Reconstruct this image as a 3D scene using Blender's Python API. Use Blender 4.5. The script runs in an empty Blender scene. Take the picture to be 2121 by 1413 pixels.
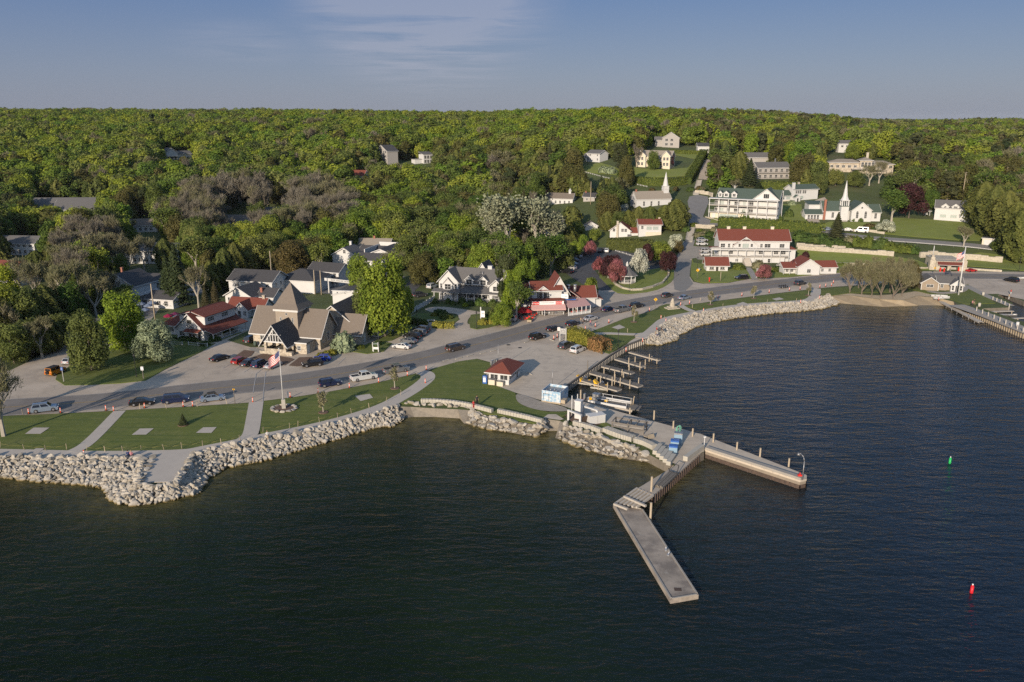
import bpy, bmesh, math, random
from mathutils import Vector, Matrix, noise, geometry
R = math.radians
SC = bpy.context.scene
COL = SC.collection
rng = random.Random(7)
# ------------------------------------------------------------------ camera
FPX, CX, CY, HORIZ = 1650.0, 1060.5, 706.5, 245.0
PITCH = math.atan((CY - HORIZ) / FPX)
CAMZ = 56.5
cd = bpy.data.cameras.new('camera'); cam = bpy.data.objects.new('camera', cd); COL.objects.link(cam)
cam.location = (0, 0, CAMZ); cam.rotation_euler = (math.pi / 2 - PITCH, 0, 0)
cd.sensor_width = 36.0; cd.lens = FPX / 2121 * 36.0; cd.clip_start = 1.0; cd.clip_end = 20000
SC.camera = cam
# ------------------------------------------------------------------ sky, sun, exposure
SUN_EL, SUN_AZ = 16.5, 205.0
w = bpy.data.worlds.new('World'); SC.world = w; w.use_nodes = True
wt = w.node_tree; wn = wt.nodes; wl = wt.links
sky = wn.new('ShaderNodeTexSky'); sky.sky_type = 'NISHITA'; sky.sun_disc = False
sky.sun_elevation = R(SUN_EL); sky.sun_rotation = R(SUN_AZ)
sky.altitude = 200; sky.air_density = 1.0; sky.dust_density = 1.0; sky.ozone_density = 2.0
bg = wn['Background']; bg.inputs[1].default_value = 0.15
# thin cirrus: noise in the direction vector flattened onto a high layer
tc = wn.new('ShaderNodeTexCoord'); sep = wn.new('ShaderNodeSeparateXYZ'); wl.new(tc.outputs['Generated'], sep.inputs[0])
def wm(op, a, b=None, c=None):
 n = wn.new('ShaderNodeMath'); n.operation = op
 for i, v in enumerate((a, b, c)):
  if v is None: continue
  if isinstance(v, (int, float)): n.inputs[i].default_value = v
  else: wl.new(v, n.inputs[i])
 return n.outputs[0]
zz = wm('MAXIMUM', sep.outputs[2], 0.02)
zc = wm('ADD', zz, 0.03)
cu = wm('DIVIDE', sep.outputs[0], zc); cv = wm('DIVIDE', sep.outputs[1], zc)
comb = wn.new('ShaderNodeCombineXYZ'); wl.new(cu, comb.inputs[0]); wl.new(cv, comb.inputs[1])
mp = wn.new('ShaderNodeMapping'); wl.new(comb.outputs[0], mp.inputs[0]); mp.inputs['Rotation'].default_value = (0, 0, R(28)); mp.inputs['Scale'].default_value = (0.8, 1.1, 1); mp.inputs['Location'].default_value = (1.3, 0.4, 0)
n1 = wn.new('ShaderNodeTexNoise'); n1.inputs['Scale'].default_value = 1.0; n1.inputs['Detail'].default_value = 9; n1.inputs['Roughness'].default_value = 0.62; n1.inputs['Distortion'].default_value = 0.6
wl.new(mp.outputs[0], n1.inputs['Vector'])
# the one cloud bank stands a little left of north, high up
def blob(x0, z0, rx, rz):
 ex = wm('DIVIDE', wm('SUBTRACT', sep.outputs[0], x0), rx); ez = wm('DIVIDE', wm('SUBTRACT', sep.outputs[2], z0), rz)
 return wm('MAXIMUM', wm('SUBTRACT', 1.0, wm('ADD', wm('MULTIPLY', ex, ex), wm('MULTIPLY', ez, ez))), 0.0)
mask = wm('MAXIMUM', wm('MAXIMUM', blob(-0.10, 0.13, 0.18, 0.12), wm('MULTIPLY', blob(-0.30, 0.082, 0.10, 0.03), 0.45)), wm('MULTIPLY', blob(-0.60, 0.085, 0.06, 0.02), 0.6))
cl = wm('MULTIPLY', wm('POWER', mask, 1.8), wm('MULTIPLY', wm('MAXIMUM', wm('SUBTRACT', n1.outputs['Fac'], 0.34), 0.0), 3.4))
cl = wm('MINIMUM', wm('MAXIMUM', cl, 0.0), 0.42)
# dusty evening air low over the land: grey lilac at the horizon, clear blue a few degrees up
ramp = wn.new('ShaderNodeValToRGB'); wl.new(wm('DIVIDE', sep.outputs[2], 0.2), ramp.inputs[0])
cr = ramp.color_ramp; cr.elements[0].position = 0.0; cr.elements[0].color = (1.18, 1.32, 1.78, 1); cr.elements[1].position = 1.0; cr.elements[1].color = (0.30, 0.60, 1.55, 1)
e_ = cr.elements.new(0.25); e_.color = (0.96, 1.17, 1.80, 1); e_ = cr.elements.new(0.7); e_.color = (0.50, 0.84, 1.80, 1)
tint = wn.new('ShaderNodeMixRGB'); wl.new(wm('MINIMUM', wm('MAXIMUM', wm('MULTIPLY', wm('SUBTRACT', 0.42, sep.outputs[2]), 4.0), 0.0), 0.9), tint.inputs[0])
wl.new(sky.outputs[0], tint.inputs[1]); wl.new(ramp.outputs[0], tint.inputs[2])
mixc = wn.new('ShaderNodeMixRGB'); wl.new(cl, mixc.inputs[0]); wl.new(tint.outputs[0], mixc.inputs[1]); mixc.inputs[2].default_value = (2.3, 2.35, 2.8, 1)
wl.new(mixc.outputs[0], bg.inputs[0])
sd = bpy.data.lights.new('sun', 'SUN'); sd.energy = 4.6; sd.angle = R(0.55); sd.color = (1.0, 0.85, 0.68)
so = bpy.data.objects.new('sun', sd); COL.objects.link(so)
so.rotation_euler = (R(90 - SUN_EL), 0, R(180 - SUN_AZ))
so.location = (-100, -200, 150)
SC.view_settings.view_transform = 'Standard'; SC.view_settings.look = 'None'; SC.view_settings.exposure = 0.35; SC.view_settings.gamma = 1.0
SC.render.engine = 'CYCLES'
SC.cycles.max_bounces = 5; SC.cycles.diffuse_bounces = 2; SC.cycles.glossy_bounces = 2; SC.cycles.transmission_bounces = 2; SC.cycles.transparent_max_bounces = 4
SC.cycles.use_adaptive_sampling = True; SC.cycles.adaptive_threshold = 0.01
SC.cycles.use_denoising = False; SC.cycles.sample_clamp_indirect = 4.0
# ------------------------------------------------------------------ terrain
LAND = 1.5
PROF = [(0, 1.5), (14, 4.6), (45, 8.6), (100, 15), (170, 25), (260, 36), (400, 46), (700, 50), (9000, 52)]
def smooth(t):
 t = max(0.0, min(1.0, t)); return t * t * (3 - 2 * t)
def shore_s(x):
 return 312 + 118 * smooth((90 - x) / 140.0)
def prof0(d):
 for (a, za), (b, zb) in zip(PROF, PROF[1:]):
  if d < b: return za + (zb - za) * (d - a) / (b - a)
 return 52.0
def H(x, y):
 d = y - shore_s(x)
 if d <= -8: return LAND
 z = 0.0
 for k, wgt in ((-8, .1), (-4, .2), (0, .4), (4, .2), (8, .1)):
  dd = d + k
  z += wgt * (LAND if dd <= 0 else prof0(dd))
 cap = 1.0 - 0.26 * smooth((x / max(y, 1.0) - 0.12) / 0.4) * smooth((d - 120) / 300.0)
 if d > 180:
  z += 9.0 * smooth((d - 180) / 300.0) * noise.noise(Vector((x * 0.0045, y * 0.003, 3.1)))
 return LAND + (z - LAND) * cap
SP, CP = math.sin(PITCH), math.cos(PITCH)
def ray(px, py):
 u = (px - CX) / FPX; v = (py - CY) / FPX
 return Vector((u, CP - v * SP, -(SP + v * CP)))
def P(px, py, z=None):
 """the place on the ground (or on the level z) that lies in the direction of a picture point"""
 d = ray(px, py)
 if z is not None:
  t = (z - CAMZ) / d.z; return Vector((d.x * t, d.y * t, z))
 t = (LAND - CAMZ) / d.z if d.z < 0 else 3000.0
 x, y = d.x * t, d.y * t
 if 0 < y <= shore_s(x) - 9: return Vector((x, y, LAND))
 t = 250.0; prev = t
 while t < 4000:
  if CAMZ + d.z * t <= H(d.x * t, d.y * t): break
  prev = t; t += 4.0
 lo, hi = prev, t
 for _ in range(14):
  m = (lo + hi) / 2
  if CAMZ + d.z * m <= H(d.x * m, d.y * m): hi = m
  else: lo = m
 return Vector((d.x * hi, d.y * hi, H(d.x * hi, d.y * hi)))
def proj(p):
 y = p[1] * CP - (p[2] - CAMZ) * SP; v = -p[1] * SP - (p[2] - CAMZ) * CP
 return (CX + FPX * p[0] / y, CY + FPX * v / y, y)
# ------------------------------------------------------------------ materials
def new_mat(name):
 m = bpy.data.materials.new(name); m.use_nodes = True
 return m, m.node_tree.nodes, m.node_tree.links, m.node_tree.nodes['Principled BSDF']
def c4(c): return (c[0], c[1], c[2], 1.0)
def mat(name, c, rough=0.7, c2=None, scale=1.0, detail=4, bump=0.0, bscale=None, spec=0.3, metal=0.0, world=False, contrast=1.0, kind='noise'):
 m, n, l, p = new_mat(name)
 p.inputs['Roughness'].default_value = rough; p.inputs['Specular IOR Level'].default_value = spec; p.inputs['Metallic'].default_value = metal
 if c2 is None: c2 = tuple(x * 0.82 for x in c)
 if world:
  g = n.new('ShaderNodeNewGeometry'); vec = g.outputs['Position']
 else:
  t = n.new('ShaderNodeTexCoord'); vec = t.outputs['Object']
 if kind == 'noise':
  t1 = n.new('ShaderNodeTexNoise'); t1.inputs['Scale'].default_value = scale; t1.inputs['Detail'].default_value = detail; t1.inputs['Roughness'].default_value = 0.6; fac = t1.outputs['Fac']
 else:
  t1 = n.new('ShaderNodeTexVoronoi'); t1.inputs['Scale'].default_value = scale
  s_ = n.new('ShaderNodeSeparateColor'); l.new(t1.outputs['Color'], s_.inputs[0]); fac = s_.outputs[0]
 l.new(vec, t1.inputs['Vector'])
 r = n.new('ShaderNodeMapRange'); r.inputs[1].default_value = 0.5 - 0.28 / contrast; r.inputs[2].default_value = 0.5 + 0.28 / contrast
 if kind != 'noise': r.inputs[1].default_value = 0; r.inputs[2].default_value = 1
 l.new(fac, r.inputs[0])
 mx = n.new('ShaderNodeMixRGB'); mx.inputs[1].default_value = c4(c); mx.inputs[2].default_value = c4(c2); l.new(r.outputs[0], mx.inputs[0])
 l.new(mx.outputs[0], p.inputs['Base Color'])
 if bump:
  t2 = n.new('ShaderNodeTexNoise'); t2.inputs['Scale'].default_value = bscale or scale * 4; t2.inputs['Detail'].default_value = 3; l.new(vec, t2.inputs['Vector'])
  b = n.new('ShaderNodeBump'); b.inputs['Strength'].default_value = 0.6; b.inputs['Distance'].default_value = bump; l.new(t2.outputs['Fac'], b.inputs['Height']); l.new(b.outputs[0], p.inputs['Normal'])
 return m
def add_layer(m, c, scale, lo, hi, amount, world=True, stretch=None, kind='noise', detail=5):
 """a second pattern (stains, wear, seams) over a material's colour"""
 n = m.node_tree.nodes; l = m.node_tree.links; p = n['Principled BSDF']
 src = p.inputs['Base Color'].links[0].from_socket
 if world: vec = n.new('ShaderNodeNewGeometry').outputs['Position']
 else: vec = n.new('ShaderNodeTexCoord').outputs['Object']
 if stretch:
  mp = n.new('ShaderNodeMapping'); mp.inputs['Rotation'].default_value = (0, 0, stretch[0]); mp.inputs['Scale'].default_value = stretch[1]; l.new(vec, mp.inputs[0]); vec = mp.outputs[0]
 if kind == 'crack':
  t = n.new('ShaderNodeTexVoronoi'); t.feature = 'DISTANCE_TO_EDGE'; fac = t.outputs['Distance']
  nz = n.new('ShaderNodeTexNoise'); nz.inputs['Scale'].default_value = scale * 2; nz.inputs['Detail'].default_value = 6; l.new(vec, nz.inputs['Vector'])
  ad = n.new('ShaderNodeMixRGB'); ad.blend_type = 'ADD'; ad.inputs[0].default_value = 1.6 / scale; l.new(vec, ad.inputs[1]); l.new(nz.outputs['Color'], ad.inputs[2]); vec = ad.outputs[0]
 elif kind == 'brick':
  t = n.new('ShaderNodeTexBrick'); t.inputs['Color1'].default_value = (0, 0, 0, 1); t.inputs['Color2'].default_value = (0.35, .35, .35, 1); t.inputs['Mortar'].default_value = (1, 1, 1, 1); t.inputs['Mortar Size'].default_value = 0.012; fac = t.outputs['Color']
 else:
  t = n.new('ShaderNodeTexNoise'); t.inputs['Detail'].default_value = detail; t.inputs['Roughness'].default_value = 0.6; fac = t.outputs['Fac']
 t.inputs['Scale'].default_value = scale; l.new(vec, t.inputs['Vector'])
 r = n.new('ShaderNodeMapRange'); r.inputs[1].default_value = hi if kind == 'crack' else lo; r.inputs[2].default_value = lo if kind == 'crack' else hi; r.inputs[4].default_value = amount; l.new(fac, r.inputs[0])
 mx = n.new('ShaderNodeMixRGB'); l.new(r.outputs[0], mx.inputs[0]); l.new(src, mx.inputs[1]); mx.inputs[2].default_value = c4(c); l.new(mx.outputs[0], p.inputs['Base Color'])
 return m
M = {}
M['white'] = mat('white_paint', (0.54, 0.535, 0.515), 0.6, (0.48, 0.475, 0.46), 0.8)
M['cream'] = mat('cream_paint', (0.62, 0.55, 0.42), 0.7, (0.52, 0.46, 0.36), 0.8)
M['stone'] = mat('field_stone', (0.48, 0.42, 0.33), 0.85, (0.28, 0.235, 0.18), 2.6, bump=0.05, kind='voronoi')
M['limestone'] = mat('limestone', (0.50, 0.45, 0.36), 0.85, (0.30, 0.26, 0.20), 1.6, bump=0.08, contrast=1.3)
M['brownwall'] = mat('stucco_brown', (0.29, 0.245, 0.195), 0.85, (0.25, 0.21, 0.165), 2)
M['greywall'] = mat('grey_siding', (0.36, 0.34, 0.31), 0.8, (0.30, 0.28, 0.26), 2)
M['shake'] = mat('shake_siding', (0.31, 0.255, 0.19), 0.85, (0.23, 0.185, 0.14), 4)
def roofmat(name, c):
 m = mat(name, c, 0.85, tuple(x * 0.75 for x in c), 3.0, 6, 0.02, 6)
 return add_layer(m, tuple(x * 0.55 for x in c), 2.2, 0.15, 1.0, 0.55, world=False, kind='brick')
M['red'] = roofmat('red_shingle', (0.185, 0.055, 0.037))
M['grey'] = roofmat('grey_shingle', (0.135, 0.13, 0.125))
M['dark'] = roofmat('dark_shingle', (0.07, 0.068, 0.07))
M['green'] = roofmat('green_shingle', (0.075, 0.105, 0.085))
M['brown'] = roofmat('brown_shake', (0.19, 0.158, 0.128))
M['tan'] = roofmat('tan_shingle', (0.30, 0.26, 0.21))
M['brick'] = mat('chimney_brick', (0.33, 0.14, 0.09), 0.85, (0.24, 0.1, 0.07), 8)
M['glass'] = mat('window_glass', (0.025, 0.028, 0.03), 0.12, (0.05, 0.05, 0.05), 1.2, spec=0.6)
M['blind'] = mat('window_blind', (0.33, 0.38, 0.34), 0.35, (0.28, 0.32, 0.30), 1.2, spec=0.5)
M['door_d'] = mat('dark_door', (0.05, 0.045, 0.04), 0.5)
M['shutter'] = mat('dark_shutter', (0.05, 0.055, 0.05), 0.6)
M['wood'] = mat('grey_wood', (0.19, 0.17, 0.145), 0.85, (0.12, 0.108, 0.09), 3, bump=0.02)
M['paleplank'] = mat('pale_plank', (0.42, 0.38, 0.32), 0.85, (0.32, 0.29, 0.25), 3)
M['pile'] = mat('pile_wood', (0.42, 0.34, 0.24), 0.85, (0.3, 0.25, 0.18), 3)
M['rust'] = mat('rusty_steel', (0.055, 0.042, 0.036), 0.8, (0.11, 0.075, 0.055), 2)
M['metal'] = mat('grey_metal', (0.33, 0.33, 0.33), 0.45, metal=0.6)
M['black'] = mat('black_paint', (0.03, 0.03, 0.032), 0.5)
M['concrete'] = mat('concrete', (0.34, 0.315, 0.275), 0.85, (0.26, 0.24, 0.21), 0.35, 8, world=True, bump=0.01, bscale=8)
M['block'] = mat('concrete_block', (0.44, 0.41, 0.35), 0.85, (0.33, 0.31, 0.26), 1.2, 6, bump=0.02)
M['walk'] = mat('sidewalk_concrete', (0.47, 0.42, 0.355), 0.8, (0.41, 0.365, 0.31), 0.5, 6, world=True)
M['awning'] = mat('striped_awning', (0.50, 0.30, 0.27), 0.8, (0.45, 0.27, 0.25), 2)
M['canvas_red'] = mat('red_canvas', (0.60, 0.03, 0.02), 0.7)
M['signred'] = mat('sign_red', (0.60, 0.03, 0.02), 0.5)
M['signwhite'] = mat('sign_white', (0.80, 0.80, 0.78), 0.5)
M['orange'] = mat('safety_orange', (0.80, 0.12, 0.03), 0.5)
M['yellow'] = mat('yellow_paint', (0.75, 0.42, 0.02), 0.45)
M['blue'] = mat('blue_plastic', (0.04, 0.12, 0.38), 0.4)
M['mulch'] = mat('mulch', (0.10, 0.065, 0.045), 0.95, (0.17, 0.11, 0.08), 3, world=True)
# ------------------------------------------------------------------ mesh helpers
class MB:
 def __init__(s): s.v = []; s.f = []; s.mi = []; s.mats = []; s.cur = 0; s.sm = []
 def mat(s, m):
  if m not in s.mats: s.mats.append(m)
  s.cur = s.mats.index(m); return s
 def face(s, *idx, smooth=False): s.f.append(idx); s.mi.append(s.cur); s.sm.append(smooth)
 def poly(s, pts, smooth=False):
  b = len(s.v); s.v += [tuple(p) for p in pts]; s.face(*range(b, b + len(pts)), smooth=smooth)
 def hexa(s, p):
  b = len(s.v); s.v += [tuple(q) for q in p]
  for q in ((0, 3, 2, 1), (4, 5, 6, 7), (0, 1, 5, 4), (1, 2, 6, 5), (2, 3, 7, 6), (3, 0, 4, 7)): s.face(*[b + i for i in q])
  return s
 def box(s, x0, x1, y0, y1, z0, z1):
  return s.hexa([(x0, y0, z0), (x1, y0, z0), (x1, y1, z0), (x0, y1, z0), (x0, y0, z1), (x1, y0, z1), (x1, y1, z1), (x0, y1, z1)])
 def obox(s, c, L, Wd, z0, z1, a):
  ux, uy = math.cos(a), math.sin(a); q = []
  for z in (z0, z1):
   for i, j in ((-1, -1), (1, -1), (1, 1), (-1, 1)):
    q.append((c[0] + ux * L / 2 * i - uy * Wd / 2 * j, c[1] + uy * L / 2 * i + ux * Wd / 2 * j, z))
  return s.hexa(q)
 def cyl(s, a, b, r0, r1=None, n=8, caps=True, smooth=True):
  if r1 is None: r1 = r0
  a = Vector(a); b = Vector(b); d = (b - a)
  if d.length < 1e-6: return s
  d.normalize(); t = Vector((0, 0, 1)) if abs(d.z) < 0.9 else Vector((1, 0, 0))
  u = d.cross(t).normalized(); v = d.cross(u)
  k = len(s.v)
  for c, r in ((a, r0), (b, r1)):
   for i in range(n):
    an = 2 * math.pi * i / n; s.v.append(tuple(c + (u * math.cos(an) + v * math.sin(an)) * r))
  for i in range(n):
   j = (i + 1) % n; s.face(k + i, k + n + i, k + n + j, k + j, smooth=smooth)
  if caps:
   s.face(*[k + i for i in range(n)]); s.face(*[k + n + i for i in reversed(range(n))])
  return s
 def tube(s, pts, r, n=6):
  for a, b in zip(pts, pts[1:]): s.cyl(a, b, r, r, n)
  return s
 def prism(s, pts, z0, z1):
  k = len(s.v); n = len(pts)
  for z in (z0, z1):
   for p in pts: s.v.append((p[0], p[1], z))
  area = sum(pts[i][0] * pts[(i + 1) % n][1] - pts[(i + 1) % n][0] * pts[i][1] for i in range(n))
  o = list(range(n)) if area > 0 else list(reversed(range(n)))
  s.face(*[k + n + i for i in o]); s.face(*[k + i for i in reversed(o)])
  for a in range(n):
   i, j = o[a], o[(a + 1) % n]; s.face(k + i, k + j, k + n + j, k + n + i)
  return s
 def mesh(s, name):
  me = bpy.data.meshes.new(name); me.from_pydata(s.v, [], s.f)
  for m in s.mats: me.materials.append(m)
  if len(s.mats) > 1: me.polygons.foreach_set('material_index', s.mi)
  if any(s.sm): me.polygons.foreach_set('use_smooth', s.sm)
  me.update(); return me
 def build(s, name, m=None, parent=None, loc=None, **kw):
  if m is not None and not s.mats: s.mats = [m]
  o = bpy.data.objects.new(name, s.mesh(name)); COL.objects.link(o)
  if parent is not None: o.parent = parent
  if loc is not None: o.location = loc
  tag(o, **kw); return o
def tag(o, label=None, cat=None, group=None, kind=None):
 if label: o['label'] = label
 if cat: o['category'] = cat
 if group: o['group'] = group
 if kind: o['kind'] = kind
 return o
def empty(name, loc, rz=0.0, **kw):
 o = bpy.data.objects.new(name, None); COL.objects.link(o); o.location = loc; o.rotation_euler = (0, 0, rz); o.empty_display_size = 0.5
 tag(o, **kw); return o
def copy_tree(o, parent=None):
 c = o.copy(); COL.objects.link(c); c.parent = parent
 for ch in CH.get(o.name) or [x for x in o.children]: copy_tree(ch, c)
 return c
CH = {}
def catmull(pts, n=4, closed=False):
 out = []; N = len(pts)
 rngi = range(N) if closed else range(N - 1)
 for i in rngi:
  p = [pts[(i + k) % N] if closed else pts[max(0, min(N - 1, i + k))] for k in (-1, 0, 1, 2)]
  for j in range(n):
   t = j / n
   out.append(tuple(0.5 * (2 * p[1][c] + (-p[0][c] + p[2][c]) * t + (2 * p[0][c] - 5 * p[1][c] + 4 * p[2][c] - p[3][c]) * t * t + (-p[0][c] + 3 * p[1][c] - 3 * p[2][c] + p[3][c]) * t ** 3) for c in range(2)))
 if not closed: out.append(tuple(pts[-1][:2]))
 return out
def in_poly(x, y, poly):
 c = False; j = len(poly) - 1
 for i in range(len(poly)):
  xi, yi = poly[i][0], poly[i][1]; xj, yj = poly[j][0], poly[j][1]
  if (yi > y) != (yj > y) and x < (xj - xi) * (y - yi) / (yj - yi) + xi: c = not c
  j = i
 return c
SHEETS = []   # ground areas kept free of woods (world outlines)
def densify(w_, step=6.0):
 out = []
 for i in range(len(w_)):
  a = w_[i]; b = w_[(i + 1) % len(w_)]; L = math.hypot(b[0] - a[0], b[1] - a[1]); n = max(1, int(L / step))
  for k in range(n): out.append((a[0] + (b[0] - a[0]) * k / n, a[1] + (b[1] - a[1]) * k / n))
 return out
def sheet_w(name, poly, m, off, curb=0.0, grid=5.0, kind='structure', keep=True, **kw):
 """a sheet laid over the ground inside a world outline"""
 if keep: SHEETS.append(poly)
 hill = any(y > shore_s(x) - 9 for x, y in poly)
 pts = densify(poly, grid) if hill else list(poly)
 inner = []
 if hill:
  xs = [p[0] for p in pts]; ys = [p[1] for p in pts]
  y = min(ys) + grid / 2
  while y < max(ys):
   x = min(xs) + grid / 2
   while x < max(xs):
    if y > shore_s(x) - 12 and in_poly(x, y, pts): inner.append((x, y))
    x += grid
   y += grid
 n = len(pts)
 vin = [Vector(p) for p in pts + inner]
 res = geometry.delaunay_2d_cdt(vin, [(i, (i + 1) % n) for i in range(n)], [], 0, 1e-4)
 vo, eo, fo = res[0], res[1], res[2]
 mb = MB(); mb.v = [(p.x, p.y, H(p.x, p.y) + off) for p in vo]
 cnt = {}
 for f in fo:
  cx_ = sum(vo[i].x for i in f) / len(f); cy_ = sum(vo[i].y for i in f) / len(f)
  if not in_poly(cx_, cy_, pts): continue
  a = vo[f[0]]; b = vo[f[1]]; c = vo[f[2]]
  if (b.x - a.x) * (c.y - a.y) - (b.y - a.y) * (c.x - a.x) < 0: f = list(reversed(f))
  mb.face(*f)
  for i in range(len(f)):
   e = (f[i], f[(i + 1) % len(f)]); cnt[e] = 1
 if curb:
  base = len(mb.v)
  mb.v += [(p.x, p.y, H(p.x, p.y) + off - curb) for p in vo]
  for (i, j) in cnt:
   if (j, i) not in cnt: mb.face(i, i + base, j + base, j)
 return mb.build(name, m, None, kind=kind, **kw)
def sheet(name, px, m, off, smoothn=0, **kw):
 if smoothn: px = catmull(px, smoothn, closed=True)
 return sheet_w(name, [tuple(P(a, b)[:2]) for a, b in px], m, off, **kw)
def ribbon(line, wd, closed=False):
 """outline of a band of width wd along a world polyline"""
 L = []; Rr = []; N = len(line)
 for i, p in enumerate(line):
  a = line[max(0, i - 1)]; b = line[min(N - 1, i + 1)]
  dx, dy = b[0] - a[0], b[1] - a[1]; l_ = math.hypot(dx, dy) or 1
  L.append((p[0] - dy / l_ * wd / 2, p[1] + dx / l_ * wd / 2)); Rr.append((p[0] + dy / l_ * wd / 2, p[1] - dx / l_ * wd / 2))
 return L + Rr[::-1]
def strip_sheet(name, line, wd, m, off, kind='structure', keep=False, dash=None, **kw):
 """a narrow band draped along a polyline as quads (markings, paths)"""
 mb = MB(); pts = densify_line(line, 3.0)
 if keep: SHEETS.append(ribbon(line, wd))
 N = len(pts); LR = []
 for i, p in enumerate(pts):
  a = pts[max(0, i - 1)]; b = pts[min(N - 1, i + 1)]
  dx, dy = b[0] - a[0], b[1] - a[1]; l_ = math.hypot(dx, dy) or 1
  q = []
  for s_ in (1, -1):
   x, y = p[0] - s_ * dy / l_ * wd / 2, p[1] + s_ * dx / l_ * wd / 2
   q.append((x, y, H(x, y) + off))
  LR.append(q)
 for i, (a, b) in enumerate(LR): mb.v += [a, b]
 for i in range(N - 1):
  if dash and (i % dash[0]) >= dash[1]: continue
  mb.face(2 * i + 1, 2 * i + 3, 2 * i + 2, 2 * i)
 return mb.build(name, m, None, kind=kind, **kw)
def densify_line(line, step):
 out = []
 for a, b in zip(line, line[1:]):
  L = math.hypot(b[0] - a[0], b[1] - a[1]); n = max(1, int(L / step))
  for k in range(n): out.append((a[0] + (b[0] - a[0]) * k / n, a[1] + (b[1] - a[1]) * k / n))
 out.append(tuple(line[-1][:2])); return out
def PW(pxs, z=None): return [tuple(P(a, b, z)[:2]) for a, b in pxs]
import numpy as np
# ------------------------------------------------------------------ coast (top of bank | waterline), picture points turned into places
BANK = [  # (top px), (waterline px), kind
 ((-420,948),(-420,1010),'r'),((-200,945),(-200,998),'r'),((0,947),(0,988),'r'),((90,948),(90,998),'r'),((180,948),(180,1002),'r'),((245,950),(222,1010),'r'),
 ((300,952),(226,1028),'r'),((290,1006),(250,1043),'r'),((325,1009),(295,1047),'r'),((364,1004),(355,1036),'r'),((384,968),(410,1020),'r'),((398,944),(428,992),'r'),
 ((440,931),(470,968),'r'),((500,920),(540,955),'r'),((560,910),(600,938),'r'),((640,892),(690,912),'r'),((720,872),(770,888),'r'),((790,853),(815,882),'r'),((822,842),(838,866),'r'),
 ((850,843),(858,864),'b'),((900,846),(905,864),'b'),((948,848),(952,867),'b'),((975,850),(962,878),'s'),
 ((1010,862),(1010,889),'s'),((1060,872),(1060,897),'s'),((1108,880),(1108,905),'s'),((1123,884),(1121,898),'s'),
 ((1130,868),(1131,893),'n'),((1160,872),(1158,893),'n'),
 ((1172,878),(1150,908),'s'),((1210,893),(1190,922),'s'),((1262,910),(1240,940),'s'),((1310,925),(1290,950),'s'),((1345,942),(1342,958),'s')]
COAST1 = [(P(a, b, LAND), P(c, d, 0.0), k) for (a, b), (c, d), k in BANK]
WALL1 = [(1376,958),(1400,966),(1459,936),(1449,899),(1155,818),(1166,804),(1213,771),(1262,737),(1300,714),(1337,700)]
WALL1 = [P(a, b, LAND) for a, b in WALL1]
BANK2 = [((1340,701),(1340,714),'r'),((1361,690),(1366,715),'r'),((1376,670),(1402,703),'r'),((1388,664),(1406,693),'r'),((1421.6,656),(1450,674),'r'),((1461,647),(1489,665),'r'),((1518,639),(1546,656),'r'),
 ((1574,633),(1603,649),'r'),((1631,629),(1659,645),'r'),((1682,626),(1702,640),'r'),((1698,617),(1728,632),'r'),
 ((1716,612),(1737,628),'b'),((1760,612),(1770,631),'b'),((1820,620),(1830,636),'b'),((1870,622),(1875,634),'b'),((1900,613),(1903,633),'b'),((1940,617),(1944,633),'n'),((1975,625),(1978,637),'s')]
COAST2 = [(P(a, b, LAND), P(c, d, 0.0), k) for (a, b), (c, d), k in BANK2]
WALL2 = [P(a, b, LAND) for a, b in [(1987,634),(2050,660),(2121,690),(2200,724),(2300,770),(2420,770),(2200,696),(2121,667),(2035,639),(2092,637),(2098,628),(2066,612),(2080,608),(2121,624),(2180,640),(2600,760)]]
coastT = [c[0] for c in COAST1] + WALL1 + [c[0] for c in COAST2] + WALL2
coastW = [c[1] for c in COAST1] + WALL1 + [c[1] for c in COAST2] + WALL2
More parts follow.
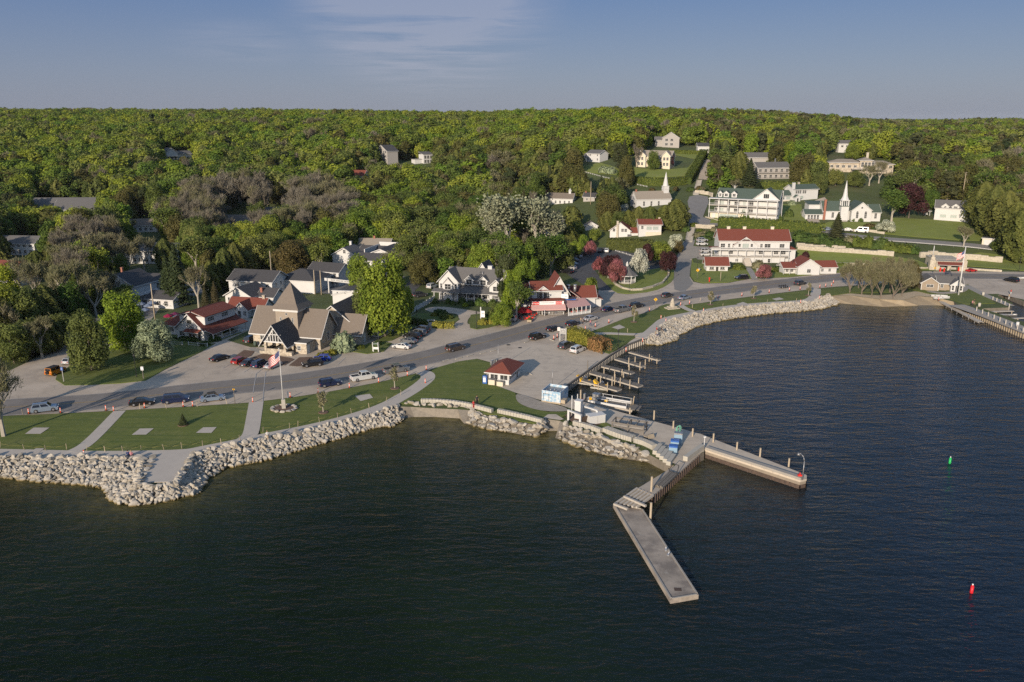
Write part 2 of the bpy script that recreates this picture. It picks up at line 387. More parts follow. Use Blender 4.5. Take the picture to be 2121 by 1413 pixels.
def build_ground():
 g = mat('ground_grass', (0.09, 0.115, 0.03), 0.95, (0.05, 0.062, 0.024), 0.08, 8, world=True, bump=0.05, bscale=1.2)
 add_layer(g, (0.13, 0.11, 0.06), 0.035, 0.55, 0.75, 0.6)
 poly = [(p.x, p.y) for p in coastT] + [(900, 190), (4000, 250), (9000, 9000), (-9000, 9000), (-4000, 95), (-900, 95)]
 pts = [Vector(p) for p in poly]; n = len(pts)
 inner = []
 def grid(x0, x1, y0, y1, st, test=None):
  y = y0
  while y < y1:
   x = x0
   while x < x1:
    if test is None or test(x, y): inner.append(Vector((x + rng.uniform(-.1, .1), y + rng.uniform(-.1, .1))))
    x += st
   y += st
 near = lambda x, y: y > shore_s(x) - 14 and y < shore_s(x) + 130
 grid(-60, 300, 296, 470, 4.0, near)
 grid(-420, 620, 300, 700, 8.0, lambda x, y: y > shore_s(x) - 14 and not (-60 <= x < 300 and 296 <= y < 470 and near(x, y)))
 grid(-1200, 1400, 700, 1500, 25.0)
 grid(-3000, 3000, 1500, 4000, 120.0)
 grid(-1200, -420, 300, 700, 25.0); grid(620, 1400, 300, 700, 25.0)
 res = geometry.delaunay_2d_cdt(pts + inner, [(i, (i + 1) % n) for i in range(n)], [], 0, 1e-4)
 vo, fo = res[0], res[2]
 mb = MB(); mb.v = [(p.x, p.y, H(p.x, p.y)) for p in vo]
 for f in fo:
  cx_ = sum(vo[i].x for i in f) / 3; cy_ = sum(vo[i].y for i in f) / 3
  if not in_poly(cx_, cy_, poly): continue
  a, b, c = (vo[i] for i in f[:3])
  if (b.x - a.x) * (c.y - a.y) - (b.y - a.y) * (c.x - a.x) < 0: f = list(reversed(f))
  mb.face(*f, smooth=True)
 # banks and quay faces going down under the water
 k = len(mb.v); N = len(coastT)
 KIND = [c[2] for c in COAST1] + ['w'] * len(WALL1) + [c[2] for c in COAST2]; mb.mats = [g, mat('bank_gravel', (0.20, 0.175, 0.14), 0.95, (0.11, 0.095, 0.075), 0.8, 8, world=True), mat('wet_sand', (0.36, 0.29, 0.19), 0.8, (0.26, 0.20, 0.13), 0.6, 8, world=True), mat('pebbles', (0.27, 0.235, 0.185), 0.9, (0.16, 0.14, 0.11), 2.0, 8, world=True, bump=0.05, bscale=5)]; mb.cur = 1
 for i in range(N):
  t, q = coastT[i], coastW[i]
  vert = abs(t.x - q.x) + abs(t.y - q.y) < 0.01
  mb.v.append((t.x, t.y, LAND)); mb.v.append((q.x, q.y, -0.05 if not vert else 0.0))
  d = Vector((q.x - t.x, q.y - t.y, 0)); L = d.length or 1
  mb.v.append((q.x + d.x / L * 5, q.y + d.y / L * 5, -2.5) if not vert else (q.x, q.y, -2.5))
 for i in range(N - 1):
  a = k + 3 * i; b = a + 3
  kk = KIND[i] if i < len(KIND) else 'w'; mb.cur = (3 if i < len(COAST1) else 2) if kk in 'bn' else 1
  mb.face(a, a + 1, b + 1, b); mb.face(a + 1, a + 2, b + 2, b + 1)
 return mb.build('ground', g, None, kind='structure')
build_ground()
# water
def build_water():
 xs = [-9000, -2500, -900, -420, -300, -240] + list(np.arange(-200, 260, 2.5)) + [300, 380, 600, 1500, 9000]
 ys = [-2500, -300, 0, 30] + list(np.arange(50, 330, 2.5)) + [360, 420]
 X, Y = np.meshgrid(xs, ys); nx, ny = len(xs), len(ys)
 pts = np.stack([X.ravel(), Y.ravel()], 1)
 def dist(seg):
  best = np.full(len(pts), 1e9)
  for a, b in zip(seg, seg[1:]):
   a = np.array(a[:2]); b = np.array(b[:2]); ab = b - a
   t = np.clip(((pts - a) @ ab) / max(ab @ ab, 1e-6), 0, 1)
   best = np.minimum(best, np.hypot(*(pts - a - t[:, None] * ab).T))
  return best
 i0 = next(i for i, c in enumerate(COAST1) if c[2] == 'b')
 dl = dist([c[1] for c in COAST1[:i0]]); dc = dist([c[1] for c in COAST1[i0 - 1:]] + [WALL1[0]])
 dr = dist([c[1] for c in COAST2[:11]]); db = dist([c[1] for c in COAST2[11:]])
 sh = np.maximum.reduce([0.8 * np.exp(-dl / 4.2), 1.1 * np.exp(-dc / 8.0), 0.35 * np.exp(-dr / 2.5), 0.9 * np.exp(-db / 10.0)])
 v = [(x, y, 0.0) for x, y in pts]
 f = [(j * nx + i, j * nx + i + 1, (j + 1) * nx + i + 1, (j + 1) * nx + i) for j in range(ny - 1) for i in range(nx - 1)]
 me = bpy.data.meshes.new('water'); me.from_pydata(v, [], f)
 at = me.attributes.new('shallow', 'FLOAT', 'POINT'); at.data.foreach_set('value', sh.astype(np.float32))
 m, n, l, p = new_mat('lake_water'); me.materials.append(m)
 p.inputs['IOR'].default_value = 1.33; p.inputs['Roughness'].default_value = 0.07; p.inputs['Specular IOR Level'].default_value = 0.2
 a = n.new('ShaderNodeAttribute'); a.attribute_name = 'shallow'
 g = n.new('ShaderNodeNewGeometry')
 big = n.new('ShaderNodeTexNoise'); big.inputs['Scale'].default_value = 0.022; big.inputs['Detail'].default_value = 4; l.new(g.outputs['Position'], big.inputs['Vector'])
 br = n.new('ShaderNodeMapRange'); br.inputs[1].default_value = 0.4; br.inputs[2].default_value = 0.62; l.new(big.outputs['Fac'], br.inputs[0])
 deep = n.new('ShaderNodeMixRGB'); l.new(br.outputs[0], deep.inputs[0]); deep.inputs[1].default_value = (0.0055, 0.011, 0.005, 1); deep.inputs[2].default_value = (0.010, 0.019, 0.008, 1)
 # green water turns blue to the right: reflected sky put into the base colour
 sx = n.new('ShaderNodeSeparateXYZ'); l.new(g.outputs['Position'], sx.inputs[0])
 b2 = n.new('ShaderNodeMapRange'); b2.inputs[1].default_value = 0.0; b2.inputs[2].default_value = 55.0; l.new(sx.outputs[0], b2.inputs[0])
 bl = n.new('ShaderNodeMixRGB'); l.new(b2.outputs[0], bl.inputs[0]); l.new(deep.outputs[0], bl.inputs[1]); bl.inputs[2].default_value = (0.006, 0.013, 0.024, 1)
 b3 = n.new('ShaderNodeMapRange'); b3.inputs[1].default_value = -20.0; b3.inputs[2].default_value = 60.0; b3.inputs[3].default_value = 0.085; b3.inputs[4].default_value = 0.27; l.new(sx.outputs[0], b3.inputs[0]); l.new(b3.outputs[0], p.inputs['Specular IOR Level'])
 patch = n.new('ShaderNodeTexNoise'); patch.inputs['Scale'].default_value = 0.45; patch.inputs['Detail'].default_value = 5; l.new(g.outputs['Position'], patch.inputs['Vector'])
 mul = n.new('ShaderNodeMath'); mul.operation = 'MULTIPLY'; l.new(a.outputs['Fac'], mul.inputs[0])
 pr = n.new('ShaderNodeMapRange'); pr.inputs[1].default_value = 0.35; pr.inputs[2].default_value = 0.65; pr.inputs[3].default_value = 0.45; pr.inputs[4].default_value = 1.1; l.new(patch.outputs['Fac'], pr.inputs[0]); l.new(pr.outputs[0], mul.inputs[1])
 sm = n.new('ShaderNodeMixRGB'); l.new(mul.outputs[0], sm.inputs[0]); l.new(bl.outputs[0], sm.inputs[1]); sm.inputs[2].default_value = (0.12, 0.10, 0.04, 1)
 l.new(sm.outputs[0], p.inputs['Base Color'])
 def nz(rot, scl, scale, det, rough):
  mp_ = n.new('ShaderNodeMapping'); mp_.inputs['Rotation'].default_value = (0, 0, R(rot)); mp_.inputs['Scale'].default_value = scl; l.new(g.outputs['Position'], mp_.inputs[0])
  t = n.new('ShaderNodeTexNoise'); t.inputs['Scale'].default_value = scale; t.inputs['Detail'].default_value = det; t.inputs['Roughness'].default_value = rough; t.inputs['Distortion'].default_value = 0.4; l.new(mp_.outputs[0], t.inputs['Vector']); return t.outputs['Fac']
 h1 = nz(-22, (0.30, 1.0, 1), 0.42, 3, 0.55); h2 = nz(14, (0.45, 1.0, 1), 1.3, 3, 0.6)
 b1 = n.new('ShaderNodeBump'); b1.inputs['Distance'].default_value = 0.48; b1.inputs['Strength'].default_value = 1.0; l.new(h1, b1.inputs['Height'])
 bb = n.new('ShaderNodeBump'); bb.inputs['Distance'].default_value = 0.24; bb.inputs['Strength'].default_value = 1.0; l.new(h2, bb.inputs['Height']); l.new(b1.outputs[0], bb.inputs['Normal']); l.new(bb.outputs[0], p.inputs['Normal'])
 o = bpy.data.objects.new('water', me); COL.objects.link(o); tag(o, kind='structure')
build_water()
# ------------------------------------------------------------------ paved ground
PAVE = mat('old_asphalt', (0.46, 0.385, 0.30), 0.9, (0.38, 0.32, 0.25), 0.12, 8, world=True, bump=0.01, bscale=6)
add_layer(PAVE, (0.14, 0.125, 0.11), 0.16, 0.0, 0.014, 0.3, kind='crack'); add_layer(PAVE, (0.20, 0.175, 0.15), 0.3, 0.5, 0.75, 0.5); add_layer(PAVE, (0.56, 0.48, 0.39), 0.09, 0.52, 0.62, 0.35)
ROAD = mat('road_asphalt', (0.20, 0.18, 0.16), 0.9, (0.165, 0.15, 0.135), 0.3, 8, world=True, bump=0.01, bscale=6)
add_layer(ROAD, (0.11, 0.10, 0.095), 0.15, 0.0, 0.010, 0.35, kind='crack'); add_layer(ROAD, (0.26, 0.235, 0.21), 0.25, 0.5, 0.7, 0.4)
LOT = mat('dark_asphalt', (0.09, 0.09, 0.092), 0.9, (0.07, 0.07, 0.072), 0.3, 7, world=True)
CONC = mat('apron_concrete', (0.52, 0.445, 0.35), 0.9, (0.42, 0.36, 0.285), 0.25, 8, world=True, bump=0.01, bscale=6)
add_layer(CONC, (0.19, 0.17, 0.15), 0.11, 0.0, 0.010, 0.35, kind='crack'); add_layer(CONC, (0.27, 0.235, 0.195), 0.45, 0.52, 0.75, 0.55); add_layer(CONC, (0.24, 0.21, 0.18), 0.6, 0.56, 0.7, 0.4, stretch=(R(-52), (0.15, 1.5, 1)))
LAWN = mat('mown_lawn', (0.135, 0.155, 0.032), 0.95, (0.092, 0.115, 0.026), 0.35, 9, world=True, bump=0.03, bscale=5)
add_layer(LAWN, (0.19, 0.18, 0.07), 0.22, 0.52, 0.76, 0.5); add_layer(LAWN, (0.065, 0.09, 0.022), 1.4, 0.5, 0.7, 0.5); add_layer(LAWN, (0.05, 0.085, 0.02), 0.5, 0.5, 0.62, 0.5, stretch=(R(-25), (0.12, 2.2, 1)))
LIT_LAWN = mat('sunlit_lawn', (0.19, 0.22, 0.045), 0.95, (0.13, 0.16, 0.035), 0.3, 9, world=True, bump=0.03, bscale=5); add_layer(LIT_LAWN, (0.25, 0.23, 0.09), 0.15, 0.52, 0.76, 0.4)  # lawn colour lightened: sunlight on the slopes is put into the grass
GRAVEL = mat('gravel', (0.36, 0.32, 0.27), 0.95, (0.24, 0.21, 0.17), 1.5, 8, world=True, bump=0.03, bscale=6)
SAND = mat('beach_sand', (0.50, 0.41, 0.29), 0.95, (0.38, 0.31, 0.21), 0.6, 8, world=True, bump=0.02, bscale=4)
WHITE_L = mat('road_paint_white', (0.52, 0.50, 0.47), 0.7, (0.34, 0.32, 0.30), 1.5, 6, world=True, contrast=1.4)
YEL_L = mat('road_paint_yellow', (0.42, 0.27, 0.08), 0.7, (0.28, 0.21, 0.11), 1.5, 6, world=True, contrast=1.4)
sheet('pavement', [(-300,878),(0,862),(100,858),(240,851),(400,842),(520,834),(604,823.5),(677,812.5),(785,792),(850,776.6),(894,765),(950,749),(988,743.3),(1024,753),(1060,757),(1115,745),(1190,722),(1218,690),
 (1291,661),(1348,644.5),(1365,636),(1413,633),(1489,623),(1574,612),(1682,599),(1733,594),(1800,590),(1886,580),(1979,591),(2026,609),(2066,609),(2121,621),(2400,690),(2700,700),
 (2700,590),(2400,574),(2121,563.5),(1990,562),(1890,562.5),(1750,564),(1631,575),(1552,578),(1509,586.5),(1455.5,588),(1436,584),(1428,572),(1430,556),(1434,536),
 (1396,545),(1394,575),(1380,592),(1340,606),(1300,610),(1280,608),(1262,598),(1232,598),(1222,606),(1165,640),(1085,650),(1035,668),(1000,676),(950,668),(860,650),(840,662),(820,700),(690,715),(520,720),(470,705),(560,665),(480,655),(330,690),(300,680),(330,640),(440,590),(420,575),(290,640),(137,705),(93,733),(25,766),(-100,800),(-400,850)], PAVE, 0.04)
center = catmull([(-420,868),(-300,862),(0,845),(200,832),(400,810),(520,798),(616,788),(750,767),(882,741),(967,719),(1135,674.7),(1250,643.5),(1362,620.4),(1470,605),(1600,589),(1730,575),(1830,571.5),(1920,571),(2121,574),(2400,582),(2900,602)], 5)
CL = PW(center)
RB = ribbon(CL, 10.2)
sheet_w('road', RB, ROAD, 0.06)
def offline(line, d):
 r = ribbon(line, 2 * abs(d)); n = len(line)
 return r[:n] if d > 0 else r[n:][::-1]
strip_sheet('centre_line_marking', offline(CL, 0.14), 0.13, YEL_L, 0.075); strip_sheet('centre_line_marking', offline(CL, -0.14), 0.13, YEL_L, 0.075)
strip_sheet('edge_line_marking', offline(CL, 4.85), 0.13, WHITE_L, 0.075); strip_sheet('edge_line_marking', offline(CL, -4.85), 0.13, WHITE_L, 0.075)
# apron and quay
sheet('quay_apron', [(988,743.3),(1024,753),(998,789),(1067.6,814),(1106,826),(1130,832),(1157,838.5),(1193,850),(1200,863),(1262,884),(1357,922),(1372,944),(1400,965),(1459,935.5),(1449,899.5),(1155.5,818.5),(1166.5,804.5),(1213,771.7),(1262,737.7),(1300,714.7),(1335,701),(1322,690),(1290,722),(1262,733),(1170,703),(1160,700),(1150,712),(1110,716),(1070,722),(1020,736)], CONC, 0.07)
# side street with the loop above the steps
SIDE = [(1397,600),(1394,575),(1391,556),(1400,536),(1408,515),(1412,500),(1440,497),(1436,510),(1476,512),(1478,540),(1434,537),(1430,556),(1428,575),(1436,588),(1416,606)]
sheet('side_street', SIDE, mat('side_asphalt', (0.24, 0.225, 0.205), 0.9, (0.20, 0.19, 0.17), 0.3, 8, world=True), 0.065)
LOOP = [(1423,462),(1422,448),(1426,430),(1424,418),(1428,408),(1445,404),(1466,408),(1468,420),(1461,437),(1456,450),(1476,459),(1520,465),(1600,471),(1700,474),(1740,482),(1800,490),(1900,497),(2000,504),(2121,517),(2300,536),(2300,544),(2121,524),(2000,511),(1900,503.5),(1800,497),(1740,489),(1700,480),(1600,477),(1520,471.5),(1450,466)]
UPR = mat('upper_asphalt', (0.22, 0.21, 0.195), 0.9, (0.18, 0.17, 0.16), 0.3, 7, world=True)
sheet('upper_road', LOOP, UPR, 0.22, grid=3.0)
sheet('hill_street', [(1446,372),(1452,350),(1460,332),(1473,330),(1474,345),(1478,352),(1530,358),(1528,364),(1478,362),(1473,374)], PAVE, 0.22, grid=3.0)
sheet('driveway', [(1708,409),(1690,415),(1672,426),(1663,438),(1664,446),(1675,462),(1678,467),(1700,467),(1695,452),(1688,440),(1692,428),(1712,414)], PAVE, 0.22, grid=3.0)
sheet('parking_lot', [(1268,601),(1246,579),(1229,556),(1236,547),(1262,548),(1330,560),(1392,556),(1400,546),(1404,530),(1330,527),(1262,514),(1222,512),(1196,528),(1172,548),(1166,562),(1188,578),(1222,598),(1245,602)], LOT, 0.09)
sheet('driveway', [(880,640),(920,636),(1002,648),(1000,653),(976,656),(968,668),(974,682),(962,686),(948,682),(930,676),(944,668),(950,658),(942,650),(900,648)], PAVE, 0.06, smoothn=3)
sheet('parking_lot', [(862,600),(905,560),(880,556),(840,590),(800,640),(830,640)], LOT, 0.05)
sheet('village_street', [(560,560),(650,500),(760,440),(900,400),(905,404),(770,450),(668,510),(600,570),(700,590),(820,560),(840,575),(720,612),(560,600),(440,600),(330,640),(230,690),(137,705),(160,690),(300,620),(430,575)], mat('village_asphalt', (0.20, 0.19, 0.18), 0.9, (0.16, 0.15, 0.14), 0.3, 7, world=True), 0.05)
# ------------------------------------------------------------------ lawns
def lawn(px, sm=0, off=0.16, m=None, name='lawn', **kw): return sheet(name, px, m or LAWN, off, smoothn=sm, curb=0.12, **kw)
lawn([(-300,880),(0,864),(100,860),(245,853),(226,873),(196,900),(168,924),(142,938),(60,936),(0,934),(-300,930)])
lawn([(256,852),(400,844),(520,836),(505,915),(480,925),(420,934),(370,938),(300,940),(172,938),(180,928),(212,898)])
lawn([(541,833),(604,825.5),(677,814.5),(785,794),(850,778.6),(868,777),(874,779),(862,796),(830,815),(790,838),(740,862),(640,886),(585,895),(560,900),(540,898),(537,890)])
lawn([(894,768),(900,764),(950,750),(988,745),(1022,754),(997,789),(1067,815),(1072,830),(1100,846),(1136,855),(1178,854),(1192,852),(1160,868),(1130,864),(1115,880),(1060,870),(1040,862),(1000,858),(985,850),(985,842),(940,840),(872,838),(850,838),(822,838),(830,828),(860,812),(880,798),(893,784)], name='park_lawn')
lawn([(1187,877),(1215,872),(1245,872),(1290,893),(1300,903),(1262,893)], name='grass_patch')
lawn([(1221,689),(1291,662.5),(1348,646),(1369,642),(1393,640),(1434,647),(1420,651),(1380,661),(1362,665),(1355,682),(1348,692),(1300,693),(1262,692)])
lawn([(1364,636),(1380,631),(1396,631.5),(1408,636),(1398,640),(1370,641)])
lawn([(1417,634),(1489,625),(1574,614),(1681,601),(1684,612),(1681,624),(1632,628),(1574,632),(1518,638),(1455,645)])
lawn([(1232,692),(1310,696),(1317,700),(1262,734),(1170,703)])
lawn([(1698,603),(1735,597),(1800,592),(1852,592),(1850,606),(1760,608),(1702,616)])
# left island
lawn([(115,787),(119,776),(156,752),(222,722),(290,700),(330,694),(430,714),(446,712),(418,729),(342,766),(302,789),(249,795),(187,798),(134,799)], 0, name='corner_lawn')
lawn([(332,690),(370,706),(428,714),(460,704),(500,690),(480,672),(440,690),(400,700)], name='garden_bed')
lawn([(727,729),(760,734),(795,729),(812,712),(790,708),(762,712)], name='grass_island')
lawn([(766,714),(800,697),(850,671),(866,675),(845,690),(812,706)], name='grass_island')
lawn([(838,666),(862,650),(900,650),(945,655),(952,662),(938,673),(900,668),(860,667)], 0, name='hedge_bed')
lawn([(975,653),(1000,650),(1075,656),(1076,660),(1040,672),(1010,680),(988,683),(974,680),(972,668)], name='corner_garden')
lawn([(1242,572),(1262,548),(1330,562),(1388,552),(1396,571),(1390,585),(1362,600.6),(1320,608),(1286,608),(1269,601),(1246,579)], 2, name='gazebo_green', m=LIT_LAWN)
lawn([(1433,537),(1437,545),(1462,548),(1560,560),(1620,565),(1700,568),(1632,574),(1552,577),(1509,585.5),(1455.5,587),(1438,582),(1431,573),(1431,556)], name='cottage_lawn', m=LIT_LAWN)
lawn([(1650,515),(1720,520),(1830,530),(1900,540),(1925,552),(1925,560),(1800,562),(1722,566),(1700,556),(1655,545)], name='terrace_lawn', off=0.25, m=LIT_LAWN)
lawn([(1850,452),(1930,456),(2010,462),(2040,475),(2045,500),(1990,499),(1900,492),(1830,485),(1840,466)], name='hill_lawn', m=LIT_LAWN, off=0.25)
lawn([(2000,552),(2060,556),(2121,562),(2260,568),(2260,552),(2121,534),(2030,524),(2000,530)], name='bank_lawn', m=LIT_LAWN, off=0.25)
lawn([(1470,463),(1610,463),(1610,452),(1475,452)], name='hotel_lawn', m=LIT_LAWN, off=0.25)
lawn([(1613,448),(1612,424),(1660,424),(1662,444),(1672,464),(1612,464)], name='hotel_lawn', m=LIT_LAWN, off=0.25)
lawn([(1305,346),(1330,350),(1380,352),(1425,348),(1440,330),(1400,322),(1395,312),(1440,318),(1456,325),(1440,365),(1330,370),(1292,362)], name='hillside_lawn', m=LIT_LAWN, off=0.25)
lawn([(1200,345),(1245,338),(1290,352),(1280,364),(1215,358)], name='hillside_lawn', m=LIT_LAWN, off=0.25)
lawn([(1690,468),(1720,460),(1800,462),(1850,470),(1830,482),(1760,478),(1700,472)], name='church_green', m=LIT_LAWN, off=0.25)
lawn([(610,590),(690,560),(700,580),(650,600)], name='inn_lawn', off=0.12)
lawn([(1960,598),(2005,590),(2040,612),(2062,629),(2000,631),(1960,618)], name='harbour_lawn', off=0.14)
lawn([(1890,590),(1920,603),(1958,612),(1958,617),(1905,605),(1880,598)], name='harbour_lawn', off=0.14)
# paths
def path(px, wd, name='path', off=0.19, m=None, sm=4, **kw):
 ln = PW(catmull(px, sm)); return sheet_w(name, ribbon(ln, wd), m or M['walk'], off, curb=0.05, **kw)
path([(-300,936),(0,940),(90,942),(200,944),(300,943),(380,940),(430,931),(510,915),(560,904),(640,888),(720,868),(790,845),(835,822),(865,803),(885,786),(884,776),(872,772)], 3.2)
sheet('lookout_terrace', [(312,943),(290,1002),(363,1000),(385,966),(397,940)], M['walk'], 0.205, curb=0.1)
path([(150,938),(175,925),(205,898),(248,853)], 2.3, off=0.2)
path([(505,913),(519,900),(526,865),(531,834)], 2.8, off=0.2)
path([(1327,702),(1345,690),(1361,676),(1376,664),(1400,657),(1440,649),(1518,636),(1600,629),(1670,624),(1688,612),(1690,599)], 3.0)
path([(1352,689),(1320,694),(1262,692),(1228,693)], 2.0, off=0.2)
path([(1434,646),(1420,640),(1410,634)], 2.0, off=0.2)
path([(1565,582),(1556,565),(1549,555)], 2.2, off=0.2, m=M['concrete'])
path([(1925,604),(1950,608),(1990,604),(2000,592)], 2.4, off=0.2, m=M['concrete'])
path([(1982,632),(2050,656),(2121,684),(2200,716)], 5.0, name='quay_walk', off=0.08, m=M['concrete'])
path([(2000,592),(2040,612),(2092,634)], 2.6, name='quay_walk', off=0.18, m=M['concrete'])
path([(700,722),(690,735),(640,752),(610,757)], 2.0, off=0.1, m=M['concrete'])
path([(728,727),(750,714),(800,690),(830,672)], 2.2, off=0.2, m=M['concrete'])
path([(520,722),(545,732),(560,740),(600,748)], 2.0, off=0.1, m=M['concrete'])
sheet('planting_bed', [(483,742),(505,726),(528,728),(520,738),(500,745)], M['mulch'], 0.12)
sheet('planting_bed', [(515,744),(545,733),(600,742),(610,745),(590,758),(560,752)], M['mulch'], 0.12)
sheet('planting_bed', [(598,758),(620,741),(650,740),(632,757),(615,760)], M['mulch'], 0.12)
sheet('planting_bed', [(655,737),(690,722),(700,716),(735,725),(715,731),(690,728),(670,738)], M['mulch'], 0.12)
for q in ([(52,901),(70,888),(103,888),(84,901)], [(273,903),(290,890),(319,889.5),(303,902.5)], [(406,899),(421,887.5),(449,887),(438,899)], [(735,822),(766,818),(773,826),(747,833)],
   [(1267,680),(1283,674),(1295,680),(1280,684)], [(1525,631),(1539,627),(1550,631),(1534,634)], [(1599,620.5),(1614,617.5),(1624,621),(1608,624)], [(60,940),(75,931),(92,931),(80,941)], [(590,898),(600,894),(614,890),(617,895),(600,901)], [(745,858),(765,852),(772,856),(752,862)], [(1338,690),(1347,684),(1352,688),(1344,693)]):
 sheet('concrete_pad', q, M['walk'], 0.215, keep=False)
sheet('gravel_arc', catmull([(1070,819),(1071,832),(1085,842),(1110,850),(1140,854),(1175,853),(1170,846),(1150,840),(1120,833),(1090,822)], 3, True), GRAVEL, 0.2)
sheet('mulch_pad', [(1169,862),(1187,856),(1205,864),(1235,872),(1245,880),(1230,886),(1200,884),(1182,874)], M['mulch'], 0.19)
sheet('boat_ramp', [(1124,868),(1135,860),(1152,860),(1168,870),(1160,872),(1130,868)], CONC, 0.18)
sheet('beach', catmull([(1702,610),(1720,606),(1760,608),(1820,612),(1880,606),(1900,604),(1935,610),(1950,616),(1940,617),(1900,613),(1870,621.5),(1820,619.5),(1760,612),(1718,612)], 3, True), SAND, 0.03)
# stall and crossing lines
def stripe(a, b, wd=0.12, name='bay_line_marking', m=None): strip_sheet(name, PW([a, b]), wd, m or WHITE_L, 0.09)
for a, b in [((530.5,775),(524,815)),((550,772),(544,832)),((530.5,775),(545,764)),((550,772),(563,762)),((461,764),(480,754)),((483,768),(500,758)),((505,772),(520,762)),((594,812),(596,826)),((700,756),(716,741)),
    ((1075,638),(1100,628)),((1301,610.5),(1373,629)),((1315,609),(1390,631)),((1340,614),(1384,595)),
    ((1452,614),(1476,622)),((1484,609.5),(1510,618)),((1515,606),(1542,614)),((1547,602),(1572,610)),((1578,599),(1604,607)),((1610,596),(1636,603)),
    ((2021,582),(2041,592)),((2040,582),(2060,592)),((2056,582.5),(2078,592.5)),((2074,583),(2096,593)),((2021,582),(2090,583)),((1095,645),(1110,640)),
    ((1545,566),(1549,565)),((1194,560),(1202,553)),((1202,563),(1210,556)),((1186,557),(1194,550)),((1908,563),(1944,575)),((1921,563),(1957,575))]:
 stripe(a, b)
# ------------------------------------------------------------------ boulders of the shore banks
ROCK = mat('limestone_boulder', (0.45, 0.425, 0.375), 0.9, (0.27, 0.25, 0.215), 1.0, 6, bump=0.06, bscale=3, contrast=1.2)
def rockvar(m, name):
 """every boulder its own tone, and a band of weed and damp just above the water"""
 n = m.node_tree.nodes; l = m.node_tree.links; p = n['Principled BSDF']; src = p.inputs['Base Color'].links[0].from_socket
 oi = n.new('ShaderNodeObjectInfo'); at = n.new('ShaderNodeAttribute'); at.attribute_name = 'tone'
 ad = n.new('ShaderNodeMath'); ad.operation = 'ADD'; l.new(oi.outputs['Random'], ad.inputs[0]); l.new(at.outputs['Fac'], ad.inputs[1])
 fr = n.new('ShaderNodeMath'); fr.operation = 'FRACT'; l.new(ad.outputs[0], fr.inputs[0])
 cr = n.new('ShaderNodeValToRGB'); l.new(fr.outputs[0], cr.inputs[0]); e = cr.color_ramp.elements
 e[0].color = (0.62, 0.60, 0.56, 1); e[1].color = (1.05, 1.02, 0.98, 1); x = e.new(0.2); x.color = (1.0, 0.93, 0.82, 1); x = e.new(0.55); x.color = (0.98, 0.96, 0.93, 1)
 mu = n.new('ShaderNodeMixRGB'); mu.blend_type = 'MULTIPLY'; mu.inputs[0].default_value = 1; l.new(src, mu.inputs[1]); l.new(cr.outputs[0], mu.inputs[2])
 g = n.new('ShaderNodeNewGeometry'); s = n.new('ShaderNodeSeparateXYZ'); l.new(g.outputs['Position'], s.inputs[0])
 r = n.new('ShaderNodeMapRange'); r.inputs[1].default_value = 0.42; r.inputs[2].default_value = 0.10; l.new(s.outputs[2], r.inputs[0])
 mx = n.new('ShaderNodeMixRGB'); l.new(r.outputs[0], mx.inputs[0]); l.new(mu.outputs[0], mx.inputs[1]); mx.inputs[2].default_value = (0.16, 0.12, 0.045, 1)
 l.new(mx.outputs[0], p.inputs['Base Color'])
rockvar(ROCK, 'rock')
def rock_mesh(seed, flat=0.75, squ=0.0, sub=2):
 r = random.Random(seed); bm = bmesh.new()
 bmesh.ops.create_icosphere(bm, subdivisions=sub, radius=1.0)
 cuts = []
 for _ in range(10):
  d = Vector((r.gauss(0, 1), r.gauss(0, 1), r.gauss(0, .8))).normalized(); cuts.append((d, r.uniform(0.42, 0.74)))
 if squ: cuts += [(Vector(d), 0.62) for d in ((0, 0, 1), (0, 0, -1))] + [(Vector((math.cos(a + squ), math.sin(a + squ), 0.08)).normalized(), r.uniform(.62, .8)) for a in (0, 1.57, 3.14, 4.71)]
 for v in bm.verts:
  c = v.co
  for d, h in cuts:
   t = c.dot(d)
   if t > h: c = c - d * (t - h)
  c = c * (1 + noise.noise(c * 2.3 + Vector((seed, 0, 0))) * 0.08)
  v.co = Vector((c.x, c.y * r.choice((1, 1)) * 0.85, c.z * flat))
 me = bpy.data.meshes.new('boulder'); bm.to_mesh(me); bm.free(); me.materials.append(ROCK); return me
ROCKS = [rock_mesh(i, rng.uniform(.62, .85)) for i in range(9)]
SLABS = [rock_mesh(40 + i, rng.uniform(.30, .42), 0.3 * i) for i in range(6)]
def bank_rocks(coast, kinds, spacing, size, slabs=False):
 out = []
 for (t0, w0, k0), (t1, w1, k1) in zip(coast, coast[1:]):
  if k0 not in kinds: continue
  L = (t1 - t0).length; D = ((w0 - t0).length + (w1 - t1).length) / 2 + 1.0
  Lw = max(L, (w1 - w0).length); n = max(1, round(Lw * D / spacing ** 2))
  rows = max(2, round(D / spacing)); cols = max(1, round(Lw / spacing))
  for i in range(rows):
   for j in range(cols):
    u = (j + 0.5 + rng.uniform(-.38, .38) + 0.5 * (i % 2)) / cols; v = (i + 0.4 + rng.uniform(-.3, .3)) / rows
    if u > 1.0: u -= 1.0 / cols
    a = t0.lerp(t1, u); b = w0.lerp(w1, u); q = a.lerp(b, v * (1 + 0.8 / max(D, 1)))
    s = size * rng.uniform(.6, 1.5) * (0.9 if i else 1.1)
    z = LAND + 0.12 - (LAND + 0.15) * v + (0.25 if not slabs else 0.12)
    out.append((q.x, q.y, z - 0.15, s))
 return out
R1 = [c for c in COAST1]
riprap = bank_rocks(COAST1[:19], 'r', .68, 0.63)
riprap += [(x, y, z + .1, s) for x, y, z, s in bank_rocks(COAST1[:19], 'r', 1.4, 0.52)]
fs = COAST1[6][0]
riprap2 = bank_rocks(COAST2, 'r', .70, 0.66)
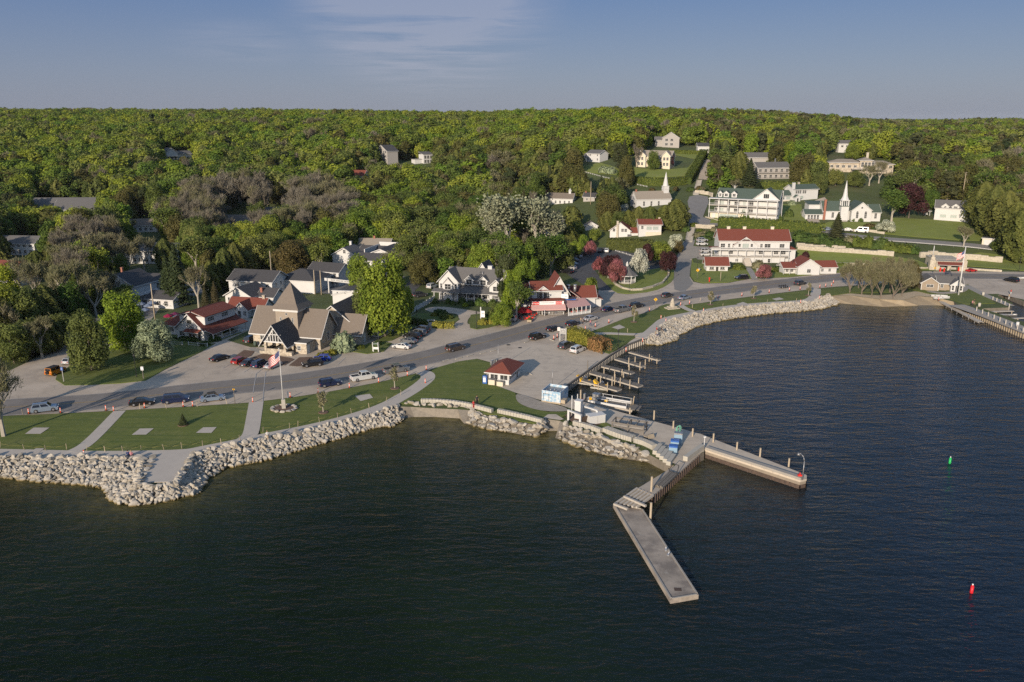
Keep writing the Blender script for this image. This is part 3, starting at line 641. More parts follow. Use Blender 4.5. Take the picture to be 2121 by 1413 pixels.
# weed-covered stones showing under the surface
sidx = [i for i, c in enumerate(COAST1) if c[2] == 's']
slabs = bank_rocks(COAST1[sidx[0]:sidx[0] + 5], 's', 1.45, 0.98, True) + bank_rocks(COAST1[sidx[4]:], 's', 1.35, 0.95, True)
small = bank_rocks(COAST1[sidx[0]:sidx[0] + 5], 's', 1.1, 0.5) + bank_rocks(COAST1[sidx[4]:], 's', 1.15, 0.55)
cove = []
for (a, b) in (((838, 836), (905, 842)), ((870, 834), (968, 845)), ((955, 838), (985, 850)), ((975, 846), (992, 862))):
 A, B = P(*a), P(*b); n = int((B - A).length / 0.95)
 for k in range(n):
  q = A.lerp(B, (k + .5) / n); cove.append((q.x + rng.uniform(-.3, .3), q.y + rng.uniform(-.5, .5), q.z + rng.uniform(-.05, .3), rng.uniform(.6, 1.0)))
def put_rock(name, meshes, x, y, z, s, **kw):
 o = bpy.data.objects.new(name, rng.choice(meshes)); COL.objects.link(o)
 o.location = (x, y, z); o.scale = (s, s * rng.uniform(.75, 1.1), s * rng.uniform(.75, 1.1)); o.rotation_euler = (rng.uniform(-.35, .35), rng.uniform(-.35, .35), rng.uniform(0, 6.28)); tag(o, **kw); return o
def merge_rocks(name, items, meshes, **kw):
 V = []; F = []; T = []; base = 0; data = []
 for me in meshes:
  co = np.empty(len(me.vertices) * 3, np.float32); me.vertices.foreach_get('co', co)
  data.append((co.reshape(-1, 3), np.array([tuple(p.vertices) for p in me.polygons])))
 for x, y, z, s in items:
  co, fa = data[rng.randrange(len(data))]
  rot = np.array(Matrix.Rotation(rng.uniform(0, 6.28), 3, 'Z') @ Matrix.Rotation(rng.uniform(-.4, .4), 3, 'X'))
  V.append((co * np.array([s, s * rng.uniform(.75, 1.1), s * rng.uniform(.75, 1.1)])) @ rot.T + np.array([x, y, z])); F.append(fa + base); T.append(np.full(len(co), rng.random(), np.float32)); base += len(co)
 me = bpy.data.meshes.new(name); me.from_pydata(np.concatenate(V).tolist(), [], np.concatenate(F).tolist())
 at = me.attributes.new('tone', 'FLOAT', 'POINT'); at.data.foreach_set('value', np.concatenate(T)); me.materials.append(ROCK)
 o = bpy.data.objects.new(name, me); COL.objects.link(o); tag(o, kind='stuff', **kw); return o
riprap.sort(key=lambda q: -q[3] / math.hypot(q[0], q[1] - 0) )
for q in riprap[:300]: put_rock('boulder', ROCKS, *q, label='pale angular limestone boulder in the big heap of shore rocks along the waterfront path', cat='boulder', group='boulders banked along the waterfront path')
merge_rocks('riprap', riprap[300:] + riprap2 + small + [(x, y, z - 1.1, s) for x, y, z, s in riprap[::6]], [rock_mesh(70 + i, rng.uniform(.6, .8), sub=1) for i in range(5)] + ROCKS[:2], label='bank of pale limestone rocks along the water')
for q in slabs: put_rock('stone_slab', SLABS, *q, label='flat limestone slab stepped down to the water %s of the boat ramp' % ('left' if q[0] < COAST1[-6][0].x else 'right'), cat='stone slab', group='flat slabs stepped down to the water by the dock')
for q in cove: put_rock('stone_block', SLABS if rng.random() < .6 else ROCKS, *q, label='tan limestone block behind the pebble cove', cat='stone block', group='limestone blocks behind the pebble cove')
# big flat capping stones along the left bank and round the lookout terrace
cap = [(-60,948),(0,948),(60,950),(120,951),(180,952),(240,951),(300,949)]
line = densify_line(PW(cap), 1.9)
for a, b in zip(line, line[1:]):
 m_ = ((a[0] + b[0]) / 2, (a[1] + b[1]) / 2); c = MB(); c.obox((0, 0), 1.75, 1.2, -0.3, 0.22, 0)
 put_rock('capstone', SLABS[:3], m_[0], m_[1] - .3, LAND + .12, 1.15, label='long flat capstone edging the lakeside path', cat='capstone', group='flat capstones along the path edge')
edge = densify_line(PW([(318,950),(304,976),(287,1004)]), 1.5) + densify_line(PW([(292,1007),(330,1010),(366,1005)]), 1.5) + densify_line(PW([(370,1000),(388,968),(403,942)]), 1.3)
for p in edge: put_rock('capstone', SLABS, p[0], p[1], LAND + .35, rng.uniform(.75, .95), label='rough grey block round the lookout terrace', cat='capstone', group='rough blocks round the lookout terrace')
# ------------------------------------------------------------------ block walls on the park side
def block_wall(px, h, label, name='block_wall', wd=0.75, L=1.8, m=None, z=None, off=0.1):
 ln = densify_line(PW(catmull(px, 6)), L); root = empty(name, (ln[0][0], ln[0][1], H(*ln[0])), label=label, cat='wall')
 mb = MB()
 for a, b in zip(ln, ln[1:]):
  ang = math.atan2(b[1] - a[1], b[0] - a[0]); c = ((a[0] + b[0]) / 2 - ln[0][0], (a[1] + b[1]) / 2 - ln[0][1]); Ls = math.hypot(b[0] - a[0], b[1] - a[1])
  zb = H((a[0] + b[0]) / 2, (a[1] + b[1]) / 2) - H(*ln[0])
  mb.obox(c, Ls - 0.05, wd, zb - 0.8, zb + h + rng.uniform(-.02, .02), ang)
  mb.obox(c, Ls - 0.5, wd * 0.22, zb + h, zb + h + 0.06, ang)
 mb.build('course', m or M['block'], root); return root
block_wall([(872,835),(910,836),(950,840),(985,847),(1020,856)], 0.9, 'long curved wall of pale concrete blocks behind the pebble cove')
block_wall([(1032,856),(1060,862),(1095,870),(1124,878)], 0.9, 'straight wall of concrete blocks between the cove and the boat ramp')
block_wall([(1188,880),(1215,887),(1245,897)], 0.85, 'low concrete block wall in front of the white storage chest')
block_wall([(1253,893),(1285,905),(1312,913)], 0.85, 'concrete block wall behind the wooden rack on the dock', wd=1.5)
block_wall([(1315,915),(1335,921),(1356,931)], 0.85, 'short concrete block wall near the newspaper boxes', wd=1.1)
for k in range(5):
 a = P(1362 + 7 * k, 934 + 5.5 * k, LAND); o = MB().obox((0, 0), 3.6, .75, 0.0, .7, 0).build('block', M['block'], None, loc=(a.x, a.y, LAND + .02), label='concrete block lying in the row where the two piers meet', cat='block', group='loose concrete blocks at the pier corner'); o.rotation_euler.z = R(64)
o = MB().obox((0, 0), 6.5, .8, 0, .8, 0).build('block_row', M['block'], None, label='double row of concrete blocks on the edge of the angled pier', cat='block'); q = P(1437, 943, LAND); o.location = (q.x, q.y, LAND + .1); o.rotation_euler.z = R(52)
# ------------------------------------------------------------------ piers
TANW = mat('weathered_wall', (0.29, 0.24, 0.18), .9, (.19, .16, .125), .7, 6, world=True)
def pier(px, label, top=1.55, thick=0.35, m=None, name='pier', skirt=True):
 w_ = [tuple(P(a, b, top)[:2]) for a, b in px]; c0 = w_[0]
 root = empty(name, (c0[0], c0[1], 0), label=label, cat='pier')
 loc = [(x - c0[0], y - c0[1]) for x, y in w_]
 MB().prism(loc, top - thick, top).build('deck', m or CONC, root)
 if skirt:
  cx_ = sum(p[0] for p in loc) / len(loc); cy_ = sum(p[1] for p in loc) / len(loc)
  MB().prism([(cx_ + (x - cx_) * .985, cy_ + (y - cy_) * .985) for x, y in loc], -2.5, .7).build('sheet_piling', M['rust'], root); MB().prism([(cx_ + (x - cx_) * .99, cy_ + (y - cy_) * .99) for x, y in loc], .7, top - thick).build('side_wall', TANW if 'long' in label else M['rust'], root)
  mb = MB()
  for i in range(len(loc)):
   a, b = loc[i], loc[(i + 1) % len(loc)]
   for q in densify_line([a, b], 0.8): mb.cyl((q[0], q[1], -1), (q[0], q[1], .6 if 'long' in label else top - .12), .11, .11, 5)
  mb.build('fender_posts', M['rust'], root)
 return root, loc
pr, pl = pier([(1447,897.5),(1671,984),(1671,992),(1658,995),(1460,931)], 'long straight concrete pier ending in a lamp')
mb = MB(); A = Vector((*pl[4], 0)); Bv = Vector((*pl[3], 0)); d = (Bv - A).normalized(); nn = Vector((-d.y, d.x, 0))
L = (Bv - A).length
c = A + d * L / 2 + nn * 0.55; mb.obox((c.x, c.y), L, .9, 1.55, 1.9, math.atan2(d.y, d.x)); mb.build('parapet', M['concrete'], pr)
pr2, pl2 = pier([(1459,932),(1353,1026),(1320,1012),(1399,964),(1440,930)], 'angled concrete pier running down from the corner', m=mat('worn_concrete', (0.42, 0.36, 0.29), .9, (.30, .26, .21), .3, 8, world=True))
# broken span: bare beams
A = P(1320,1012,1.5); B = P(1353,1026,1.5); C_ = P(1275,1046,.9); D_ = P(1318,1054,.9)
br = empty('broken_span', (A.x, A.y, 0), label='row of bare weathered beams bridging the gap between pier and floating slab', cat='beams')
for k in range(6):
 a = A.lerp(B, k / 5) - A + Vector((0, 0, 1.35)); b = C_.lerp(D_, k / 5) - A + Vector((0, 0, .85))
 a.z = 1.35; b.z = .95
 o = MB(); dv = (b - a).normalized(); s_ = Vector((-dv.y, dv.x, 0)) * .16
 o.hexa([a - s_, a + s_, b + s_, b - s_] + [q + Vector((0, 0, .32)) for q in (a - s_, a + s_, b + s_, b - s_)]); o.build('beam', M['paleplank'], br)
for (p0, p1) in (((1293,1027),(1338,1047)),((1272,1040),(1300,1051))):
 a = P(*p0, 1.6) - A; b = P(*p1, 1.6) - A; a.z = b.z = 1.45
 if p0[0] == 1272: a.z = b.z = 1.25
 o = MB(); o.obox(((a.x + b.x) / 2, (a.y + b.y) / 2), (b - a).length, .35, a.z - .1, a.z + .2, math.atan2(b.y - a.y, b.x - a.x)); o.build('cross_beam', M['paleplank'], br)
SLABM = mat('slab_concrete', (0.38, 0.325, 0.265), .9, (.25, .215, .175), .35, 9, world=True, contrast=1.5); add_layer(SLABM, (.14, .12, .105), .3, .48, .62, .65); add_layer(SLABM, (.10, .09, .08), 1.3, .58, .75, .6); add_layer(SLABM, (.42, .39, .34), .9, .6, .72, .5)
pr3, pl3 = pier([(1270,1044),(1331,1054),(1447,1232),(1389,1242)], 'detached concrete slab pier lying low on the water', top=.6, thick=.6, m=SLABM, name='slab_pier', skirt=False)
mb = MB()
for i, j in ((0, 3), (1, 2), (0, 1), (3, 2)):
 a, b = Vector(pl3[i]), Vector(pl3[j]); mid = (a + b) / 2; cen = sum((Vector(p) for p in pl3), Vector((0, 0))) / 4; off = (cen - mid).normalized() * .12; mb.obox(mid + off, (b - a).length - .5, .2, .6, .7, math.atan2((b - a).y, (b - a).x))
mb.build('curb_timber', M['concrete'], pr3)
q = P(1404, 1221, .6); MB().obox((0, 0), .9, .7, 0, .012, R(-5)).build('hatch', M['rust'], pr3, loc=(q.x - pr3.location.x, q.y - pr3.location.y, .603))
# bulkhead along the harbour
w1 = WALL1[4:]
root = empty('bulkhead', (w1[0].x, w1[0].y, 0), label='rusty sheet pile bulkhead with fender posts along the harbour apron', cat='bulkhead')
lw = [(p.x - w1[0].x, p.y - w1[0].y) for p in w1]; mb = MB(); mp_ = MB()
for a, b in zip(lw, lw[1:]):
 ang = math.atan2(b[1] - a[1], b[0] - a[0]); mb.obox(((a[0] + b[0]) / 2, (a[1] + b[1]) / 2), math.hypot(b[0] - a[0], b[1] - a[1]), .3, 1.2, 1.64, ang)
for q in densify_line(lw, .9): mp_.obox((q[0], q[1]), .3, .42, -1.5, 1.18, 0)
mb.build('cap_timber', M['wood'], root); mp_.build('fender_posts', M['paleplank'], root)
w2 = WALL2[:7]; root = empty('bulkhead', (w2[0].x, w2[0].y, 0), label='pale timber fendered edge of the marina walkway on the right', cat='bulkhead')
lw = [(p.x - w2[0].x, p.y - w2[0].y) for p in w2[:5]]; mp_ = MB()
for q in densify_line(lw, 1.0): mp_.obox((q[0], q[1]), .35, .35, -1.5, 1.5, 0)
mp_.build('fender_posts', M['pile'], root); mb = MB()
for a, b in zip(lw, lw[1:]):
 ang = math.atan2(b[1] - a[1], b[0] - a[0]); mb.obox(((a[0] + b[0]) / 2, (a[1] + b[1]) / 2), math.hypot(b[0] - a[0], b[1] - a[1]), .3, 1.5, 1.62, ang)
mb.build('cap_timber', M['pile'], root)
# ------------------------------------------------------------------ finger docks
def dock(a, b, wd, label, piles, z=0.95, low=False):
 A = P(*a, z); B = P(*b, z); d = B - A; L = d.length; ang = math.atan2(d.y, d.x)
 root = empty('finger_dock', (A.x, A.y, 0), ang, label=label, cat='dock', group='finger docks in the small harbour')
 mb = MB(); n = int(L / .3)
 for k in range(n): mb.box(k * L / n, (k + 1) * L / n - .03, -wd / 2, wd / 2, z - .07, z + rng.uniform(-.01, .01))
 mb.build('decking', M['wood'], root)
 MB().box(0, L, -wd / 2, -wd / 2 + .12, z - .35, z - .08).box(0, L, wd / 2 - .12, wd / 2, z - .35, z - .08).box(L - .12, L, -wd / 2 + .12, wd / 2 - .12, z - .35, z - .08).build('stringers', M['paleplank'], root)
 for t, s, h in piles:
  MB().cyl((t * L, s * (wd / 2 + .14), -2), (t * L, s * (wd / 2 + .14), h), .13, .12, 7).build('pile', M['pile'], root)
 return root
dock((1304,728),(1366,745), .9, 'narrow timber walkway nearest the rocks, with a broken end', [(.72,-1,1.9),(.7,1,1.1),(.97,-1,1.2)])
dock((1277,742),(1333,758), 1.5, 'second finger dock from the rocks, with two pairs of tall piles', [(.55,-1,2.3),(.6,1,2.3),(.96,-1,2.0),(.97,1,2.3)])
dock((1249,757),(1311,772), 1.5, 'middle finger dock in the small harbour', [(.8,1,2.3),(.72,-1,1.5),(.3,-1,1.3)])
dock((1225,770),(1327,799), 1.9, 'longest finger dock with many tall piles', [(.2,1,2.4),(.42,1,2.4),(.55,-1,2.4),(.6,1,2.4),(.85,-1,2.1),(.9,1,2.2),(.66,-1,1.9)])
dock((1209,786),(1283,807), 1.7, 'finger dock with the two yellow boats moored to it', [(.3,1,2.2),(.4,1,2.5),(.75,-1,2.2),(.72,1,2.9),(.5,-1,1.4)])
A = P(1944, 621, 1.0); B = P(2032, 668, .8); d = B - A
root = empty('swimming_dock', (A.x, A.y, 0), math.atan2(d.y, d.x), label='long thin pale plank dock running out beside the marina walkway', cat='dock')
mb = MB(); L = d.length
for k in range(int(L / .4)): mb.box(k * .4, k * .4 + .37, -.75, .75, .86, .93 + rng.uniform(-.01, .01))
mb.build('decking', M['paleplank'], root); MB().box(0, L, -.7, -.6, .6, .85).box(0, L, .6, .7, .6, .85).build('stringers', M['paleplank'], root)
for k in range(1, 8): MB().cyl((L * k / 7.6, -.7, -2), (L * k / 7.6, -.7, 1.0 if k % 3 else 1.9), .06, .06, 5).cyl((L * k / 7.6, .7, -2), (L * k / 7.6, .7, 1.0), .06, .06, 5).build('leg', M['metal'], root)
# free-standing piles
for px_, py_, h, lb in ((1355,870,1.8,'beside the coiled hose'),(1395,889,1.5,''),(1435,906,1.6,''),(1478,918,1.7,''),(1527,934,1.5,''),(1575,948,1.6,''),(1635,965,1.2,''),(1203,822,1.4,''),(1305,858,1.2,'')):
 p = P(px_, py_, LAND); MB().cyl((0, 0, -3), (0, 0, h), .16, .15, 8).build('mooring_post', M['pile'], None, loc=(p.x, p.y + .3, LAND), label='pale round mooring post on the outer edge of the long pier', cat='post', group='mooring posts along the long pier')
for px_, py_, h in ((1348,1037,4.0),(1347,1080,3.0)):
 p = P(px_, py_, 0); MB().cyl((0, 0, -3), (0, 0, h), .19, .17, 8).build('pile', M['pile'], None, loc=(p.x, p.y, 0), label='tall timber pile standing in the water beside the gap in the pier' if h > 3.5 else 'leaning pile in the water beside the low slab pier', cat='post')
for k in range(13):
 t = k / 12; px_ = 2023 + 145 * t; py_ = 645 + 66 * t; p = P(px_, py_, LAND)
 MB().cyl((0, 0, -1), (0, 0, 1.35), .17, .16, 7).build('mooring_post', M['paleplank'], None, loc=(p.x, p.y + .2, LAND), label='white mooring post along the marina walkway on the right', cat='post', group='white posts along the marina walkway')
for px_, py_ in ((2056,622),(2064,625),(2073,628),(2081,632),(2090,637)):
 p = P(px_, py_, LAND); MB().cyl((0, 0, -1), (0, 0, 1.2), .17, .16, 7).build('mooring_post', M['paleplank'], None, loc=(p.x, p.y, LAND), label='pale post on the inner edge of the marina basin', cat='post', group='posts round the marina basin')
for a, b in (((2048,646),(2098,644)),((2090,660),(2150,657)),((2030,639),(2085,636))):
 A = P(*a, .9); B = P(*b, .9); d = B - A; root = empty('finger_dock', (A.x, A.y, 0), math.atan2(d.y, d.x), label='pale finger dock in the marina basin', cat='dock', group='pale finger docks in the marina basin')
 MB().box(0, d.length, -.55, .55, .8, .95).build('decking', M['paleplank'], root)
 for t in (.25, .9): MB().cyl((d.length * t, -.6, -2), (d.length * t, -.6, 1.0), .12, .12, 6).build('pile', M['pile'], root)
# ------------------------------------------------------------------ buildings
HOUSES = []
class House:
 def __init__(s, name, label, A, B=None, ang=None, wd=None, cat='house', group=None, z=None, dz=0.0):
  a = P(*A)
  if B is not None:
   b = P(B[0], B[1], a.z); s.W = (b - a).length if wd is None else wd
   s.ang = math.atan2(b.y - a.y, b.x - a.x) if ang is None else R(ang)
  else: s.W = wd; s.ang = R(ang)
  s.o = (a.x, a.y, (a.z if z is None else z) + dz)
  s.root = empty(name, s.o, s.ang, label=label, cat=cat, group=group)
  s.w = {}; s.r = {}; s.t = MB(); s.wins = {}; s.foot = []
  HOUSES.append(s)
 def mb(s, d, m): return d.setdefault(m, MB())
 def vol(s, x0, x1, y0, y1, h, z0=0.0, wall='white', roof='red', kind='gx', rise=2.0, over=0.45, down=0.0, skip_wall=False, th=0.18, gable=None):
  s.foot.append((x0, x1, y0, y1)); w = s.mb(s.w, wall); zb = z0 - down if z0 == 0.0 else z0
  if zb == 0.0: zb = -3.0
  if not skip_wall: w.box(x0, x1, y0, y1, zb, z0 + h)
  e = z0 + h; r = s.mb(s.r, roof) if kind not in ('none',) else None; xm, ym = (x0 + x1) / 2, (y0 + y1) / 2; o = over
  gw = s.mb(s.w, gable or wall)
  if kind in ('gx', 'gy'):
   if kind == 'gx':
    m = rise / ((y1 - y0) / 2); zo = e - m * o
    f = lambda a, b, c: (a, b, c)
    A0, A1, B0, B1, C0 = x0, x1, y0, y1, ym
   else:
    m = rise / ((x1 - x0) / 2); zo = e - m * o
    f = lambda a, b, c: (b, a, c)
    A0, A1, B0, B1, C0 = y0, y1, x0, x1, xm
   for q in (A0 + .02, A1 - .02):
    gw.poly([f(q, B0, e), f(q, B1, e), f(q, C0, e + rise)])
   for sg, bb in ((-1, B0), (1, B1)):
    be = bb + sg * o
    p = [(A0 - o, be, zo), (A1 + o, be, zo), (A1 + o, C0, e + rise), (A0 - o, C0, e + rise)]
    lo = [f(a, b, c + .03) for a, b, c in p]; hi = [f(a, b, c + .03 + th) for a, b, c in p]
    if (kind == 'gy') ^ (sg > 0): lo.reverse(); hi.reverse()
    r.hexa(lo + hi)
    # fascia and barge boards
    t = .10
    q = [(A0 - o, be - t * (sg < 0), zo - .12), (A1 + o, be - t * (sg < 0), zo - .12), (A1 + o, be + t * (sg > 0), zo - .12), (A0 - o, be + t * (sg > 0), zo - .12)]
    s.t.hexa([f(*v) for v in q] + [f(v[0], v[1], v[2] + .26) for v in q])
    for aa, dd in ((A0 - o - t, t), (A1 + o, t)):
     q = [(aa, be, zo - .10), (aa + dd, be, zo - .10), (aa + dd, C0, e + rise - .10), (aa, C0, e + rise - .10)]
     s.t.hexa([f(*v) for v in q] + [f(v[0], v[1], v[2] + .26) for v in q])
  elif kind in ('hip', 'pyr'):
   if kind == 'pyr': ra = [(xm, ym), (xm, ym)]
   elif x1 - x0 >= y1 - y0: hh = (y1 - y0) / 2; ra = [(x0 + hh, ym), (x1 - hh, ym)]
   else: hh = (x1 - x0) / 2; ra = [(xm, y0 + hh), (xm, y1 - hh)]
   X0, X1, Y0, Y1 = x0 - o, x1 + o, y0 - o, y1 + o
   a, b, c, d = (X0, Y0, e), (X1, Y0, e), (X1, Y1, e), (X0, Y1, e); p, q = (*ra[0], e + rise), (*ra[1], e + rise)
   if kind == 'pyr':
    for v in ((a, b, p), (b, c, p), (c, d, p), (d, a, p)): r.poly(v)
   elif x1 - x0 >= y1 - y0:
    for v in ((a, b, q, p), (b, c, q), (c, d, p, q), (d, a, p)): r.poly(v)
   else:
    for v in ((a, b, p), (b, c, q, p), (c, d, q), (d, a, p, q)): r.poly(v)
   s.t.box(X0, X1, Y0, Y1, e - .22, e - .003)
  elif kind == 'flat':
   r.box(x0 - o, x1 + o, y0 - o, y1 + o, e, e + .22); s.t.box(x0 - o - .06, x1 + o + .06, y0 - o - .06, y0 - o, e - .04, e + .26)
  elif kind in ('sf', 'sb', 'sl', 'sr'):   # a lean-to roof falling to the front, back, left or right
   q = {'sf': [0, 0, 1, 1], 'sb': [1, 1, 0, 0], 'sl': [0, 1, 1, 0], 'sr': [1, 0, 0, 1]}[kind]
   X = [(x0 - o, y0 - o), (x1 + o, y0 - o), (x1 + o, y1 + o), (x0 - o, y1 + o)]
   if kind == 'sf': X[2] = (x1 + o, y1); X[3] = (x0 - o, y1)
   if kind == 'sr': X[0] = (x0, y0 - o); X[3] = (x0, y1 + o)
   if kind == 'sl': X[1] = (x1, y0 - o); X[2] = (x1, y1 + o)
   lo = [(X[i][0], X[i][1], e + rise * q[i]) for i in range(4)]
   r.hexa([(a, b, c + .02) for a, b, c in lo] + [(a, b, c + .02 + th) for a, b, c in lo])
   s.t.hexa([(a, b, c - .10) for a, b, c in lo] + [(a, b, c + .015) for a, b, c in lo])
  return s
 def win(s, face, at, u, z, w, h, pane='glass', frame='white', name='window', mull=1, bars=1, shutters=False):
  """a window or door: face f/b/l/r, 'at' the wall plane, u its centre along the wall, z its sill"""
  key = (face, round(w, 2), round(h, 2), pane, frame, name, mull, bars, shutters)
  if key not in WCACHE:
   fr = MB(); t = .10 if w > .7 else .07; d = .07
   fr.box(-w / 2 - t, -w / 2, -d, 0, -t, h + t); fr.box(w / 2, w / 2 + t, -d, 0, -t, h + t); fr.box(-w / 2, w / 2, -d, 0, h, h + t); fr.box(-w / 2, w / 2, -d - .04, 0, -t, 0)
   for k in range(1, mull + 1):
    x = -w / 2 + w * k / (mull + 1); fr.box(x - .035, x + .035, -d + .01, -.02, 0, h)
   for k in range(1, bars + 1):
    z_ = h * k / (bars + 1); fr.box(-w / 2, w / 2, -d + .015, -.021, z_ - .03, z_ + .03)
   if shutters:
    pass
   pn = MB(); pn.box(-w / 2, w / 2, -.03, -.004, 0, h)
   sh = MB()
   if shutters:
    for sg in (-1, 1): sh.box(min(sg * (w / 2 + t), sg * (w / 2 + t + .38)), max(sg * (w / 2 + t), sg * (w / 2 + t + .38)), -.05, 0, -.05, h + .05)
   fr.mats = [M[frame]]; pn.mats = [M[pane]]; sh.mats = [M['shutter']]
   WCACHE[key] = (fr.mesh(name), pn.mesh('pane'), sh.mesh('shutter') if shutters else None)
  fm, pm, sm = WCACHE[key]
  rot = {'f': 0, 'b': math.pi, 'l': -math.pi / 2, 'r': math.pi / 2}[face]
  loc = {'f': (u, at, z), 'b': (u, at, z), 'l': (at, u, z), 'r': (at, u, z)}[face]
  o = bpy.data.objects.new(name, fm); COL.objects.link(o); o.parent = s.root; o.location = loc; o.rotation_euler = (0, 0, rot)
  p = bpy.data.objects.new('pane' if name == 'window' else 'panel', pm); COL.objects.link(p); p.parent = o
  if sm: q = bpy.data.objects.new('shutter', sm); COL.objects.link(q); q.parent = o
  return s
 def wins(s, *a): pass
 def chim(s, x, y, z1, w=.9, d=.7, m='brick', z0=0):
  MB().box(x - w / 2, x + w / 2, y - d / 2, y + d / 2, z0, z1).box(x - w / 2 - .08, x + w / 2 + .08, y - d / 2 - .08, y + d / 2 + .08, z1, z1 + .15).build('chimney', M[m], s.root); return s
 def dormer(s, x, y0, z0, w, d, h, rise, roof, wall='white', win=(.8, .9), mull=1):
  s.vol(x - w / 2, x + w / 2, y0, y0 + d, h, z0, wall, roof, 'gy', rise, .22); s.foot.pop()
  if win: s.win('f', y0, x, z0 + (h - win[1]) * .6 + .1, win[0], win[1], mull=mull)
  return s
 def posts(s, pts, z0, z1, r=.08, m='white', name='post'):
  mb = MB()
  for x, y in pts: mb.box(x - r, x + r, y - r, y + r, z0, z1)
  mb.build('posts', M[m], s.root); return s
 def rail(s, pts, z, h=.95, m='white', gap=.35):
  mb = MB()
  for a, b in zip(pts, pts[1:]):
   ang = math.atan2(b[1] - a[1], b[0] - a[0]); L = math.hypot(b[0] - a[0], b[1] - a[1]); c = ((a[0] + b[0]) / 2, (a[1] + b[1]) / 2)
   mb.obox(c, L, .07, z + h - .08, z + h, ang); mb.obox(c, L, .05, z + .08, z + .14, ang)
   for k in range(int(L / gap) + 1):
    t = k * gap / L; mb.box(a[0] + (b[0] - a[0]) * t - .03, a[0] + (b[0] - a[0]) * t + .03, a[1] + (b[1] - a[1]) * t - .03, a[1] + (b[1] - a[1]) * t + .03, z + .14, z + h - .08)
  mb.build('railing', M[m], s.root); return s
 def part(s, name, mb, m=None, **kw):
  return mb.build(name, (M[m] if isinstance(m, str) else m), s.root, **kw)
 def done(s):
  ks = list(s.w);
  for k in ks: s.w[k].build('wall', M[k], s.root)
  for k in s.r: s.r[k].build('roof', M[k], s.root)
  if s.t.f: s.t.build('trim', M['white'], s.root)
  c, sn = math.cos(s.ang), math.sin(s.ang)
  for x0, x1, y0, y1 in s.foot:
   q = [(x0 - 2, y0 - 2), (x1 + 2, y0 - 2), (x1 + 2, y1 + 2), (x0 - 2, y1 + 2)]
   SHEETS.append([(s.o[0] + a * c - b * sn, s.o[1] + a * sn + b * c) for a, b in q])
  return s
WCACHE = {}
def text(body, size, m, parent, loc, rot, name='lettering', ext=.015, bold=0.0, shear=0.0, sx=1.0):
 cu = bpy.data.curves.new(name, 'FONT'); cu.body = body; cu.size = size; cu.align_x = 'CENTER'; cu.align_y = 'CENTER'; cu.extrude = ext; cu.offset = bold; cu.shear = shear
 o = bpy.data.objects.new(name, cu); me = bpy.data.meshes.new_from_object(o); bpy.data.objects.remove(o)
 me.name = name; me.materials.clear(); me.materials.append(m if not isinstance(m, str) else M[m])
 o = bpy.data.objects.new(name, me); COL.objects.link(o); o.parent = parent; o.location = loc; o.rotation_euler = rot; o.scale = (sx, 1, 1); return o
FR = (math.pi / 2, 0, 0)
# 1. the stone village hall
h = House('village_hall', 'fieldstone village hall with square tower, steep brown shake roofs and timbered porch', (526, 714), (663, 725), ang=-15, wd=18.6, cat='hall')
h.vol(0, 18.6, 0, 8.4, 3.9, wall='stone', roof='brown', kind='gx', rise=5.2, over=.7)
h.vol(6.6, 12.6, .4, 6.4, 9.6, wall='brownwall', roof='brown', kind='none')
mb = h.mb(h.r, 'brown'); X0, X1, Y0, Y1 = 5.7, 13.5, -.5, 7.3; xm, ym = 9.6, 3.4
lv = [(1.0, 9.75), (.72, 11.0), (.42, 13.2), (.0, 15.9)]
for (k0, z0), (k1, z1) in zip(lv, lv[1:]):
 hw = (X1 - X0) / 2; c0 = [(xm + sx * hw * k0, ym + sy * hw * k0, z0) for sx, sy in ((-1, -1), (1, -1), (1, 1), (-1, 1))]; c1 = [(xm + sx * hw * k1, ym + sy * hw * k1, z1) for sx, sy in ((-1, -1), (1, -1), (1, 1), (-1, 1))]
 for i in range(4):
  j = (i + 1) % 4; mb.poly([c0[i], c0[j], c1[j], c1[i]] if k1 else [c0[i], c0[j], c1[j]])
h.t.box(6.2, 13.0, 0, 6.8, 9.1, 9.74)
for u in (8.0, 11.2): h.win('f', .4, u, 6.0, .38, 1.5, mull=0, bars=3)
h.win('f', .4, 9.6, 8.2, .4, .5, mull=0, bars=0); h.win('r', 12.6, 3.4, 5.9, .45, 1.6, mull=0, bars=3)
# porch
h.vol(7.2, 13.2, -6.9, -.05, 3.3, wall='stone', roof='dark', kind='gy', rise=4.2, over=.8, skip_wall=True, gable='white')
g = h.mb(h.w, 'stone')
for x, y in ((7.3, -6.8), (12.5, -6.8), (7.3, -3.2), (12.5, -3.2)): g.box(x, x + .6, y, y + .6, -1, 3.3)
g.box(7.9, 12.5, -6.75, -6.4, -1, 1.5); g.box(7.35, 7.65, -6.2, -3.2, -1, 1.5); g.box(13.1, 14.6, -6.8, -5.8, -1, .9); g.box(5.9, 7.3, -6.8, -6.2, -1, .8)
h.part('porch_floor', MB().box(7.9, 12.5, -6.4, 0, -1, .9), 'wood')
gd = MB().mat(M['glass']); gd.poly([(8.0, -6.92, 3.45), (12.4, -6.92, 3.45), (10.2, -6.92, 6.3)]); h.part('gable_glazing', gd)
tb = MB(); tb.box(7.3, 13.1, -7.12, -6.94, 3.15, 3.5); tb.box(8.3, 12.1, -7.1, -6.94, 5.05, 5.25)
for x, z in ((8.6, 4.6), (9.3, 5.1), (10.0, 6.3), (10.7, 5.4), (11.4, 4.7)): tb.box(x - .09, x + .09, -7.1, -6.94, 3.5, z)
h.part('porch_timbers', tb, 'white')
h.part('bench', MB().box(8.6, 10.4, -1.6, -1.0, 1.0, 1.5), 'pile')
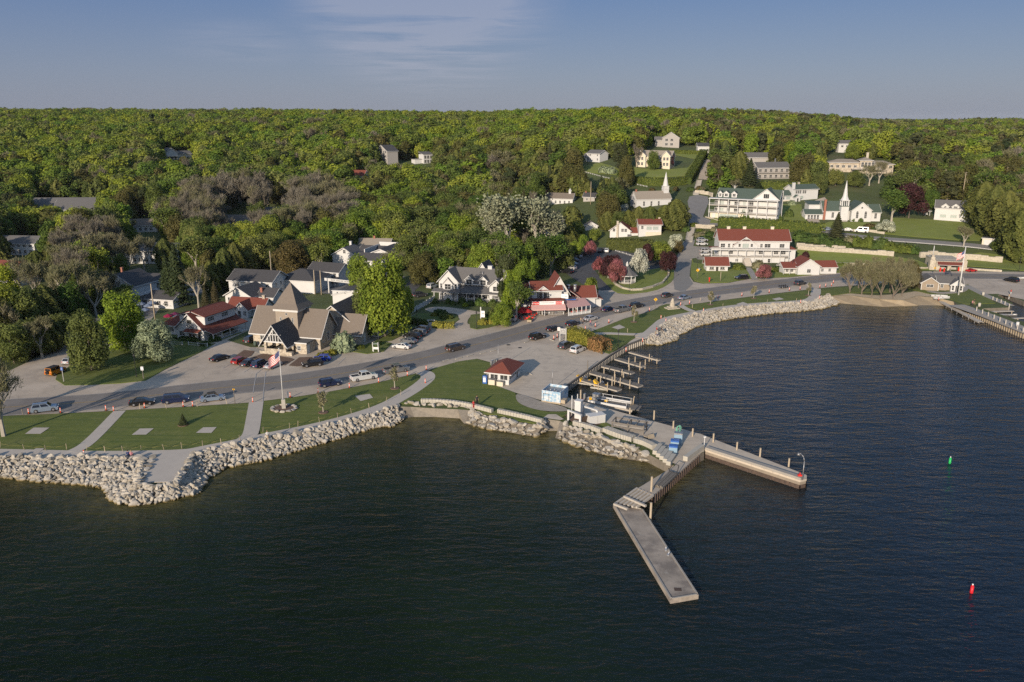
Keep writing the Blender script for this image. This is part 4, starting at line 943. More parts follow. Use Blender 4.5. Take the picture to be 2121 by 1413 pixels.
h.vol(14.3, 17.2, -4.3, -.05, 2.6, wall='stone', roof='grey', kind='flat', over=.15); h.win('f', -4.3, 15.2, .9, .8, 1.0)
h.win('r', 17.2, -3.4, .1, .9, 2.0, pane='white', name='door', mull=0, bars=0)
for u in (2.6, 17.9 - 1.6): h.win('f', 0, u, 1.6, 1.0, 1.9)
h.win('f', 0, 14.4 - .6, 3.0 - .9, .9, 1.5)
for u in (1.6, 4.2): h.win('r', 18.6, u, 1.6, .9, 1.9)
for u in (3.2, 17.2): h.win('f', 0, u, -.1, .8, .7)
h.chim(17.2, 10.4, 8.4, .9, .9)
h.vol(10.5, 24.2, 9.5, 30, 3.8, wall='stone', roof='dark', kind='gy', rise=5.2, over=.6)
h.vol(18.65, 26.0, 7.2, 13.4, 3.0, wall='stone', roof='brown', kind='gx', rise=3.9, over=.6)
h.win('r', 26.0, 9.3, .1, 1.0, 2.1, pane='white', name='door', mull=0, bars=0)
h.vol(24.25, 27.6, 14, 24, 2.8, wall='white', roof='dark', kind='sr', rise=1.2)
for u in (15.5, 18, 20.5): h.win('r', 27.6, u, .8, 1.2, 1.6)
h.done()
# 2. white corner shop with red roofs
h = House('corner_shop', 'white gabled corner shop with red roofs, a long side porch and lettering on its gable', (368, 701), (423, 707), ang=-20, wd=8.6, cat='shop')
h.vol(0, 8.6, 0, 13.5, 3.1, roof='red', kind='gy', rise=3.7, over=.5)
h.vol(4.5, 8.3, 1.2, 12.8, 2.0, z0=4.0, roof='red', kind='sr', rise=1.2, over=.35); h.vol(.3, 4.1, 1.2, 12.8, 2.0, z0=4.0, roof='red', kind='sl', rise=1.2, over=.35)
h.vol(8.65, 11.4, .2, 13.3, 2.2, roof='red', kind='sr', rise=.85, over=.3, skip_wall=True)
h.posts([(11.2, y) for y in (.4, 3.6, 6.8, 10, 13.1)], -1, 2.2, .1); h.rail([(11.2, 1.2), (11.2, 12.8)], .2)
h.part('porch_floor', MB().box(8.65, 11.4, .2, 13.3, -2, .18), 'white')
for u in (3.4, 8.8): h.win('r', 8.3, u, 4.7, 2.2, .95, mull=3)
h.win('f', 0, 4.3, 4.3, 1.5, 1.0, mull=0, bars=0)
h.win('f', 0, 1.7, 1.0, 1.6, 1.1, mull=1)
for u in (4.3, 5.4, 7.2): h.win('f', 0, u, .1, .8, 2.0, pane='door_d', name='door', mull=0, bars=0)
h.vol(3.3, 7.9, -1.3, -.02, .01, z0=2.35, roof='red', kind='sf', rise=.45, over=.1, skip_wall=True)
for u in (2.2, 5, 8, 11): h.win('r', 8.6, u, .9, 1.0, 1.2)
h.vol(-7, -.05, 2.5, 12, 2.6, roof='red', kind='hip', rise=2.6, over=.5); h.win('f', 2.5, -4, 1.0, 1.4, 1.1)
text('Leroy\'s', .75, 'shutter', h.root, (4.4, -.03, 3.85), FR); text('Water St', .55, 'shutter', h.root, (4.6, -.03, 3.35), FR); text('coffee', .55, 'shutter', h.root, (5.2, -.03, 2.95), FR)
h.done()
# 3. white cottage with red roof right of it
h = House('small_cottage', 'low white cottage with dark red roof and little entry gable behind the corner shop', (466, 656), (522, 664), ang=-12, wd=11)
h.vol(0, 11, 2, 8, 2.5, roof='red', kind='gx', rise=2.2); h.vol(3.6, 7.6, -.5, 4, 2.6, roof='red', kind='gy', rise=1.9); h.win('f', -.5, 5.0, .1, .9, 2.0, name='door', mull=0); h.win('f', -.5, 6.7, .9, .8, 1.1); h.win('f', 2, 1.8, .9, 1.4, 1.1); h.win('f', 2, 9.6, .9, 1.2, 1.1); h.chim(10, 5, 5.6, .8, .8, 'stone'); h.done()
# 4. two white buildings with dark roofs behind
h = House('shop', 'white building with charcoal gable roof and tree-shadowed front behind the village hall', (468, 630), (520, 640), ang=-18, wd=9.5, cat='shop')
h.vol(0, 9.5, 0, 9, 2.9, roof='dark', kind='gy', rise=2.6); h.vol(9.5, 15, 3, 9, 2.6, roof='dark', kind='gx', rise=2.0)
for u in (1.6, 3.8, 6, 8): h.win('f', 0, u, .5, 1.2, 1.7)
for u in (10.6, 12.6): h.win('f', 3, u, .4, .9, 1.9)
h.chim(10.2, 4.4, 4.8, .7, .7); h.done()
h = House('shop', 'two-storey white building with long charcoal roof behind the village hall tower', (476, 611), (552, 622), ang=-14, wd=15.5, cat='shop')
h.vol(0, 15.5, 0, 10, 5.0, roof='dark', kind='gx', rise=2.6)
h.win('f', 0, 13.8, 3.0, 1.1, 1.2); h.win('f', 0, 3, 3.0, 1.2, .9)
for u in (2.5, 5.5): h.win('r', 15.5, u, 3.2, .8, 1.1); h.win('r', 15.5, u, .8, .8, 1.1)
h.vol(-1.2, 3, 10.2, 13, 5.6, roof='dark', kind='flat'); h.vol(12, 26, 8, 20, 4.2, roof='dark', kind='hip', rise=2.8); h.done()
# 5. false fronted white building right of the village hall, and the sign beam
h = House('false_front_shop', 'white flat false-fronted shop just behind the village hall roof', (690, 632), (751, 639), ang=-8, wd=13, cat='shop')
h.vol(0, 13, 0, .35, 4.4, kind='none'); h.vol(0.1, 12.9, .35, 14, 3.2, roof='dark', kind='gy', rise=1.4)
h.part('cornice', MB().box(-.2, 13.2, -.15, .5, 4.4, 4.6), 'white')
for k in range(5): h.part('lamp', MB().cyl((1.6 + 2.4 * k, -.5, 3.9), (1.6 + 2.4 * k, 0, 4.1), .12, .05, 6), 'black')
h.done()
A = P(682, 607); B = P(730, 613); d = B - A; root = empty('gateway_sign', A, math.atan2(d.y, d.x), label='white timber gateway beam with small blue lettering over the car park entrance', cat='sign'); L = d.length
MB().box(-1.6, L + 1.6, -.12, .12, 4.0, 4.9).build('beam', M['white'], root); MB().box(-.18, .18, -.18, .18, 0, 4.0).build('post', M['white'], root); MB().box(L - .18, L + .18, -.18, .18, 0, 4.0).build('post', M['white'], root)
text('SHOPS  FOLKLORE  SHOPS', .62, 'shutter', root, (L / 2, -.14, 4.45), FR)
# 6. inn behind trees
h = House('village_inn', 'white inn with grey roofs, a solar panel and a tall white parapet among trees', (690, 556), (724, 556), ang=-14, wd=9.5, cat='inn')
h.vol(0, 9.5, 0, 9, 5.4, roof='grey', kind='gy', rise=2.6); h.win('f', 0, 5, 6.0, .9, 1.2)
h.vol(8, 21, 6, 14, 5.4, roof='dark', kind='gx', rise=2.2); h.vol(14, 27, -2, 12, 6.0, roof='dark', kind='gy', rise=2.4)
h.part('parapet', MB().box(14, 14.3, -2, 12, 6, 8.2).box(14.3, 27, 11.7, 12, 6, 9.0), 'white')
h.vol(14, 24, -9, -2, 5.4, roof='dark', kind='gx', rise=2.0)
for u in (16, 18.5, 21): h.win('f', -9, u, 3.4, 1.0, 1.4); h.win('f', -9, u, .8, 1.0, 1.4)
h.chim(4.5, 7, 9.4, .8, .8, 'white'); h.part('solar_panel', MB().hexa([(5.4, 1, 7.62), (8.6, 1, 5.95), (8.6, 7, 5.95), (5.4, 7, 7.62), (5.4, 1, 7.7), (8.6, 1, 6.03), (8.6, 7, 6.03), (5.4, 7, 7.7)]), 'glass'); h.done()
h = House('house', 'house with a tan shingle roof and small brick chimney behind the white inn', (742, 535), (792, 535), ang=-8, wd=13); h.vol(0, 13, 0, 8, 5.2, wall='greywall', roof='tan', kind='gx', rise=2.4); h.chim(6, 4, 8.6, .7, .7); h.done()
h = House('porch_house', 'small white house with porches partly behind a birch near the gateway', (640, 588), (690, 592), ang=-20, wd=12); h.vol(0, 12, 0, 8, 4.8, roof='dark', kind='gx', rise=2.2); h.vol(3, 12, -2.2, -.05, 2.4, roof='dark', kind='sf', rise=.6, skip_wall=True); h.posts([(x, -2.1) for x in (3.2, 6, 9, 11.8)], -1, 2.4); h.rail([(3.2, -2.1), (11.8, -2.1)], .2)
for u in (2, 5, 8, 10.5): h.win('f', 0, u, 3.1, .9, 1.2); h.win('f', 0, u, .8, .9, 1.3)
h.done()
# 7. grey roofed white inn on the road
h = House('roadside_inn', 'large white inn with grey roof, dormers and a columned porch facing the road', (898, 623), (1031, 632), cat='inn', wd=None)
W = h.W
h.vol(1.2, 7.6, 1.8, 8.8, 6.2, roof='grey', kind='gy', rise=3.4, over=.5)
h.vol(3, W, 4.2, 12.2, 5.6, roof='grey', kind='gx', rise=3.8, over=.5)
h.vol(0, 8.2, 0, 1.75, 3.0, roof='grey', kind='sf', rise=.6, skip_wall=True); h.vol(8.25, 18.2, .9, 4.15, 2.9, roof='grey', kind='sf', rise=1.6, skip_wall=True)
h.vol(18.25, W - .6, .8, 4.5, 3.0, roof='grey', kind='sf', rise=.9)
h.vol(17.9, 22.3, 1.6, 6, 5.4, roof='grey', kind='gy', rise=2.0, over=.4)
h.vol(2.9, 5.9, 1.2, 2.4, 5.6, z0=0.0, roof='grey', kind='gy', rise=1.6, over=.3)
h.dormer(10.6, 3.6, 5.0, 2.6, 4, 1.6, 1.2, 'grey', win=(1.7, 1.5)); h.dormer(15.2, 3.6, 5.0, 2.6, 4, 1.6, 1.2, 'grey', win=(1.7, 1.5))
h.vol(20.5, 24.5, 4, 9, 6.6, roof='grey', kind='gy', rise=2.0)
h.win('f', 1.2, 4.4, 3.7, 1.9, 1.6); h.win('f', 1.8, 2.0, 3.9, .6, 1.4, mull=0); h.win('f', 1.8, 6.8, 3.9, .6, 1.4, mull=0); h.win('f', 1.6, 20.1, 3.9, 2.0, 1.4)
for u in (1.9, 3.6, 5.6): h.win('f', 1.8, u, .4, 1.0, 1.9)
for u in (9.4, 11, 12.6, 14.2, 15.8, 17.2): h.win('f', 4.2, u, .9, 1.0, 1.3)
for u in (19.4, 20.6, 21.8, 23.0): h.win('f', .8, u, 1.2, .85, 1.4)
h.win('f', .8, W - 1.4, 1.2, .8, 1.4, mull=0)
h.posts([(x, .15) for x in (.2, 2.2, 5.6, 8.0)] + [(x, 1.1) for x in (10.6, 13.2, 15.6, 18)], -1, 3.0, .1); h.rail([(5.8, .2), (8.1, .2)], .3); h.rail([(8.5, 1.1), (18, 1.1)], .3)
h.part('porch_floor', MB().box(0, 8.2, .05, 1.75, -1, .28).box(8.25, 18.2, .95, 4.15, -1, .28), 'wood')
h.vol(9, 15, 12.3, 19, 6.0, roof='dark', kind='gy', rise=4.4); h.chim(16, 8.4, 10.3, 1.3, .9, 'white'); h.part('vent_pipe', MB().cyl((14.2, 6.3, 7), (14.2, 6.3, 8.9), .12, .12, 6), 'metal'); h.done()
# 8. ice cream parlour
h = House('ice_cream_parlour', 'white two-storey ice cream parlour with red roofs, red and white sign band and awnings', (1100, 652), (1163, 646), cat='shop', ang=6, wd=9.6)
h.vol(.6, 9.4, 3.0, 9.4, 6.6, roof='red', kind='gx', rise=1.9, over=.45); h.vol(-2.6, .55, 4.2, 9.2, 6.2, roof='red', kind='gx', rise=1.7)
h.vol(6.2, 11.6, 4.5, 13, 5.6, roof='red', kind='gy', rise=4.6, over=.6); h.vol(11.6, 15, 6, 13, 3.4, roof='red', kind='sr', rise=2.8)
h.dormer(3.9, 2.8, 6.1, 2.4, 3, .7, .9, 'red', win=None)
h.vol(0, 9.8, -.2, 2.95, 3.0, roof='red', kind='sf', rise=1.0, over=.1, skip_wall=True); h.mb(h.w, 'white').box(.2, 9.6, 2.0, 2.95, -1, 3.1)
h.part('sign_band', MB().box(.2, 9.5, -.42, -.26, 3.0, 3.95), 'signwhite')
h.part('red_sign', MB().box(.4, 2.3, -.5, -.43, 3.05, 3.9), 'signred'); h.part('red_sign', MB().box(7.1, 9.0, -.5, -.43, 3.05, 3.9), 'signred')
text('Coca-Cola', .5, 'signwhite', h.root, (1.35, -.53, 3.47), FR, shear=.3, bold=.01, sx=.82); text('Coca-Cola', .5, 'signwhite', h.root, (8.05, -.53, 3.47), FR, shear=.3, bold=.01, sx=.82)
text('HOME MADE & SUNDAES', .34, 'shutter', h.root, (4.7, -.44, 3.5), FR)
aw = MB(); p = [(-.1, -2.0, 1.95), (9.9, -2.0, 1.95), (9.9, -.45, 2.95), (-.1, -.45, 2.95)]; aw.hexa(p + [(a, b, c + .06) for a, b, c in p]); aw.box(-.1, 9.9, -2.04, -2.0, 1.6, 1.98)
h.part('awning', aw, 'awning')
h.posts([(x, -.3) for x in (.3, 3.2, 6.2, 9.5)], -1, 3, .12); h.rail([(4.4, -1.0), (9.6, -1.0)], .1); h.rail([(.3, -1.0), (2.6, -1.0)], .1)
h.part('counter', MB().box(4.4, 9.6, -1.15, -.85, 1.05, 1.15), 'black')
for u, w_ in ((3.2, 1.0), (4.6, 1.0)): h.win('f', 3.0, u, 4.2, w_, 1.7, mull=0, bars=0)
h.part('shutters', MB().box(2.2, 2.55, 2.93, 2.99, 4.2, 5.9).box(5.25, 5.6, 2.93, 2.99, 4.2, 5.9), 'shutter')
h.win('f', 4.2, -1.0, 4.3, 2.0, 1.3, mull=1); h.win('f', 2.0, 1.4, .9, 1.4, 1.5); h.win('f', 2.0, 6.2, .9, 2.4, 1.4); h.win('f', 2.0, 3.6, .1, 1.1, 2.2, pane='door_d', name='door', mull=0, bars=0)
h.vol(-4.2, -.05, 1.6, 5, 2.9, roof='dark', kind='sf', rise=1.0)
for u in (-3.4, -2.3, -1.2): h.win('f', 1.6, u, .8, .7, 1.3)
# tented side terrace
p = [(10.4, -2.9, 2.3), (17.6, .2, 2.4), (16.8, 5.8, 3.3), (10.4, 5.8, 3.3)]; h.part('awning', MB().hexa(p + [(a, b, c + .08) for a, b, c in p]), 'awning')
h.posts([(10.5 + 7 * t, -2.8 + 3.0 * t) for t in (0, .2, .4, .6, .8, 1)], -1, 2.35, .1); h.rail([(10.6, -2.7), (17.5, .3)], .1)
h.part('terrace_wall', MB().obox((14.05, -1.25), 7.4, .1, -.5, .75, math.atan2(3, 7)), 'white')
for k in range(4): h.part('chair', MB().box(11.6 + 1.5 * k, 12.2 + 1.5 * k, -1.2 + .6 * k, -.6 + .6 * k, 0, .95), 'canvas_red')
h.vol(13.2, 20.5, 7.5, 14, 3.3, roof='red', kind='gx', rise=2.6, over=.5); h.win('r', 20.5, 10.5, 1, 1, 1.2); h.vol(20.55, 22.4, 8, 13, 2.3, roof='red', kind='sr', rise=.8)
for x in (12.2, 14.2): h.part('roof_vent', MB().cyl((x, 7.6, 5), (x, 7.6, 6.7), .45, .45, 10).cyl((x, 7.6, 6.7), (x, 7.6, 7.1), .6, .5, 10), 'metal')
sg = MB().box(-1.1, 1.1, -.06, .06, 0, 1.2); o = h.part('hanging_sign', sg, 'signwhite'); o.location = (9.9, .3, 4.6); o.rotation_euler.z = R(-35); text('Ice Cream', .42, 'signred', o, (0, -.08, .6), FR)
h.part('flag_bunting', MB().box(10.5, 13.5, 2.1, 2.2, 3.6, 3.9), 'blue'); h.done()
# 9. ticket kiosk on the quay
h = House('ticket_kiosk', 'small white harbour kiosk with red hipped roof and windows all round', (1013, 794), (1046.5, 797.5), cat='kiosk', ang=-19, wd=4.5)
h.vol(0, 4.5, 0, 7.6, 2.7, roof='red', kind='hip', rise=1.75, over=.85)
for u in (1.2, 3.4): h.win('f', 0, u, 1.15, 1.6, 1.0, mull=1, bars=0)
for u in (.7, 1.9, 3.1, 4.3, 6.6): h.win('r', 4.5, u, 1.25, .9, .95, mull=0, bars=0)
h.win('r', 4.5, 5.6 - .15, .1, .8, 2.1, pane='door_d', name='door', mull=0, bars=0); h.done()
o = MB().box(-1.1, -.15, -1.0, -.2, 0, 1.9).build('vending_machine', M['blue'], None, label='blue drinks machine at the left corner of the harbour kiosk', cat='vending machine'); o.location = h.o; o.rotation_euler.z = h.ang
MB().box(-.95, -.4, -1.03, -1.003, .5, 1.5).build('front_panel', M['signwhite'], o); text('Pepsi', .3, 'signwhite', o, (-.62, -1.02, 1.7), FR)
for i, (x0, x1, hh, lb) in enumerate(((.3, 1.75, 1.25, 'taller cream bin enclosure against the front of the harbour kiosk'), (2.2, 3.6, 1.0, 'lower cream bin enclosure near the kiosk corner post'))):
 o = MB().box(x0, x1, -1.3, -.25, 0, hh).build('bin_enclosure', M['cream'], None, label=lb, cat='bin'); o.location = h.o; o.rotation_euler.z = h.ang; MB().box(x0 - .05, x1 + .05, -1.35, -.2, hh + .003, hh + .08).build('lid', M['metal'], o)
# 10. gazebo
h = House('gazebo', 'white octagonal gazebo with grey roof and cupola on the small green', (1286, 589), None, ang=0, wd=6, cat='gazebo'); c = (2.3, 2.6); n = 8; rr = 3.0
ring = [(c[0] + rr * math.cos(R(22.5 + 45 * k)), c[1] + rr * math.sin(R(22.5 + 45 * k))) for k in range(8)]
h.part('floor', MB().prism(ring, -.5, .6), 'greywall'); h.posts(ring, .5, 3.1, .11); h.rail([ring[i] for i in (4, 5, 6, 7, 0, 1, 2)], .6, .9)
rf = MB();
for k in range(8):
 a, b = R(22.5 + 45 * k), R(67.5 + 45 * k); q = lambda an, r_, z: (c[0] + r_ * math.cos(an), c[1] + r_ * math.sin(an), z)
 rf.poly([q(a, 3.9, 3.0), q(b, 3.9, 3.0), q(b, 1.8, 4.4), q(a, 1.8, 4.4)]); rf.poly([q(a, 1.8, 4.4), q(b, 1.8, 4.4), q(b, .5, 5.9), q(a, .5, 5.9)])
h.part('roof', rf, 'grey'); h.part('fascia', MB().prism([(c[0] + 3.8 * math.cos(R(22.5 + 45 * k)), c[1] + 3.8 * math.sin(R(22.5 + 45 * k))) for k in range(8)], 2.75, 2.99), 'white')
h.part('cupola', MB().cyl((c[0], c[1], 5.7), (c[0], c[1], 6.6), .45, .45, 8).cyl((c[0], c[1], 6.6), (c[0], c[1], 7.5), .5, .05, 8), 'white'); h.foot.append((0, 5, 0, 5)); h.done()
# 11. small red roofed cottages by the road
h = House('road_cottage', 'small white cottage with red roof standing on the lawn by the junction', (1463, 562), (1508, 564), ang=-3, wd=None)
h.vol(0, h.W, 0, 5.5, 2.5, roof='red', kind='gx', rise=2.3, over=.6); h.win('f', 0, 1.9, .9, 1.5, 1.1); h.win('f', 0, h.W - 2, .9, 1.5, 1.1); h.win('f', 0, h.W / 2, .1, .9, 2.0, pane='door_d', name='door', mull=0, bars=0); h.chim(h.W - .6, 4.6, 4.6, .7, .7, 'limestone')
for u in (1.9, h.W - 2): h.part('window_box', MB().box(u - .9, u + .9, -.3, -.02, .55, .8), 'wood')
h.done()
h = House('annex_cottage', 'white gabled cottage with red roofs and corner porch beside the road', (1652, 570), (1689, 567), ang=3, wd=None)
W = h.W; h.vol(0, W, 0, 8, 3.2, roof='red', kind='gy', rise=2.6, over=.4); h.win('f', 0, W / 2, .9, 1.3, 1.2)
h.vol(-5, -.05, 1.0, 7, 2.5, roof='red', kind='gx', rise=1.6, over=.3, skip_wall=True); h.mb(h.w, 'white').box(-4.2, -.05, 2.6, 7, -3, 2.5); h.posts([(-4.9, 1.1), (-2.6, 1.1), (-.3, 1.1)], -1, 2.5); h.win('f', 2.6, -3, .8, .9, 1.2); h.win('f', 2.6, -1.2, .8, .9, 1.2)
h.vol(W + .05, W + 7.2, 2.0, 7.6, 2.5, roof='red', kind='gx', rise=1.8, over=.35); h.win('f', 2, W + 1.9, .9, .8, 1.0); h.win('f', 2, W + 4.6, .9, .8, 1.0); h.done()
# 12. long red roofed hotel
h = House('red_roof_hotel', 'long white hotel with red roof, central gable and two tiers of verandas', (1478, 544), (1640, 549), ang=-3, wd=None, cat='hotel')
W = h.W; h.vol(2.2, W, 2.2, 12, 8.6, roof='red', kind='gx', rise=3.6, over=.5)
h.part('basement', MB().box(.2, W - 2, .3, 2.15, -3, 2.3), 'white')
for z in (2.3, 5.2): h.part('veranda_floor', MB().box(-1.2, W - .4, -.2, 2.15, z, z + .2), 'paleplank')
for z in (2.5, 5.4): h.rail([(-1.1, -.1), (W * .36 if z < 3 else W - .5, -.1)], z, .8, gap=.6)
h.rail([(W * .47, -.1), (W - .5, -.1)], 2.5, .8, gap=.6)
h.part('veranda_roof', MB().box(-1.3, W - .3, -.3, -.22, 4.95, 5.35), 'white')
h.posts([(x, -.1) for x in [-1.0 + (W + .3) * k / 9 for k in range(10)]], -1, 5.3, .09)
h.vol(W * .26, W * .58, 1.9, 6, 6.6, roof='red', kind='gy', rise=3.2, over=.3)
h.part('sign_board', MB().box(W * .37, W * .47, 1.75, 1.86, 8.55, 8.95), 'shutter')
h.win('f', 1.9, W * .42, 5.5, 2.4, 1.8, pane='blind', mull=2, bars=0)
for u in (W * .34, W * .5): h.win('f', 1.9, u, 6.1, .8, 1.1, mull=0)
for u, w_ in ((3.6, 1.6), (6.0, .8), (8.4, 2.0), (W * .63, .8), (W * .71, 2.2), (W * .9, 1.8)): h.win('f', 2.2, u, 5.7, w_, 1.5)
for u, w_ in ((7.4, 3.0), (10.9, .8), (W * .53, .8), (W * .63, 1.6), (W * .83, 1.6), (W * .92, 2.0)): h.win('f', 2.2, u, 3.2, w_, 1.1, mull=2)
h.win('f', 2.2, W * .42, 2.6, 1.6, 2.1, pane='door_d', name='door', mull=1, bars=0)
st = MB()
for k in range(9): st.box(W * .375, W * .465, -.3 - .75 * (k + 1), -.3 - .75 * k, -3, 2.3 - .27 * (k + 1))
h.part('stairs', st, 'walk'); h.rail([(W * .372, -.3), (W * .372, -3.4)], 1.6, 1.0, gap=.8)
for x in (6.4, W * .43, W * .8): h.chim(x, 7.4, 13.2, 1.2, .9, 'cream', z0=11)
h.vol(W + .1, W + 2.6, 2.5, 8, 5.0, roof='red', kind='hip', rise=1.0); h.vol(-1.1, 2.1, .6, 4, 5.6, roof='red', kind='flat', skip_wall=True)
for u in (5, 9): h.win('f', .3, u, .5, 1.0, .9)
h.win('f', .3, W - 8, .2, .9, 1.4, mull=0); h.win('f', .3, W - 4, 0, 1.8, 1.9, pane='white', name='door', mull=1, bars=0); h.done()
# ------------------------------------------------------------------ buildings on the slope and in the woods
# white hotel with green roof
h = House('green_roof_hotel', 'large white hotel with dark green roof, three small dormers and two veranda storeys', (1468, 451), (1607, 459), cat='hotel')
W = h.W; h.vol(2.5, W, 3, 13, 9.4, roof='green', kind='gx', rise=4.0, over=.4); h.mb(h.w, 'cream').box(.4, W * .52, .5, 2.95, -3, 2.6); h.mb(h.w, 'white').box(W * .52, W - .3, 1.0, 2.95, -3, 2.6)
for z in (2.6, 5.9): h.part('veranda_floor', MB().box(-.4, W + .2, -.4, 2.98, z, z + .25), 'paleplank'); h.rail([(-.3, -.3), (W, -.3)], z + .25, .95, gap=.55)
h.part('veranda_roof', MB().box(-.5, W + .4, -.6, 2.95, 9.0, 9.3), 'white'); h.posts([(W * k / 7.0, -.3) for k in range(8)], -1, 9.0, .12)
for u, w_ in ((W * .13, 1.2), (W * .22, 1.8), (W * .34, 1.8)): h.dormer(u, 2.9, 9.7, w_ + .6, 5, 1.7, 1.0, 'green', win=(w_ * .75, 1.2))
h.vol(W * .64, W + .1, 2.2, 11, 9.6, roof='green', kind='gy', rise=4.6, over=.5); h.win('f', 2.2, W * .82, 10.0, 2.4, 1.9, mull=2, bars=0)
for z in (3.1, 6.3):
 for k, u in enumerate((2.4, 5.0, 8.2, 11.8, 15.4, 18.6, 21.6, 25.2, 28.6)):
  if u < W - 1: h.win('f', 3, u, z, 1.9 if k % 2 else 1.3, 1.5, pane='blind' if k % 3 == 1 else 'glass', mull=1)
h.win('f', .5, 9.2, .5, 8.6, 1.5, pane='blind', mull=4, bars=0); h.win('f', .5, 2.2, .1, 1.3, 2.1, pane='white', name='door', mull=1, bars=0)
h.chim(9.4, 8, 14.6, .5, .5, 'metal'); h.chim(W + .8, 8, 13, .3, .3, 'metal'); h.done()
h = House('manager_house', 'white two-part house with green roofs and tall white chimney beside the green-roofed hotel', (1607, 420), (1695, 417), wd=None)
W = h.W; h.vol(0, 10.5, 1.5, 8, 3.4, roof='green', kind='gx', rise=2.2); h.vol(10.5, W, 1, 8.5, 6.4, roof='green', kind='gx', rise=2.0); h.mb(h.w, 'cream').box(.2, 10.3, 1.3, 1.49, -3, .9)
h.chim(10.6, 1.2, 9.6, 1.4, .9, 'white'); h.chim(.3, 4, 6.2, .9, 1.2, 'limestone'); h.chim(17, 6, 9.4, .8, .8, 'limestone'); h.vol(10.4, 13.6, -1.2, .98, 2.4, roof='green', kind='gy', rise=1.2, over=.2)
h.win('f', 1.5, 4.6, 1.4, 2.2, 1.5, pane='blind'); h.win('f', 1.5, 8.2, 1.4, 2.4, 1.3, pane='blind', mull=2, bars=0); h.win('f', -1.2, 12.0, .1, .9, 1.9, name='door', mull=0, bars=0)
for u in (12.4, 13.6, 14.8, 16.6, 17.8): h.win('f', 1, u, 4.2, .9, 1.5)
h.win('f', 1, 15.8, 1.4, 1.9, 1.5, pane='blind', mull=0, bars=0); h.done()
# two churches
h = House('hill_church', 'white clapboard church with pale grey roof and slender white steeple beside the upper road', (1318, 432), (1389, 430), cat='church')
W = h.W; h.vol(0, W, 0, 8, 4.6, wall='white', roof='tan', kind='gx', rise=3.4, over=.3)
h.vol(W - 2.9, W - .2, 2.6, 5.4, 10.4, roof='tan', kind='none', rise=1); h.part('steeple', MB().cyl((W - 1.55, 4, 10.4), (W - 1.55, 4, 17.6), 1.5, .05, 8, smooth=False), 'white'); h.part('belfry', MB().box(W - 3.05, W - .05, 2.45, 5.55, 8.9, 9.15).box(W - 3.05, W - .05, 2.45, 5.55, 10.4, 10.6), 'white'); h.chim(1.2, 4, 9, .7, .7)
for u in (4, 8, 12): h.win('f', 0, u, 1.2, .9, 2.2)
h.done()
h = House('bay_church', 'white church with green roof, arched windows, spire and steps beside the copper beech', (1762, 459), (1802, 459), cat='church', ang=-4, wd=None)
W = h.W; h.vol(0, W, 0, 11, 5.2, roof='green', kind='gy', rise=3.6, over=.35)
h.vol(W + .02, W + 4.6, 1.2, 9, 4.2, roof='green', kind='gx', rise=3.2, over=.3); h.vol(-12, -.02, 3, 11, 4.6, roof='green', kind='gx', rise=4.0, over=.3)
for u in (2.6, W - 2.6): h.win('f', 0, u, 1.6, 1.0, 2.6, mull=1, bars=2)
h.win('f', 0, W / 2, 6.0, .7, .7, mull=0, bars=0); h.win('f', 1.2, W + 2.4, 1.4, 1.0, 2.4, bars=2); h.win('f', 3, -7.5, 1.4, 1.0, 2.4, bars=2)
mb = MB()
for u in (2.6, W - 2.6): mb.cyl((u, -.06, 4.2), (u, 0, 4.2), .5, .5, 12)
h.part('window_arches', mb, 'glass')
h.vol(-4.6, -1.2, .8, 3.9, 7.0, roof='green', kind='none'); bt = MB()
for x in (-4.3, -1.5):
 for y in (1.1, 3.6): bt.box(x - .25, x + .25, y - .25, y + .25, 7.0, 9.4)
for x in (-3.35, -2.45): bt.box(x - .12, x + .12, .85, 1.35, 7, 9.4)
bt.box(-4.75, -1.05, .65, 4.05, 9.4, 9.7); bt.cyl((-2.9, 2.35, 9.7), (-2.9, 2.35, 11.2), 1.9, 1.2, 8, smooth=False); bt.cyl((-2.9, 2.35, 11.2), (-2.9, 2.35, 18.6), 1.15, .05, 8, smooth=False)
h.part('steeple', bt, 'white'); h.part('belfry_base', MB().box(-4.8, -1.0, .6, 4.1, 6.8, 7.05), 'green'); h.win('f', .8, -2.9, .8, 1.4, 2.6, pane='white', name='door', mull=1, bars=0)
st = MB()
for k in range(12): st.box(-4.0, -1.8, .8 - .8 * (k + 1), .8 - .8 * k, -6, .7 - .3 * (k + 1))
h.part('steps', st, 'concrete'); h.vol(-20, -12.02, 3, 9, 3.0, roof='green', kind='gx', rise=1.8, over=.4); h.vol(-17, -9, 9, 16, 6.8, roof='green', kind='sf', rise=1.0)
for u in (-18.4, -17, -15.6, -14.2): h.win('f', 3, u, .5, .9, 2.0)
h.chim(-11.5, 2.6, 9.6, .9, .8); h.done()
